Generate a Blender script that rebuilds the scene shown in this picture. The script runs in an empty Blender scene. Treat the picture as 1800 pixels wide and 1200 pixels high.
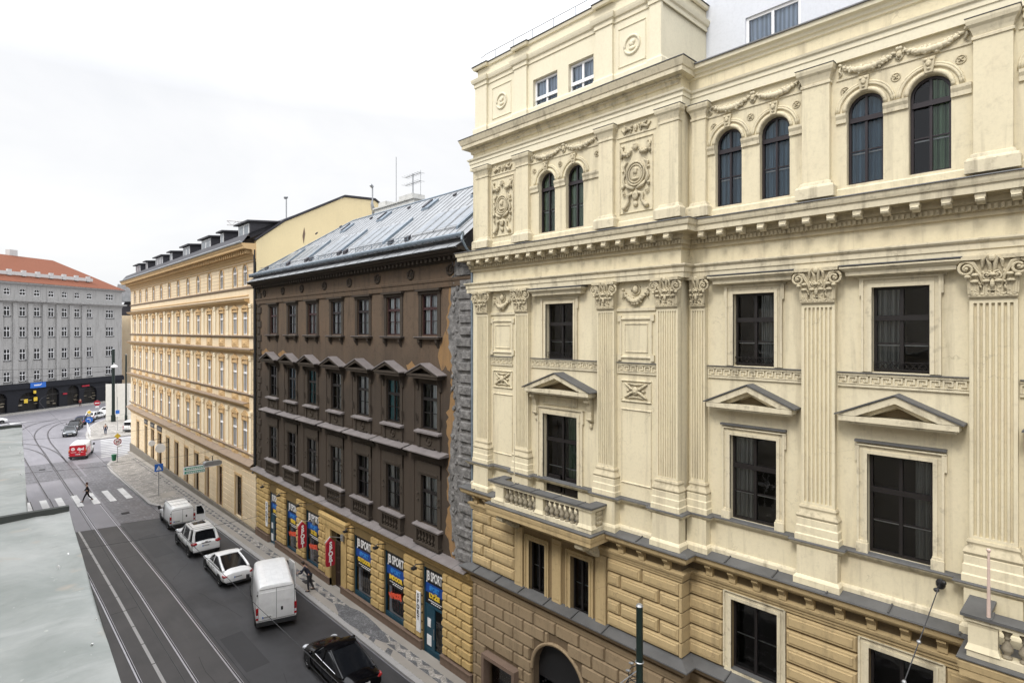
import bpy, math, random
from mathutils import Vector, Matrix
random.seed(7)
R=math.radians
scn=bpy.context.scene
COL=scn.collection
TH=math.atan(952/1010.0); CS=math.cos(TH); SN=math.sin(TH); HC=15.65

# ------------------------------------------------------------------ helpers
class MB:
    """collects faces (with a material slot each) and links them as one mesh object"""
    def __init__(s): s.v=[]; s.f=[]; s.m=[]; s.cur=0
    def mat(s,i): s.cur=i; return s
    def add(s,vs,fs):
        o=len(s.v); s.v.extend(tuple(p) for p in vs)
        for f in fs: s.f.append(tuple(i+o for i in f)); s.m.append(s.cur)
    def quad(s,a,b,c,d): s.add([a,b,c,d],[(0,1,2,3)])
    def box(s,x0,x1,y0,y1,z0,z1):
        if x0>x1:x0,x1=x1,x0
        if y0>y1:y0,y1=y1,y0
        if z0>z1:z0,z1=z1,z0
        s.add([(x0,y0,z0),(x1,y0,z0),(x1,y1,z0),(x0,y1,z0),(x0,y0,z1),(x1,y0,z1),(x1,y1,z1),(x0,y1,z1)],
              [(0,3,2,1),(4,5,6,7),(0,1,5,4),(1,2,6,5),(2,3,7,6),(3,0,4,7)])
    def block(s,x0,xf,y0,y1,z0,z1,ch):
        """raised facade block: back plane x0, front plane xf (xf<x0), chamfered rim"""
        a=[(x0,y0,z0),(x0,y1,z0),(x0,y1,z1),(x0,y0,z1)]
        b=[(xf,y0+ch,z0+ch),(xf,y1-ch,z0+ch),(xf,y1-ch,z1-ch),(xf,y0+ch,z1-ch)]
        s.add(a+b,[(4,7,6,5),(0,4,5,1),(1,5,6,2),(2,6,7,3),(3,7,4,0)])
    def prism_x(s,pts,x0,x1):
        """polygon in (y,z) extruded between x0 and x1"""
        n=len(pts); vs=[(x0,p[0],p[1]) for p in pts]+[(x1,p[0],p[1]) for p in pts]
        fs=[tuple(range(n)),tuple(range(2*n-1,n-1,-1))]+[(i,i+n,(i+1)%n+n,(i+1)%n) for i in range(n)]
        s.add(vs,fs)
    def prism_y(s,pts,y0,y1):
        n=len(pts); vs=[(p[0],y0,p[1]) for p in pts]+[(p[0],y1,p[1]) for p in pts]
        fs=[tuple(range(n)),tuple(range(2*n-1,n-1,-1))]+[(i,i+n,(i+1)%n+n,(i+1)%n) for i in range(n)]
        s.add(vs,fs)
    def prism_z(s,pts,z0,z1):
        n=len(pts); vs=[(p[0],p[1],z0) for p in pts]+[(p[0],p[1],z1) for p in pts]
        fs=[tuple(range(n-1,-1,-1)),tuple(range(n,2*n))]+[(i,(i+1)%n,(i+1)%n+n,i+n) for i in range(n)]
        s.add(vs,fs)
    def tube(s,pts,r,n=6,closed=False,cap=True):
        P=[Vector(p) for p in pts]; N=len(P)
        if not isinstance(r,(list,tuple)): r=[r]*N
        up=Vector((0.13,0.21,1)).normalized(); vs=[];fs=[]
        for i,p in enumerate(P):
            if closed: t=P[(i+1)%N]-P[i-1]
            else: t=P[min(i+1,N-1)]-P[max(i-1,0)]
            if t.length<1e-9: t=Vector((0,0,1))
            t.normalize()
            a=t.cross(up)
            if a.length<.15: a=t.cross(Vector((1,0,0)))
            a.normalize(); b=a.cross(t)
            for k in range(n):
                an=2*math.pi*k/n
                vs.append(p+(a*math.cos(an)+b*math.sin(an))*r[i])
        M=N if closed else N-1
        for i in range(M):
            j=(i+1)%N
            for k in range(n):
                fs.append((i*n+k,i*n+(k+1)%n,j*n+(k+1)%n,j*n+k))
        if cap and not closed:
            fs.append(tuple(range(n-1,-1,-1))); fs.append(tuple(range((N-1)*n,N*n)))
        s.add(vs,fs)
    def ell(s,c,r,rot=0,nu=8,nv=5):
        """ellipsoid; rot turns it in the facade (y,z) plane"""
        if not isinstance(r,(list,tuple)): r=(r,r,r)
        vs=[];fs=[];ca,sa=math.cos(rot),math.sin(rot)
        def T(x,y,z):
            return (c[0]+x, c[1]+y*ca-z*sa, c[2]+y*sa+z*ca)
        vs.append(T(0,0,-r[2]))
        for j in range(1,nv):
            ph=-math.pi/2+math.pi*j/nv
            for i in range(nu):
                th=2*math.pi*i/nu
                vs.append(T(r[0]*math.cos(ph)*math.cos(th),r[1]*math.cos(ph)*math.sin(th),r[2]*math.sin(ph)))
        vs.append(T(0,0,r[2]))
        for i in range(nu): fs.append((0,1+(i+1)%nu,1+i))
        for j in range(nv-2):
            for i in range(nu):
                a=1+j*nu+i;b=1+j*nu+(i+1)%nu
                fs.append((a,b,b+nu,a+nu))
        l=1+(nv-2)*nu
        for i in range(nu): fs.append((l+i,l+(i+1)%nu,l+nu))
        s.add(vs,fs)
    def lathe(s,c,prof,n=10):
        vs=[];fs=[]
        for r,z in prof:
            for k in range(n):
                a=2*math.pi*k/n; vs.append((c[0]+r*math.cos(a),c[1]+r*math.sin(a),c[2]+z))
        for i in range(len(prof)-1):
            for k in range(n): fs.append((i*n+k,i*n+(k+1)%n,(i+1)*n+(k+1)%n,(i+1)*n+k))
        fs.append(tuple(range(n-1,-1,-1))); fs.append(tuple(range((len(prof)-1)*n,len(prof)*n)))
        s.add(vs,fs)
    def sweep(s,path,prof,endcaps=True):
        """path: plan points (x,y), walked so that the outside is on the right; prof: (out,z)"""
        n=len(path); dirs=[]
        for i in range(n-1):
            d=Vector((path[i+1][0]-path[i][0],path[i+1][1]-path[i][1])); d.normalize(); dirs.append(d)
        rows=[]
        for i in range(n):
            if i==0: d=dirs[0]; m=Vector((d.y,-d.x))
            elif i==n-1: d=dirs[-1]; m=Vector((d.y,-d.x))
            else:
                a=Vector((dirs[i-1].y,-dirs[i-1].x)); b=Vector((dirs[i].y,-dirs[i].x))
                m=a+b; m=m/(m.dot(a))
            rows.append([(path[i][0]+m.x*o,path[i][1]+m.y*o,z) for o,z in prof])
        k=len(prof); vs=[p for r in rows for p in r]; fs=[]
        for i in range(n-1):
            for j in range(k-1):
                fs.append((i*k+j,i*k+j+1,(i+1)*k+j+1,(i+1)*k+j))
        if endcaps:
            fs.append(tuple(range(k-1,-1,-1))); fs.append(tuple(range((n-1)*k,n*k)))
        s.add(vs,fs)
    def xf(s,M,start=0):
        for i in range(start,len(s.v)): s.v[i]=tuple(M@Vector(s.v[i]))
    def mesh(s,name,mats,smooth=False):
        me=bpy.data.meshes.new(name); me.from_pydata(s.v,[],s.f); 
        if not isinstance(mats,(list,tuple)): mats=[mats]
        for m in mats: me.materials.append(m)
        me.polygons.foreach_set('material_index',s.m)
        if smooth: me.polygons.foreach_set('use_smooth',[True]*len(s.f))
        me.update(); return me
    def build(s,name,mats,parent=None,smooth=False,loc=None,world=True,fix=False):
        if world and parent is not None:
            off=wloc(parent)
            if off.length>0: s.v=[(p[0]-off.x,p[1]-off.y,p[2]-off.z) for p in s.v]
        gap=SPLIT.get(name)
        if gap is not None and gap<9:
            parts=s.clusters(gap)
            if 1<len(parts)<=100:
                r=None
                for q in parts: r=q._b(name,mats,parent,smooth,loc)
                return r
        return s._b(name,mats,parent,smooth,loc)
    def clusters(s,gap):
        par=list(range(len(s.v)))
        def fd(i):
            while par[i]!=i: par[i]=par[par[i]]; i=par[i]
            return i
        for f in s.f:
            a=fd(f[0])
            for i in f[1:]: par[fd(i)]=a
        bb={}
        for i,p in enumerate(s.v):
            r=fd(i); q=bb.get(r)
            if q is None: bb[r]=[p[0],p[0],p[1],p[1],p[2],p[2]]
            else:
                for k in range(3): q[2*k]=min(q[2*k],p[k]); q[2*k+1]=max(q[2*k+1],p[k])
        L=[[ [r],q] for r,q in bb.items()]; ch=True
        while ch:
            ch=False; out=[]
            for it in L:
                hit=None
                for o in out:
                    if all(it[1][2*k]<=o[1][2*k+1]+gap and o[1][2*k]<=it[1][2*k+1]+gap for k in range(3)): hit=o; break
                if hit:
                    hit[0]+=it[0]; ch=True
                    for k in range(3): hit[1][2*k]=min(hit[1][2*k],it[1][2*k]); hit[1][2*k+1]=max(hit[1][2*k+1],it[1][2*k+1])
                else: out.append(it)
            L=out
        idx={}
        for n,it in enumerate(L):
            for r in it[0]: idx[r]=n
        res=[MB() for _ in L]; mp=[{} for _ in L]
        for f,m in zip(s.f,s.m):
            n=idx[fd(f[0])]; q=res[n]; ff=[]
            for i in f:
                if i not in mp[n]: mp[n][i]=len(q.v); q.v.append(s.v[i])
                ff.append(mp[n][i])
            q.f.append(tuple(ff)); q.m.append(m)
        return res
    def _b(s,name,mats,parent,smooth,loc):
        me=s.mesh(name,mats,smooth)
        if smooth=='auto':
            me.polygons.foreach_set('use_smooth',[True]*len(s.f))
            try: me.set_sharp_from_angle(angle=R(38))
            except Exception: pass
        return link(name,me,parent,loc)
LOCALS=set()
SPLIT={'shop_rustication':.25,'wall_strips':.3,'ground_rustication':.25,'impost_band':.05,'dentil_row':.4,'panel_ears':.02,'surround_foot':.1,'orange_plaster_patches':.3,'frieze_wreaths':.1,'door_pilasters':.2,'yellow_signs':.2,'red_signs':.3,'arch_surrounds':.05,'pier_band':.2,'plinth':.3,'wall_piers':.3,'window_display':.05,'red_side_panels':.3,'small_lettering':.13,'archivolt':.05,'snow_rail':.6,'roof_rails':.5,'door_gaps':.0,'notice':.1,'goods_on_display':99,'posts':.2,'roof_bars':.8,'crown_dentils':.3,'window_surround':.1,'moulded_panel':.05,'cornice_brackets':.05,'eaves_brackets':.05,'pillars':.01,'bumper':.3,'bumper_trim':.3,'window_trim':.02,'door_seams':9,'sheet_seams':9}
def wloc(o):
    v=Vector((0,0,0))
    while o is not None and o.name not in LOCALS: v+=o.location; o=o.parent
    return v
def link(name,me,parent=None,loc=None):
    o=bpy.data.objects.new(name,me); COL.objects.link(o)
    if parent is not None: o.parent=parent
    if loc is not None: o.location=loc
    return o
def tag(o,label=None,cat=None,group=None,kind=None):
    if label: o['label']=label
    if cat: o['category']=cat
    if group: o['group']=group
    if kind: o['kind']=kind
    return o
def thing(name,label,cat,loc=(0,0,0),rz=0,group=None):
    o=bpy.data.objects.new(name,None); COL.objects.link(o); o.location=loc; o.rotation_euler=(0,0,rz)
    o.empty_display_size=.3
    return tag(o,label,cat,group)
def dup(o,parent=None,loc=None,rz=None):
    c=o.copy(); COL.objects.link(c)
    if parent is not None: c.parent=parent
    if loc is not None: c.location=loc
    if rz is not None: c.rotation_euler=(0,0,rz)
    for ch in [q for q in bpy.data.objects if q.parent==o]: dup(ch,c)
    return c
def text_mesh(s,size,ext=.004,align='CENTER',bold=0,sx=1.0):
    cu=bpy.data.curves.new('lettering','FONT'); cu.body=s; cu.size=size; cu.extrude=ext; cu.align_x=align; cu.align_y='CENTER'
    cu.offset=bold; cu.resolution_u=3
    t=bpy.data.objects.new('lettering',cu); COL.objects.link(t)
    dg=bpy.context.evaluated_depsgraph_get(); dg.update()
    me=bpy.data.meshes.new_from_object(t.evaluated_get(dg)); bpy.data.objects.remove(t)
    if sx!=1:
        for v in me.vertices: v.co.x*=sx
    return me
def text(name,s,size,mat,parent,loc,M=None,ext=.004,bold=0,sx=1.0,align='CENTER'):
    """M: 3x3 with columns = text right, text up, text normal"""
    me=text_mesh(s,size,ext,align,bold,sx)
    if M is None: M=Matrix(((0,0,-1),(-1,0,0),(0,1,0)))
    me.transform(M.to_4x4()); me.materials.clear(); me.materials.append(mat)
    for p in me.polygons: p.material_index=0
    off=wloc(parent) if parent is not None else Vector((0,0,0))
    return link(name,me,parent,Vector(loc)-off)

# wall with openings, facing -x. openings: (y0,y1,z0,z1,arch)
def wall(mb,X,y0,y1,z0,z1,ops,depth=.25,seg=10):
    ys=sorted(set([y0,y1]+[o[0] for o in ops]+[o[1] for o in ops])); zs=sorted(set([z0,z1]+[o[2] for o in ops]+[o[3] for o in ops]))
    ys=[y for y in ys if y0-1e-6<=y<=y1+1e-6]; zs=[z for z in zs if z0-1e-6<=z<=z1+1e-6]
    for i in range(len(ys)-1):
        run=None
        for j in range(len(zs)-1):
            cy=(ys[i]+ys[i+1])/2; cz=(zs[j]+zs[j+1])/2
            if any(o[0]<cy<o[1] and o[2]<cz<o[3] for o in ops): continue
            mb.quad((X,ys[i],zs[j]),(X,ys[i],zs[j+1]),(X,ys[i+1],zs[j+1]),(X,ys[i+1],zs[j]))
    for o in ops:
        a,b,c,d=o[:4]; arch=len(o)>4 and o[4]; D=X+depth
        top=d-(b-a)/2*(arch if arch else 0) if arch else d
        mb.quad((X,a,c),(X,a,top),(D,a,top),(D,a,c)); mb.quad((X,b,c),(D,b,c),(D,b,top),(X,b,top))
        mb.quad((X,a,c),(D,a,c),(D,b,c),(X,b,c))
        if not arch: mb.quad((X,a,d),(X,b,d),(D,b,d),(D,a,d))
        else:
            m=(a+b)/2; r=(b-a)/2; rz=d-top
            pts=[(m-r*math.cos(math.pi*k/seg),top+rz*math.sin(math.pi*k/seg)) for k in range(seg+1)]
            for k in range(seg):
                p,q=pts[k],pts[k+1]
                mb.quad((X,p[0],p[1]),(X,q[0],q[1]),(D,q[0],q[1]),(D,p[0],p[1]))
                mb.quad((X,p[0],p[1]),(X,p[0],d),(X,q[0],d),(X,q[0],q[1]))
    return mb

# ------------------------------------------------------------------ materials
def nmat(name): 
    m=bpy.data.materials.new(name); m.use_nodes=True; nt=m.node_tree; b=nt.nodes['Principled BSDF']; return m,nt,b
def N(nt,t,**k):
    n=nt.nodes.new(t)
    for a,v in k.items():
        if a in n.inputs.keys(): n.inputs[a].default_value=v
        else: setattr(n,a,v)
    return n
def mixc(nt,fac,a,b,mode='MIX'):
    n=nt.nodes.new('ShaderNodeMix'); n.data_type='RGBA'; n.blend_type=mode
    for s,i in ((fac,0),(a,6),(b,7)):
        if isinstance(s,bpy.types.NodeSocket): nt.links.new(s,n.inputs[i])
        else: n.inputs[i].default_value=s if i==0 else (tuple(s)+(1,) if len(s)==3 else s)
    return n.outputs[2]
def ramp(nt,sock,lo,hi,v0=0.,v1=1.):
    n=nt.nodes.new('ShaderNodeMapRange'); n.inputs[1].default_value=lo; n.inputs[2].default_value=hi; n.inputs[3].default_value=v0; n.inputs[4].default_value=v1
    nt.links.new(sock,n.inputs[0]); return n.outputs[0]
def coords(nt,scale=(1,1,1),world=True,rot=(0,0,0)):
    """object coordinates; every building's parts are modelled at true scale in metres"""
    c=nt.nodes.new('ShaderNodeNewGeometry' if world else 'ShaderNodeTexCoord')
    m=nt.nodes.new('ShaderNodeMapping'); m.inputs['Scale'].default_value=scale; m.inputs['Rotation'].default_value=rot
    nt.links.new(c.outputs['Position'] if world else c.outputs['Object'],m.inputs[0]); return m.outputs[0]
def noise(nt,vec,scale,detail=4,rough=.6,dist=0):
    n=N(nt,'ShaderNodeTexNoise',Scale=scale,Detail=detail,Roughness=rough,Distortion=dist); nt.links.new(vec,n.inputs['Vector']); return n.outputs['Fac']
def bump(nt,b,h,strength,dist=.02):
    n=N(nt,'ShaderNodeBump',Strength=strength,Distance=dist); nt.links.new(h,n.inputs['Height']); nt.links.new(n.outputs[0],b.inputs['Normal'])
def plaster(name,base,dirt,streak=.35,blotch=.25,rough=.85,grain=.25,warm=None,cracks=0):
    """painted render: cloudy tone, rain streaks running down, fine grain"""
    m,nt,b=nmat(name); b.inputs['Roughness'].default_value=rough; b.inputs['Specular IOR Level'].default_value=.18
    v=coords(nt); big=noise(nt,v,.55,5,.6)
    st=noise(nt,coords(nt,(2.6,2.6,.22)),1.0,5,.65,.3)
    fine=noise(nt,v,28,3,.6); mid=noise(nt,v,4.5,4,.65)
    light=tuple(min(1,c*1.06) for c in base)
    c=mixc(nt,ramp(nt,big,.35,.7,0,1),base,light)
    if warm: c=mixc(nt,ramp(nt,noise(nt,coords(nt,(1.3,1.3,.6)),.8,4,.6),.5,.72,0,.55),c,warm)
    c=mixc(nt,ramp(nt,noise(nt,v,13,3,.7),.45,.75,0,.28),c,tuple(x*.72 for x in base))
    if cracks:
        vo=N(nt,'ShaderNodeTexVoronoi',Scale=.85); vo.feature='DISTANCE_TO_EDGE'
        wv=nt.nodes.new('ShaderNodeVectorMath'); wv.operation='ADD'; nn=N(nt,'ShaderNodeTexNoise',Scale=2.5,Detail=4); nt.links.new(v,nn.inputs['Vector']); nt.links.new(v,wv.inputs[0]); nt.links.new(nn.outputs['Color'],wv.inputs[1]); nt.links.new(wv.outputs[0],vo.inputs['Vector'])
        cr=N(nt,'ShaderNodeMath'); cr.operation='MULTIPLY'; nt.links.new(ramp(nt,vo.outputs['Distance'],.004,.012,1,0),cr.inputs[0]); nt.links.new(ramp(nt,noise(nt,v,.6,2,.5),.54,.68,0,.4*cracks),cr.inputs[1])
        c=mixc(nt,cr.outputs[0],c,dirt)
    c=mixc(nt,ramp(nt,st,.52,.8,0,streak),c,dirt)
    c=mixc(nt,ramp(nt,mid,.55,.85,0,blotch),c,dirt)
    nt.links.new(c,b.inputs['Base Color']); bump(nt,b,fine,grain,.006); return m
def plain(name,col,rough=.6,metal=0,var=.12,scale=3,bs=0,coat=0):
    m,nt,b=nmat(name); b.inputs['Roughness'].default_value=rough; b.inputs['Metallic'].default_value=metal
    v=coords(nt,world=False); n=noise(nt,v,scale,4,.6)
    c=mixc(nt,ramp(nt,n,.3,.75,0,1),tuple(x*(1-var) for x in col),tuple(min(1,x*(1+var)) for x in col))
    nt.links.new(c,b.inputs['Base Color'])
    if coat: b.inputs['Coat Weight'].default_value=coat; b.inputs['Coat Roughness'].default_value=.05
    if bs: bump(nt,b,noise(nt,v,scale*9,3),bs,.01)
    return m
def zinc(name,col,rough=.55,seam=0,spots=None):
    m,nt,b=nmat(name); b.inputs['Roughness'].default_value=rough; b.inputs['Metallic'].default_value=.25
    v=coords(nt); n=noise(nt,v,1.3,5,.65); s=noise(nt,v,11,3,.6)
    c=mixc(nt,ramp(nt,n,.3,.72,0,1),tuple(x*.78 for x in col),tuple(min(1,x*1.18) for x in col))
    c=mixc(nt,ramp(nt,s,.62,.8,0,.5),c,tuple(x*.55 for x in col))
    if spots: c=mixc(nt,ramp(nt,noise(nt,v,4.2,2,.5),.66,.76,0,.35),c,spots)
    nt.links.new(c,b.inputs['Base Color']); bump(nt,b,n,.25,.03); return m
def glassm(name,tint=(.02,.025,.03),refl=1.0,rough=.02):
    """window pane: see-through with a Fresnel reflection"""
    m=bpy.data.materials.new(name); m.use_nodes=True; nt=m.node_tree; nt.nodes.clear()
    out=N(nt,'ShaderNodeOutputMaterial'); mx=N(nt,'ShaderNodeMixShader'); fr=N(nt,'ShaderNodeFresnel',IOR=1.5)
    tr=N(nt,'ShaderNodeBsdfTransparent'); tr.inputs[0].default_value=tint+(1,)
    gl=N(nt,'ShaderNodeBsdfGlossy'); gl.inputs[0].default_value=(refl,refl,refl,1); gl.inputs['Roughness'].default_value=rough
    v=coords(nt); n=noise(nt,v,1.6,2,.5); bp=N(nt,'ShaderNodeBump',Strength=.12,Distance=.04)
    nt.links.new(n,bp.inputs['Height']); nt.links.new(bp.outputs[0],gl.inputs['Normal'])
    nt.links.new(fr.outputs[0],mx.inputs[0]); nt.links.new(tr.outputs[0],mx.inputs[1]); nt.links.new(gl.outputs[0],mx.inputs[2]); nt.links.new(mx.outputs[0],out.inputs[0])
    return m
M={}
M['cream']=plaster('cream_plaster',(.62,.555,.395),(.22,.185,.13),.6,.36,warm=(.61,.53,.38),cracks=1)
M['cream_trim']=plaster('cream_trim',(.575,.515,.375),(.14,.115,.08),.8,.8,grain=.3)
M['cream_fresh']=plaster('cream_attic_plaster',(.67,.615,.465),(.42,.36,.26),.18,.1)
M['relief']=plaster('relief_stucco',(.49,.43,.30),(.12,.10,.07),.75,.95,grain=.4)
M['ochre']=plaster('ochre_plaster',(.415,.315,.17),(.13,.10,.06),.6,.55,cracks=1)
M['ochre_dark']=plaster('ochre_ground_floor',(.265,.20,.125),(.10,.075,.05),.55,.55,cracks=1)
M['ochre_joint']=plaster('shaded_ochre_mortar',(.22,.16,.085),(.1,.075,.045),.4,.4); M['ground_joint']=plaster('shaded_brown_mortar',(.13,.095,.06),(.07,.05,.035),.4,.4); M['shop_joint']=plaster('shaded_shop_mortar',(.17,.12,.055),(.08,.06,.035),.4,.4)  # walls behind the blocks: shade of the joints painted in as darker mortar
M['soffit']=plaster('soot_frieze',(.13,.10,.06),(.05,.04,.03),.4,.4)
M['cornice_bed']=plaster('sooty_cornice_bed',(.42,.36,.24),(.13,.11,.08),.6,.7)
M['white_wall']=plaster('white_attic_wall',(.58,.60,.64),(.46,.48,.52),.2,.15)
M['zinc']=zinc('zinc_flashing',(.105,.105,.104),.65)
M['drip0']=zinc('dark_seam',(.07,.07,.07),.6)
M['zinc_light']=zinc('zinc_roof_sheet',(.27,.28,.29),.58)
M['zinc_blue']=zinc('zinc_gutter',(.17,.21,.25),.4)
m,nt_,b_=nmat('verdigris_ledge_sheet'); b_.inputs['Roughness'].default_value=.5; b_.inputs['Metallic'].default_value=.15; v_=coords(nt_)
c_=mixc(nt_,ramp(nt_,noise(nt_,v_,2.2,6,.62,.4),.32,.7),(.20,.22,.205),(.35,.36,.345))
c_=mixc(nt_,ramp(nt_,noise(nt_,coords(nt_,(1.2,5,1)),1.6,5,.6),.52,.72,0,.55),c_,(.40,.41,.40))
c_=mixc(nt_,ramp(nt_,noise(nt_,v_,5.5,3,.5),.64,.74,0,.5),c_,(.38,.31,.24))
c_=mixc(nt_,ramp(nt_,noise(nt_,v_,14,4,.7),.6,.8,0,.4),c_,(.13,.145,.13))
c_=mixc(nt_,ramp(nt_,noise(nt_,v_,30,2,.5),.72,.78,0,.6),c_,(.5,.5,.47))
nt_.links.new(c_,b_.inputs['Base Color']); bump(nt_,b_,noise(nt_,v_,1.9,4,.6),.35,.05); M['copper']=m
M['soot']=plaster('soot_blackened_stone',(.24,.21,.155),(.08,.07,.055),.6,.8)
M['brown']=plaster('brown_plaster',(.105,.076,.053),(.035,.028,.023),.8,.8,warm=(.135,.088,.056),cracks=1)
_nt=M['brown'].node_tree; _b=_nt.nodes['Principled BSDF']; _src=_b.inputs['Base Color'].links[0].from_socket
_g=_nt.nodes.new('ShaderNodeNewGeometry'); _s=_nt.nodes.new('ShaderNodeSeparateXYZ'); _nt.links.new(_g.outputs['Position'],_s.inputs[0])
_a=_nt.nodes.new('ShaderNodeMath'); _a.operation='MULTIPLY_ADD'; _nt.links.new(noise(_nt,coords(_nt,(1,1,.5)),.9,4,.6),_a.inputs[0]); _a.inputs[1].default_value=5.0; _nt.links.new(_s.outputs['Z'],_a.inputs[2])
_nt.links.new(mixc(_nt,ramp(_nt,_a.outputs[0],18.2,14.6,0,.75),_src,(.036,.030,.025)),_b.inputs['Base Color'])   # soot-crusted lower floors, repainted top floor
M['brown_trim']=plaster('brown_dark_trim',(.05,.040,.031),(.022,.018,.015),.55,.5)
M['frame_dark']=plain('dark_window_frame',(.012,.010,.010),.4)
M['frame_plum']=plain('plum_window_frame',(.018,.012,.014),.35)
M['frame_red']=plain('oxblood_window_frame',(.035,.012,.012),.45)
M['frame_white']=plain('white_window_frame',(.78,.78,.78),.4,var=.04)
M['glass']=glassm('window_glass',(.86,.9,.92))
M['glass_dark']=glassm('dark_window_glass',(.6,.64,.66))
M['room']=plain('dark_room',(.02,.018,.016),.9)
M['room_warm']=plain('room_with_warm_wall',(.10,.05,.02),.9)
def curtainm(name,col):
    m,nt,b=nmat(name); b.inputs['Roughness'].default_value=.9
    w=N(nt,'ShaderNodeTexWave',Scale=2.2,Distortion=2.5); w.bands_direction='Y'; nt.links.new(coords(nt,(1,1,.15)),w.inputs['Vector'])
    nt.links.new(mixc(nt,w.outputs['Fac'],tuple(c*.55 for c in col),col),b.inputs['Base Color']); return m
M['curtain']=curtainm('white_net_curtain',(.88,.89,.9)); M['curtain_blue']=curtainm('blue_grey_curtain',(.22,.32,.40)); M['curtain_dark']=curtainm('smoky_curtain',(.32,.32,.30)); M['curtain_sky']=curtainm('pale_blue_blind',(.68,.76,.88)); M['curtain_green']=curtainm('green_curtain',(.3,.42,.27)); M['curtain_teal']=curtainm('teal_curtain',(.14,.4,.46))
M['tan']=plaster('tan_plaster',(.70,.575,.40),(.42,.29,.16),.35,.25,warm=(.66,.49,.30)); M['tan_light']=plaster('tan_pilaster_plaster',(.76,.67,.50),(.46,.35,.22),.3,.2)
M['tan_trim']=plaster('tan_stone_trim',(.56,.385,.20),(.24,.15,.08),.5,.45)
M['tan_sill']=plaster('weathered_tan_ledge',(.26,.20,.15),(.13,.1,.08),.5,.5)
M['yellow_wall']=plaster('yellow_gable_plaster',(.72,.60,.36),(.48,.40,.26),.25,.2)
M['slate']=zinc('dark_mansard_sheet',(.035,.033,.04),.5)
M['shop_yellow']=plaster('shop_yellow_render',(.50,.355,.155),(.12,.085,.045),.5,.5)
M['stone_brown']=plaster('brown_stone_plinth',(.17,.12,.09),(.08,.06,.05),.4,.4)
M['step']=plaster('grey_stone_step',(.34,.32,.29),(.2,.18,.16),.1,.4)
M['teal']=plain('teal_blue_shop_frame',(.012,.055,.085),.35)
M['black']=plain('black_paint',(.012,.012,.013),.4)
M['red']=plain('sign_red',(.38,.012,.03),.45); M['white']=plain('white_paint',(.8,.8,.8),.45,var=.05)
M['blue']=plain('sign_blue',(.02,.13,.5),.45); M['yellow']=plain('sign_yellow',(.75,.52,.05),.5); M['orange']=plain('poster_orange_red',(.75,.09,.04),.6)
M['skyblue']=plain('poster_blue_gradient',(.03,.2,.55),.4)
M['steel']=plain('galvanised_steel',(.35,.36,.37),.4,.7); M['darksteel']=plain('dark_green_mast_paint',(.006,.016,.013),.4); M['wire']=plain('overhead_wire',(.03,.03,.032),.6)
# ------------------------------------------------------------------ camera, sky, sun
cam=bpy.data.cameras.new('camera'); camo=bpy.data.objects.new('camera',cam); COL.objects.link(camo)
camo.location=(0,0,HC); camo.rotation_euler=(R(90),0,-TH)
cam.sensor_width=36; cam.lens=1010/1800*36; cam.shift_y=-19/1800; cam.clip_start=.05; cam.clip_end=3000
scn.camera=camo
W=bpy.data.worlds.new('World'); scn.world=W; W.use_nodes=True; nt=W.node_tree; bg=nt.nodes['Background']
sky=nt.nodes.new('ShaderNodeTexSky'); sky.sky_type='NISHITA'; sky.sun_disc=False; sky.sun_elevation=R(50); sky.sun_rotation=R(262); sky.air_density=1; sky.dust_density=3
tc=nt.nodes.new('ShaderNodeTexCoord'); mp=nt.nodes.new('ShaderNodeMapping'); mp.inputs['Scale'].default_value=(1,1,2.6); nt.links.new(tc.outputs['Generated'],mp.inputs[0])
n1=noise(nt,mp.outputs[0],1.5,6,.55,.4); n2=noise(nt,mp.outputs[0],.8,3,.5)
cl=mixc(nt,ramp(nt,n1,.34,.66),(8.0,8.15,8.5),(9.8,9.75,9.7))
cl=mixc(nt,ramp(nt,n2,.3,.62),mixc(nt,1,cl,(.92,.94,.98),'MULTIPLY'),cl)
sx=nt.nodes.new('ShaderNodeSeparateXYZ'); nt.links.new(tc.outputs['Generated'],sx.inputs[0])
el=ramp(nt,sx.outputs['Z'],.34,1.0,.505,2.3)   # an overcast sky is brighter overhead than at the horizon
cc_=nt.nodes.new('ShaderNodeCombineXYZ')
for i in range(3): nt.links.new(el,cc_.inputs[i])
cl=mixc(nt,1,cl,cc_.outputs[0],'MULTIPLY')
nt.links.new(mixc(nt,.93,sky.outputs[0],cl),bg.inputs['Color']); bg.inputs['Strength'].default_value=.15
sl=bpy.data.lights.new('sun','SUN'); sl.energy=1.5; sl.angle=R(14); sl.color=(1,.96,.9)
so=bpy.data.objects.new('sun',sl); COL.objects.link(so)
# sun high, behind and to the left of the camera (rays travel towards +x, +y and down)
sd=Vector((math.sin(R(262))*math.cos(R(50)),math.cos(R(262))*math.cos(R(50)),math.sin(R(50))))
so.rotation_euler=sd.to_track_quat('Z','Y').to_euler()
scn.view_settings.view_transform='Standard'; scn.view_settings.look='None'; scn.view_settings.exposure=0.5; scn.view_settings.gamma=1
scn.cycles.max_bounces=8; scn.cycles.transparent_max_bounces=12; scn.cycles.glossy_bounces=3; scn.cycles.diffuse_bounces=4
scn.cycles.use_denoising=True

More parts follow.
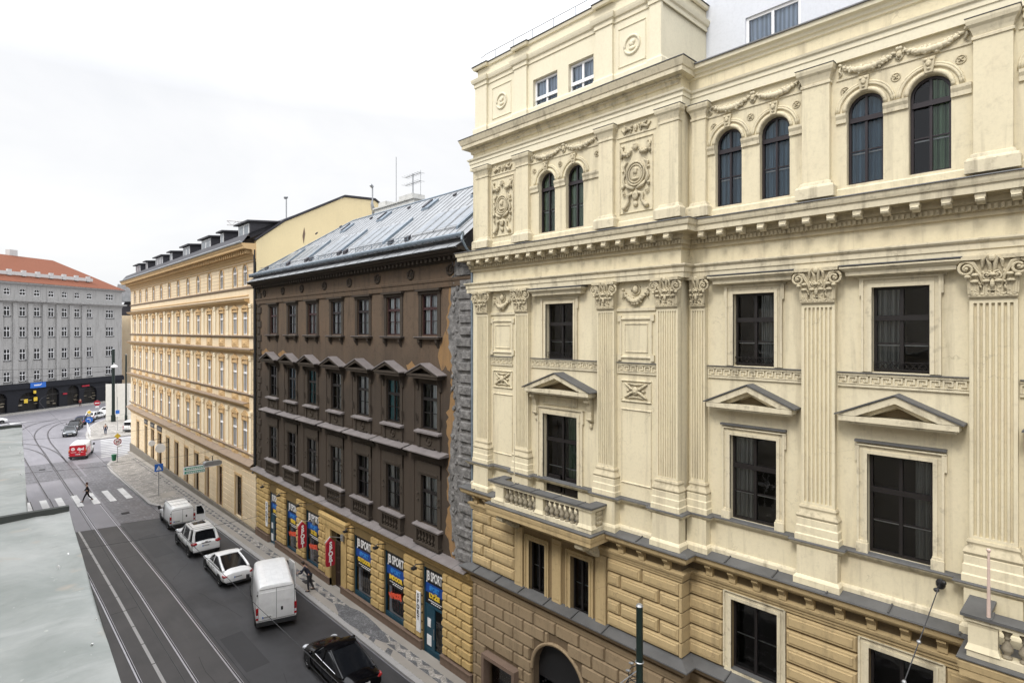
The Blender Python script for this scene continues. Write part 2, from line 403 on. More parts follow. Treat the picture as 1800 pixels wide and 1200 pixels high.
# ------------------------------------------------------------------ windows
def outline(w,h,arch,ins,seg=10):
    hw=w/2-ins; zb=ins; 
    if not arch: return [(-hw,zb),(hw,zb),(hw,h-ins),(-hw,h-ins)]
    sp=h-w/2*arch; r=hw; rz=w/2*arch-ins
    return [(-hw,zb),(hw,zb)]+[(r*math.cos(math.pi*k/seg),sp+rz*math.sin(math.pi*k/seg)) for k in range(seg+1)]
WC={}
def win(root,X,yc,zb,w,h,frame='frame_plum',arch=0,transom=.62,mull=1,bars=0,curtain=None,inner=True,glass='glass',depth=.9,room='room',fw=.065,name='window',cpart=(0,1),simple=False):
    key=(round(w,2),round(h,2),frame,arch,transom,mull,bars,curtain,inner,glass,depth,room,fw,cpart,simple)
    if key not in WC:
        mb=MB(); a=outline(w,h,arch,0); b=outline(w,h,arch,fw); n=len(a); d=.09
        vs=[(0,p[0],p[1]) for p in a]+[(0,p[0],p[1]) for p in b]+[(d,p[0],p[1]) for p in b]
        fs=[]
        for i in range(n):
            j=(i+1)%n; fs+= [(i,i+n,j+n,j),(i+n,i+2*n,j+2*n,j+n)]
        mb.add(vs,fs)
        zt=h*transom if transom else None; top=h-fw
        if zt:
            mb.box(-.03,.07,-w/2+fw*.5,w/2-fw*.5,zt-.055,zt+.055)
            mb.box(-.05,0,-w/2+fw*.6,w/2-fw*.6,zt-.075,zt-.055)
        if mull:
            for k in range(mull):
                y=-w/2+w*(k+1)/(mull+1); mw=.028 if arch else .04; mb.box(-.012,.06,y-mw,y+mw,fw*.5,top)
        if bars and zt:
            for k in range(bars):
                z=fw+(zt-fw)*(k+1)/(bars+1); mb.box(.01,.05,-w/2+fw*.5,w/2-fw*.5,z-.016,z+.016)
        mb.mat(1)
        D=depth; ww=w/2+.25
        if simple: mb.quad((.14,-w/2,0),(.14,w/2,0),(.14,w/2,h),(.14,-w/2,h))
        else:
            mb.quad((D,-ww,-.2),(D,ww,-.2),(D,ww,h+.1),(D,-ww,h+.1)); mb.quad((.1,-ww,-.2),(D,-ww,-.2),(D,-ww,h+.1),(.1,-ww,h+.1)); mb.quad((.1,ww,-.2),(.1,ww,h+.1),(D,ww,h+.1),(D,ww,-.2))
            mb.quad((.1,-ww,-.2),(.1,ww,-.2),(D,ww,-.2),(D,-ww,-.2)); mb.quad((.1,-ww,h+.1),(D,-ww,h+.1),(D,ww,h+.1),(.1,ww,h+.1))
        fm=mb.mesh('window',[M[frame],M[room]])
        g=MB(); o=outline(w,h,arch,fw*.7); g.add([(.045,p[0],p[1]) for p in o],[tuple(range(len(o)-1,-1,-1))]); gm=g.mesh('pane',[M[glass]])
        im=None
        if inner:
            q=MB(); z1=(zt or h)-.1
            zc=(fw+z1)*.5
            q.box(.09,.11,-.02,.02,fw,z1); q.box(.09,.11,-w/2+fw,w/2-fw,zc-.014,zc+.014)
            if zt: q.box(.09,.11,-.018,.018,zt+.08,h-.1)
            for y in ():
                ww2=w/4-.08
                for zz0,zz1 in ((fw+.03,z1),((zt or 0)+.1,h-.14)) if zt else ((fw+.03,z1),):
                    if arch and zz1>z1: continue
                    q.box(.17,.19,y-ww2,y-ww2+.028,zz0,zz1); q.box(.17,.19,y+ww2-.028,y+ww2,zz0,zz1)
                    q.box(.17,.19,y-ww2,y+ww2,zz0,zz0+.03); q.box(.17,.19,y-ww2,y+ww2,zz1-.03,zz1)
                q.box(.17,.19,y-ww2,y+ww2,(fw+z1)*.5-.014,(fw+z1)*.5+.014)
            im=q.mesh('inner_casement',[M['frame_white']])
        cm=None
        if curtain:
            c=MB(); K=28; y0=-w/2+w*cpart[0]; y1=-w/2+w*cpart[1]; vs=[]
            for k in range(K+1):
                y=y0+(y1-y0)*k/K; x=.15+.025*math.sin(k*1.9)+.015*math.sin(k*.7)
                vs+= [(x,y,.02),(x,y,h-.05)]
            c.add(vs,[(2*k,2*k+1,2*k+3,2*k+2) for k in range(K)]); cm=c.mesh('curtain',[M[curtain]])
        WC[key]=(fm,gm,im,cm)
    fm,gm,im,cm=WC[key]; off=wloc(root)
    o=link(name,fm,root,Vector((X,yc,zb))-off)
    link('pane',gm,o)
    if im: link('inner_casement',im,o)
    if cm: link('curtain',cm,o)
    return o
# ================================================================== the cream palace on the right
BX,RX=16.0,16.5; YL,YB=19.45,9.35; YE=-9.0
cream=thing('cream_palace','cream stucco palace with fluted pilasters, pediments and a balustraded balcony','building',(16.5,9.35,0))
rec_c=[7.3,3.7,.1,-3.5,-7.1]      # window axes of the recessed part
bay_c=14.37
# --- openings
up=[];lo=[]
for c in rec_c:
    if c<-8: continue
    for s in (.66,-.5): pass
    up+= [(c+.36,c+1.18,19.4,21.7,1),(c-1.0,c-.17,19.4,21.7,1)]
    lo+= [(c-.6,c+.6,14.62,16.73),(c-.66,c+.7,10.06,12.56)]
b=MB()
wall(b,RX,YE,YB,9.0,23.6,up+lo,.2)
b.build('wall',M['cream'],cream)
b=MB()
bop=[(14.62,15.46,19.4,21.7,1),(13.24,14.08,19.4,21.7,1),(13.68,15.06,14.56,16.66),(13.5,15.2,9.5,12.5)]
wall(b,BX,YB,YL,9.0,23.6,bop,.2)
b.quad((BX,YB,9),(BX,YB,23.6),(RX+.1,YB,23.6),(RX+.1,YB,9)); b.quad((BX,YL,9),(20,YL,9),(20,YL,23.6),(BX,YL,23.6))
b.build('bay_wall',M['cream'],cream)
# lower storeys
mz=[]
for c in rec_c: mz.append((c-.67,c+.67,5.62,7.68))
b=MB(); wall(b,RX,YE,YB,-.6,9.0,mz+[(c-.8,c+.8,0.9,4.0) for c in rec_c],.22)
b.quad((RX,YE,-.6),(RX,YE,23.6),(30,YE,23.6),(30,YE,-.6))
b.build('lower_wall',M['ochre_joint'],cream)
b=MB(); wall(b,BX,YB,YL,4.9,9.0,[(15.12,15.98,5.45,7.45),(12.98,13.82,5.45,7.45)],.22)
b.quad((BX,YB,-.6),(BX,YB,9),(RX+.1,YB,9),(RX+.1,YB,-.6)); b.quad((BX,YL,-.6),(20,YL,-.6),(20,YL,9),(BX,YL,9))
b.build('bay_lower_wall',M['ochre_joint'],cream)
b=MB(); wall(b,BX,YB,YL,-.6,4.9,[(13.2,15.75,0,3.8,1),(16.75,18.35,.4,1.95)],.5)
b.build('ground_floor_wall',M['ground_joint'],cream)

main_path=[(17.2,YL),(BX,YL),(BX,YB),(RX,YB),(RX,YE)]
def mould(name,prof,mat,path=main_path,parent=None):
    b=MB(); b.sweep(path,prof); return b.build(name,M[mat],parent or cream)
# --- modillion cornice (top edge z 19.0)
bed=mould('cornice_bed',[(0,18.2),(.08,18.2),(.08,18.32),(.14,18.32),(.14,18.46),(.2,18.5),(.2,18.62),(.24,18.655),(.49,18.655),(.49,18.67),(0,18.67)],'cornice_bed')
mc=mould('main_cornice',[(0,18.66),(.5,18.66),(.5,18.82),(.54,18.84),(.56,18.9),(.58,19.0),(.55,19.01),(0,19.1)],'cream_trim')
mould('cornice_flashing',[(.2,19.065),(.59,19.015),(.6,18.995),(.61,19.005),(.595,19.03),(.2,19.085)],'zinc')
b=MB()
def dentils(b,Xw,y0,y1,z0,z1,out,pitch,wd):
    n=int((y1-y0)/pitch)
    for k in range(n):
        y=y0+(k+.5)*(y1-y0)/n; b.box(Xw-out,Xw,y-wd/2,y+wd/2,z0,z1)
dentils(b,BX-.13,YB-.1,YL,18.335,18.45,.05,.115,.065); dentils(b,RX-.13,YE,YB-.15,18.335,18.45,.05,.115,.065)
b.build('dentil_row',M['cornice_bed'],cream)
md=MB(); md.box(-.25,0,-.095,.095,.06,.16); md.prism_y([(0,-.06),(-.07,-.05),(-.12,0),(-.2,.01),(-.25,-.02),(-.29,.02),(-.27,.06),(0,.06)],-.08,.08); md.tube([(-.24,-.085,.01),(-.24,.085,.01)],.04,8)
mdm=md.mesh('bracket',[M['cream_trim']])
def modil(X,y,z,par,sc=1,mesh=mdm):
    o=link('cornice_bracket',mesh,par,Vector((X,y,z))-wloc(par)); o.scale=(sc,sc,sc); return o
y=19.2
while y>9.3: modil(BX-.21,y,18.5,mc); y-=.6
y=8.72
while y>YE+.3: modil(RX-.21,y,18.5,mc); y-=.6
# --- architrave over the big order
mould('architrave',[(0,17.28),(.2,17.28),(.2,17.45),(.23,17.46),(.23,17.6),(.27,17.62),(.3,17.66),(.3,17.7),(.0,17.74)],'cream_trim')
# --- attic order entablature
up_path=[(17.2,YL),(BX,YL),(BX,YB),(RX,YB),(RX,YE)]
mould('upper_architrave',[(0,22.6),(.1,22.6),(.1,22.86),(.13,22.87),(.13,22.99),(.18,23.02),(.2,23.08),(0,23.1)],'cream_fresh',up_path)
bay_path=[(17.6,YL),(BX,YL),(BX,YB+.12),(18.5,YB+.12)]
b=MB(); wall(b,BX+.002,YB+.12,YL-.01,23.3,24.0,[],.1); b.build('bay_frieze',M['cream_fresh'],cream)
crown=mould('crown_cornice',[(0,23.3),(.06,23.32),(.08,23.42),(.14,23.45),(.14,23.52),(.36,23.54),(.36,23.68),(.39,23.7),(.42,23.78),(.46,23.88),(.46,23.92),(0,24.0)],'cream_trim',bay_path)
mould('crown_flashing',[(.1,23.995),(.47,23.93),(.485,23.92),(.485,23.945),(.1,24.015)],'zinc',bay_path)
b=MB(); dentils(b,BX-.08,YB-.1,YL,23.435,23.5,.08,.085,.05); b.build('crown_dentils',M['cream_trim'],cream)
rpath=[(RX,YB-.02),(RX,YE)]
mould('parapet',[(0,23.48),(.05,23.5),(.06,23.58),(.12,23.6),(.14,23.68),(.24,23.72),(.26,23.84),(.0,23.86),(-.5,23.86),(-.5,23.4)],'cream_fresh',rpath)
mould('parapet_flashing',[(-.52,23.865),(.27,23.865),(.29,23.83),(.3,23.84),(.29,23.88),(-.52,23.9)],'zinc',rpath)
# --- attic over the bay
b=MB(); aop=[(14.5,15.78,23.95,25.42),(12.78,13.95,23.95,25.42)]
wall(b,BX,10.05,19.15,23.7,26.9,aop,.22); b.quad((BX,10.05,23.7),(BX,10.05,26.9),(19.5,10.05,26.9),(19.5,10.05,23.7)); b.quad((BX,19.15,23.7),(24,19.15,23.7),(24,19.15,26.9),(BX,19.15,26.9)); b.quad((BX,10.05,26.9),(BX,19.15,26.9),(24,19.15,26.9),(24,10.05,26.9))
b.build('attic_wall',M['cream_fresh'],cream)
ap=[(19,19.15),(BX,19.15)]
for (a,c) in ((19.1,18.45),(16.75,16.05),(12.62,11.9),(10.85-.45,10.05)):
    ap+= [(BX,a),(BX-.1,a),(BX-.1,c),(BX,c)]
# clean duplicates at the corner
pp=[(19.,19.2),(BX-.1,19.2),(BX-.1,18.45),(BX,18.45),(BX,16.75),(BX-.1,16.75),(BX-.1,16.05),(BX,16.05),(BX,12.62),(BX-.1,12.62),(BX-.1,11.9),(BX,11.9),(BX,10.42),(BX-.1,10.42),(BX-.1,10.0),(19.2,10.0)]
mould('attic_cornice',[(0,26.1),(.04,26.1),(.04,26.25),(.1,26.28),(.13,26.36),(.15,26.44),(0,26.47)],'cream_fresh',pp)
mould('attic_coping',[(0,26.85),(.07,26.87),(.1,26.97),(.0,27.0),(-.3,27.0)],'cream_fresh',pp)
mould('attic_coping_sheet',[(-.3,27.005),(.1,27.005),(.115,26.985),(.13,26.99),(.11,27.03),(-.3,27.03)],'zinc',pp)
mould('attic_plinth',[(0,24.0),(.07,24.0),(.07,24.3),(.05,24.36),(0,24.38)],'cream_fresh',pp)
for i,(a,c) in enumerate(((19.2,18.45),(16.75,16.05),(12.62,11.9),(10.42,10.0))):
    b=MB(); b.box(BX-.1,BX+.02,c,a,24.0,26.12); b.build('attic_pilaster',M['cream_fresh'],cream)
b=MB(); b.tube([(15.98,18.9,27.02),(15.98,18.9,27.35),(16,18.6,27.42),(16,10.3,27.42)],.018,6)
for k in range(8): b.tube([(16,18.0-k*1.1,27.0),(16,18.0-k*1.1,27.42)],.018,6)
b.build('roof_rail',M['steel'],cream)
def square_panel(parent,X,y0,y1,z0,z1,w=.07,t=.035,name='moulded_panel',mat='cream_trim'):
    b=MB()
    for (a,c,e,f) in ((y0,y1,z0,z0+w),(y0,y1,z1-w,z1),(y0,y0+w,z0+w,z1-w),(y1-w,y1,z0+w,z1-w)):
        b.block(X+.01,X-t,a,c,e,f,min(w*.35,.025))
    return b.build(name,M[mat],parent)
def rosette(b,X,y,z,r,kind=0):
    b.tube([(X-.01,y+r*math.cos(a),z+r*math.sin(a)) for a in [2*math.pi*k/18 for k in range(18)]],r*.16,6,closed=True)
    if kind==0:
        for k in range(4):
            a=math.pi/4+k*math.pi/2; b.ell((X-.01,y+r*.42*math.cos(a),z+r*.42*math.sin(a)),(.035,r*.34,r*.2),a)
        b.ell((X-.02,y,z),(.04,r*.2,r*.2))
    else: # small profile bust
        b.ell((X-.01,y,z+r*.18),(.05,r*.32,r*.4)); b.ell((X-.02,y+r*.2,z+r*.12),(.04,r*.16,r*.12)); b.ell((X-.01,y-r*.02,z-r*.38),(.04,r*.45,r*.22)); b.ell((X-.01,y-r*.2,z+r*.3),(.05,r*.25,r*.28))
for (a,c) in ((18.2,17.0),(11.72,10.6)):
    square_panel(cream,BX,c,a,24.5,25.85,.06,.03,mat='cream_fresh')
    b=MB(); rosette(b,BX,(a+c)/2,25.15,.3,1); o=b.build('medallion',M['cream_fresh'],cream,smooth=True)
for c,w in ((15.14,1.28),(13.365,1.17)):
    win(cream,BX+.14,c,23.98,w,1.42,'frame_white',transom=.5,mull=1,inner=False,fw=.07,curtain='curtain_sky')
# --- white set-back storey behind the parapet
b=MB(); wall(b,18.8,YE,10.0,23.3,28.5,[(6.85,8.6,24.55,26.05),(1.2,2.95,24.55,26.05)],.15); b.build('set_back_wall',M['white_wall'],cream)
for c in (7.725,2.075):
    o=win(cream,18.86,c,24.55,1.75,1.5,'frame_white',transom=0,mull=1,inner=False,fw=.09,curtain='curtain_sky')
    b=MB(); b.box(-.03,.02,-.87,.87,.0,.28); b.box(-.06,-.03,-.5,.1,.05,.18); bb=b.mesh('sill',[M['frame_white']]); link('sill',bb,o)

# --- big fluted order
def flutes(X,y0,y1,z0,z1,n,proj=.2,ends=.1):
    """pilaster shaft with n round-bottomed grooves"""
    b=MB(); b.box(X-proj,X+.02,y0,y1,z1-ends,z1); b.box(X-proj,X+.02,y0,y1,z0,z0+ends)
    w=(y1-y0); m=w*.06; p=(w-2*m)/n; g=p*.6; pts=[(X+.02,y1),(X-proj,y1)]
    for k in range(n):
        c=y1-m-p*(k+.5)
        for a in (0,30,60,90,120,150,180):
            pts.append((X-proj+1.0*g*math.sin(R(a)),c+g/2*math.cos(R(a))))
    pts+= [(X-proj,y0),(X+.02,y0)]
    a=[(q[0],q[1],z0+ends) for q in pts]; c=[(q[0],q[1],z1-ends) for q in pts]; nn=len(pts)
    b.add(a+c,[(i,i+nn,i+1+nn,i+1) for i in range(nn-1)])
    return b
def leaf(b,x,y,z,h,w,curl,lean=0):
    """acanthus leaf: a ribbed strip rising and curling outwards"""
    for s,ww in ((0,1),(-.55,.62),(.55,.62)):
        pts=[];rr=[]
        for k in range(7):
            t=k/6; 
            pts.append((x-curl*(t**2.2)*.9-.02, y+s*w*.5*(1-.45*t)+lean*t, z+h*(math.sin(t*1.75)/math.sin(1.75) if t<.9 else .93)))
            rr.append(w*.22*ww*(1-.35*t))
        b.tube(pts,rr,6)
    b.ell((x-curl-.015,y+lean,z+h*.95),(.045,w*.42,.04))
def volute(b,x,y,z,r,s):
    pts=[];rr=[]
    for k in range(22):
        t=k/21; a=R(100)-s*t*R(560); q=r*(1-.82*t)
        pts.append((x-.05*t,y+q*math.cos(a),z+q*math.sin(a))); rr.append(r*.2*(1-.35*t))
    b.tube(pts,rr,6); b.ell((x-.05,y,z),(.05,r*.22,r*.22))
def capital(w,h,left=True,right=True):
    """corinthian capital; origin at the middle of its foot on the shaft's front plane"""
    b=MB(); W2=w/2
    b.box(-.03,.2,-W2,W2,-.06,0); b.tube([(-.04,-W2-.01,-.01),(-.04,W2+.01,-.01)],.03,6)
    vs=[(0,-W2*.96,0),(0,W2*.96,0),(.2,W2*.96,0),(.2,-W2*.96,0),(-.08,-W2*1.12,h*.9),(-.08,W2*1.12,h*.9),(.2,W2*1.12,h*.9),(.2,-W2*1.12,h*.9)]
    b.add(vs,[(0,1,5,4),(1,2,6,5),(2,3,7,6),(3,0,4,7),(4,5,6,7)])
    b.prism_z([(-.2,-W2*1.3),(-.13,0),(-.2,W2*1.3),(.2,W2*1.3),(.2,-W2*1.3)],h*.9,h)
    lw=w/4
    for k in range(4): leaf(b,-.02,-W2+lw*(k+.5),.0,h*.38,lw*.95,.08)
    for k in range(3): leaf(b,-.03,-W2*.72+W2*.72*k,h*.12,h*.42,lw*.8,.1)
    for s in (-1,1):
        if (s<0 and right) or (s>0 and left):
            volute(b,-.12,s*W2*1.08,h*.68,h*.19,s)
            b.tube([(-.04,s*W2*.3,h*.2),(-.08,s*W2*.5,h*.5),(-.12,s*W2*.82,h*.82),(-.12,s*W2*1.1,h*.87)],[.03,.04,.045,.04],6)
            leaf(b,-.04,s*W2*.92,h*.06,h*.44,lw*.7,.1,s*.05)
        volute(b,-.1,s*W2*.23,h*.5,h*.115,-s)
        b.tube([(-.06,s*.03,h*.56),(-.12,s*.05,h*.78),(-.15,s*W2*.22,h*.96),(-.12,s*W2*.4,h*.86),(-.09,s*W2*.42,h*.7)],[.03,.04,.05,.045,.02],6)
    b.ell((-.12,0,h*.3),(.05,.045,.1)); b.ell((-.15,0,h*.93),(.05,.07,.08))
    rg=random.Random(8)
    for k in range(34):
        y=rg.uniform(-1,1)*W2*.95; z=rg.uniform(.04,.6)*h; b.ell((-.05-.07*(z/h),y,z),(.035,rg.uniform(.018,.034),rg.uniform(.03,.06)),rg.uniform(-.8,.8),6,4)
    for k in range(9): b.ell((-.05,-W2+w*(k+.5)/9,.03),(.035,w/20,.035),0,6,4)
    return b
CAP={}
def pilaster(X,y0,y1,n,name='pilaster',plinth_out=.12,capkw={}):
    """whole pilaster: shaft, capital, base, pedestal; front plane X-.2"""
    w=y1-y0; yc=(y0+y1)/2; b=flutes(X,y0,y1,10.98,16.36,n); p=b.build(name,M['cream'],cream)
    key=(round(w,2),str(capkw))
    if key not in CAP: CAP[key]=capital(w,.88,**capkw).mesh('capital',[M['relief']],False)
    c=link('capital',CAP[key],p,Vector((X-.2,yc,16.42))-wloc(p))
    b=MB(); pa=[(X+.1,y1),(X-.2,y1),(X-.2,y0),(X+.1,y0)]
    b.sweep(pa,[(0,11.0),(.03,11.0),(.05,10.94),(.03,10.9),(.03,10.86),(.09,10.78),(.11,10.72),(.08,10.66),(0,10.66)][::-1]); b.build('base',M['relief'],p,smooth='auto')
    b=MB(); b.sweep(pa,[(0,10.04),(.13,10.04),(.13,10.22),(.11,10.25),(.11,10.44),(.09,10.47),(.09,10.64),(.06,10.67),(0,10.67)]); 
    b.sweep(pa,[(0,8.9),(.16,8.9),(.16,9.06),(.12,9.12),(.09,9.14),(.09,9.9),(0,9.9)]); b.build('pedestal',M['cream'],p)
    return p
pilaster(BX,18.24,18.98,8); pilaster(BX,15.87,16.58,8); pilaster(BX,11.75,12.46,8); pilaster(BX,YB+.0,10.1,8)
pilaster(RX,8.72,YB-.16,5,capkw=dict(left=False))
for a in (5.1,1.52,-2.08,-5.68): pilaster(RX,a,a+.82,7)
# sill course and zinc ledges running between/around pedestals
def ressaut(Xs,pil,lo_,hi,X,out):
    return None
sp=[(17.2,YL),(BX,YL),(BX,YL-.02)]
def plan_path(out):
    P=[(17.2,YL),(BX-out,YL)]
    for (a,c) in ((19.1,18.1),(16.7,15.75),(12.58,11.62)):
        if a<19.1: P+= [(BX-out,a),(BX-out-.2,a)]
        else: P[-1]=(BX-out-.2,YL)
        P+= [(BX-out-.2,c),(BX-out,c)]
    P+= [(BX-out,10.22),(BX-out-.2,10.22),(BX-out-.2,YB-.1),(RX-out-.2,YB-.1),(RX-out-.2,8.6),(RX-out,8.6)]
    for a in (5.1,1.52,-2.08,-5.68):
        P+= [(RX-out,a+.94),(RX-out-.2,a+.94),(RX-out-.2,a-.12),(RX-out,a-.12)]
    P+=[(RX-out,YE)]
    return P
mould('sill_course',[(0,9.86),(.05,9.88),(.14,9.98),(.14,10.03),(0,10.05)],'cream_trim',plan_path(.0))
mould('sill_flashing',[(-.02,10.075),(.15,10.045),(.165,10.02),(.175,10.03),(.16,10.065),(-.02,10.09)],'zinc',plan_path(.0))
mould('pedestal_course',[(0,8.88),(.08,8.9),(.08,9.05),(.05,9.1),(0,9.12)],'cream_trim',[(17.2,YL),(BX,YL),(BX,YB),(RX,YB),(RX,YE)])
mould('first_floor_ledge',[(0,8.42),(.2,8.5),(.2,8.58),(.36,8.6),(.4,8.66),(.42,8.78),(.45,8.84),(0,8.9)],'ochre')
mould('ledge_flashing',[(0,8.95),(.45,8.85),(.475,8.82),(.485,8.83),(.475,8.87),(0,8.97)],'zinc')
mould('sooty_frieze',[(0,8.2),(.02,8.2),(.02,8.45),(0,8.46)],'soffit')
mould('mezzanine_architrave',[(0,7.9),(.07,7.9),(.07,7.97),(.11,8.0),(.11,8.07),(.16,8.1),(.18,8.18),(0,8.22)],'ochre')
for (z_a,z_b,nm) in ((8.975,8.875,'ledge_seam'),(5.545,5.43,'lower_ledge_seam')):
    b=MB(); yy=18.9
    while yy>YE:
        if not (12<yy<17.3 and z_a>8):
            X_=BX if yy>YB else RX
            b.prism_y([(X_,z_a),(X_-.47,z_b),(X_-.47,z_b+.028),(X_,z_a+.028)],yy,yy+.035)
        yy-=1.37
    SPLIT[nm]=.05; b.build(nm,M['drip0'],cream)
fb=MB(); fb.box(-.16,0,-.1,.1,-.34,0); fb.prism_y([(-.16,0),(-.3,0),(-.3,-.06),(-.16,-.22)],-.09,.09)
fbm=fb.mesh('frieze_bracket',[M['ochre']])
for y in [9.75,10.7,11.5,17.6,18.4,19.1]: link('frieze_bracket',fbm,cream,Vector((BX,y,8.56))-wloc(cream))
y=8.6
while y>YE: link('frieze_bracket',fbm,cream,Vector((RX,y,8.56))-wloc(cream)); y-=.72
mould('mezzanine_sill_ledge',[(0,5.0),(.1,5.06),(.14,5.16),(.32,5.2),(.38,5.3),(.4,5.38),(0,5.44)],'ochre_dark')
mould('mezzanine_sill_flashing',[(0,5.52),(.42,5.39),(.45,5.37),(.455,5.385),(.445,5.42),(0,5.54)],'zinc')
mould('lower_architrave',[(0,4.72),(.05,4.74),(.05,4.84),(.09,4.86),(.09,4.98),(0,5.0)],'ochre_dark')
# --- greek key bands with sill strip
def greek(X,y0,y1,z0=14.24,z1=14.56):
    b=MB(); b.box(X-.06,X+.01,y0,y1,z1-.05,z1+.01); b.box(X-.05,X+.01,y0,y1,z0-.02,z0+.03); b.box(X-.01,X+.01,y0,y1,z0+.03,z1-.05)
    H0,H1=z0+.05,z1-.07; h=H1-H0; n=max(1,round((y1-y0)/.25)); u=(y1-y0)/n; t=.022; xo=X-.045
    for k in range(n):
        a=y1-k*u
        def q(ya,yb,za,zb): b.box(xo,X-.005,a-u*ya,a-u*yb,H0+h*za,H0+h*zb)
        q(0,.14,0,1); q(.14,.82,.84,1); q(.68,.82,.3,.84); q(.38,.68,.3,.44); q(.38,.5,.44,.62); q(.14,1,0,.13)
    o=b.build('greek_key_band',M['cream_trim'],cream)
    b=MB(); b.box(X-.09,X+.0,y0,y1,z1+.012,z1+.035); b.build('band_flashing',M['zinc'],cream)
for a,c in ((16.9,18.22),(12.48,15.85),(10.12,11.73)): greek(BX,a,c)
for a,c in ((5.94,8.7),(2.36,5.08),(-1.24,1.5),(-4.84,-2.1)): greek(RX,a,c)
# --- upper arcade order (attic storey)
def upper_pil(X,y0,y1,proj=.16):
    b=MB(); b.box(X-proj,X+.02,y0,y1,19.55,22.16); p=b.build('upper_pilaster',M['cream'],cream); pa=[(X+.02,y1),(X-proj,y1),(X-proj,y0),(X+.02,y0)]
    b=MB(); b.sweep(pa,[(0,22.14),(.03,22.14),(.03,22.2),(.0,22.22),(.02,22.3),(.06,22.4),(.11,22.46),(.13,22.54),(.13,22.6),(0,22.62)]); b.build('capital',M['cream_trim'],p)
    b=MB(); b.sweep(pa,[(0,19.15),(.14,19.15),(.14,19.42),(.12,19.46),(.1,19.48),(.06,19.5),(.04,19.58),(0,19.6)]); b.build('base',M['cream_trim'],p)
    b=MB(); b.sweep(pa,[(-.1,22.63),(.14,22.605),(.145,22.62),(-.1,22.65)]); b.build('flashing',M['zinc'],p)
for y0,y1 in ((18.3,19.05),(15.9,16.58),(11.84,12.43),(YB,10.01)): upper_pil(BX,y0,y1)
upper_pil(RX,8.72,YB-.17)
for a in (5.24,1.6,-2.0,-5.6): upper_pil(RX,a,a+.68)
b=MB(); b.sweep(main_path,[(0,19.05),(.05,19.08),(.05,19.3),(0,19.34)]); b.build('attic_storey_plinth',M['cream'],cream)
def archivolt(b,X,y,w,zs,sc=1):
    r=w/2
    for rr,t,o in ((r+.05,.055,.02),(r+.19,.04,.035),(r+.24,.03,.05)):
        b.tube([(X-o*.3,y+rr*math.cos(a),zs+rr*math.sin(a)) for a in [math.pi*k/16 for k in range(17)]],t,6)
def garland(b,X,ya,yb,z,sag,rad=.07,n=13,ends=True):
    """swag of leaves and fruit hung between two points, with ribbon tails"""
    for k in range(n):
        t=k/(n-1); y=ya+(yb-ya)*t; s=math.sin(math.pi*t); zz=z-sag*(1-(2*t-1)**2); r=rad*(.45+.75*s)
        b.ell((X-.02-.04*s,y,zz),(r*.9,r,r*.8),random.uniform(-1,1),7,4)
        for q in range(3):
            a=random.uniform(0,6.28); b.ell((X-.03-.05*s*random.random(),y+r*.8*math.cos(a),zz+r*.8*math.sin(a)),(r*.5,r*.55,r*.4),a,6,4)
    if ends:
        for y,s in ((ya,1 if ya>yb else -1),(yb,-1 if ya>yb else 1)):
            b.ell((X-.03,y,z+.02),(.05,.05,.05)); b.tube([(X-.02,y,z),(X-.03,y+s*.02,z-.12),(X-.02,y-s*.03,z-.2),(X-.03,y+s*.03,z-.3)],[.025,.035,.03,.015],5)
def keystone(b,X,y,zs):
    b.prism_x([(y-.08,zs),(y+.08,zs),(y+.125,zs+.36),(y-.125,zs+.36)],X-.1,X)
    b.ell((X-.1,y,zs+.22),(.05,.07,.08)); b.ell((X-.12,y,zs+.17),(.05,.03,.04)); b.ell((X-.1,y-.055,zs+.3),(.04,.045,.04)); b.ell((X-.1,y+.055,zs+.3),(.04,.045,.04)); b.ell((X-.1,y,zs+.09),(.04,.045,.035))
def arcade(X,L,Rr,ya,yb,cL,cR,w):
    """pair of arched windows: imposts, archivolts, keystones, swags and rosettes between pilasters ya>yb"""
    b=MB()
    for a,c in ((ya,cL+w/2+.0),(cL-w/2,cR+w/2),(cR-w/2,yb)):
        a2,c2=a,c
        b.box(X-.05,X+.01,c2,a2,21.02,21.12); b.box(X-.085,X+.01,c2,a2,21.2,21.27); b.prism_y([(X,21.12),(X-.05,21.12),(X-.085,21.2),(X,21.2)],c2,a2)
    b.build('impost_band',M['cream_trim'],cream)
    b=MB()
    for c in (cL,cR): archivolt(b,X,c,w,21.29)
    b.build('archivolt',M['cream'],cream,smooth=True)
    for c in (cL,cR): 
        b=MB(); keystone(b,X,c,21.72); b.build('keystone_mask',M['relief'],cream,smooth='auto')
    b=MB(); b.box(X-.03,X+.01,yb,ya,22.14,22.19); b.build('stucco_fillet',M['cream_trim'],cream)
    m=(ya+yb)/2
    for a,c in ((ya-.1,m+.03),(m-.03,yb+.1)):
        b=MB(); garland(b,X-.01,a,c,22.5,.24,.09,14); b.build('garland',M['cream_trim'],cream,smooth=True)
    b=MB(); b.ell((X-.03,m,22.38),(.06,.075,.09)); b.ell((X-.05,m,22.33),(.05,.03,.03)); b.tube([(X-.02,m+.09*math.cos(a),22.38+.11*math.sin(a)) for a in [2*math.pi*k/10 for k in range(10)]],.022,5,closed=True); b.build('mask_ornament',M['relief'],cream,smooth=True)
    for y in (ya-.2,(cL+cR)/2,yb+.2):
        b=MB(); rosette(b,X,y,21.85,.095); b.build('rosette',M['relief'],cream,smooth=True)
for i,c in enumerate(rec_c[:4]):
    arcade(RX,0,0,(c+1.42) if i else 8.72,c-1.38,c+.77,c-.585,.825)
arcade(BX,0,0,15.9,12.43,15.04,13.66,.84)
cc=['curtain_blue','curtain_blue','curtain_blue','curtain_green','curtain_teal','curtain_blue']
k=0
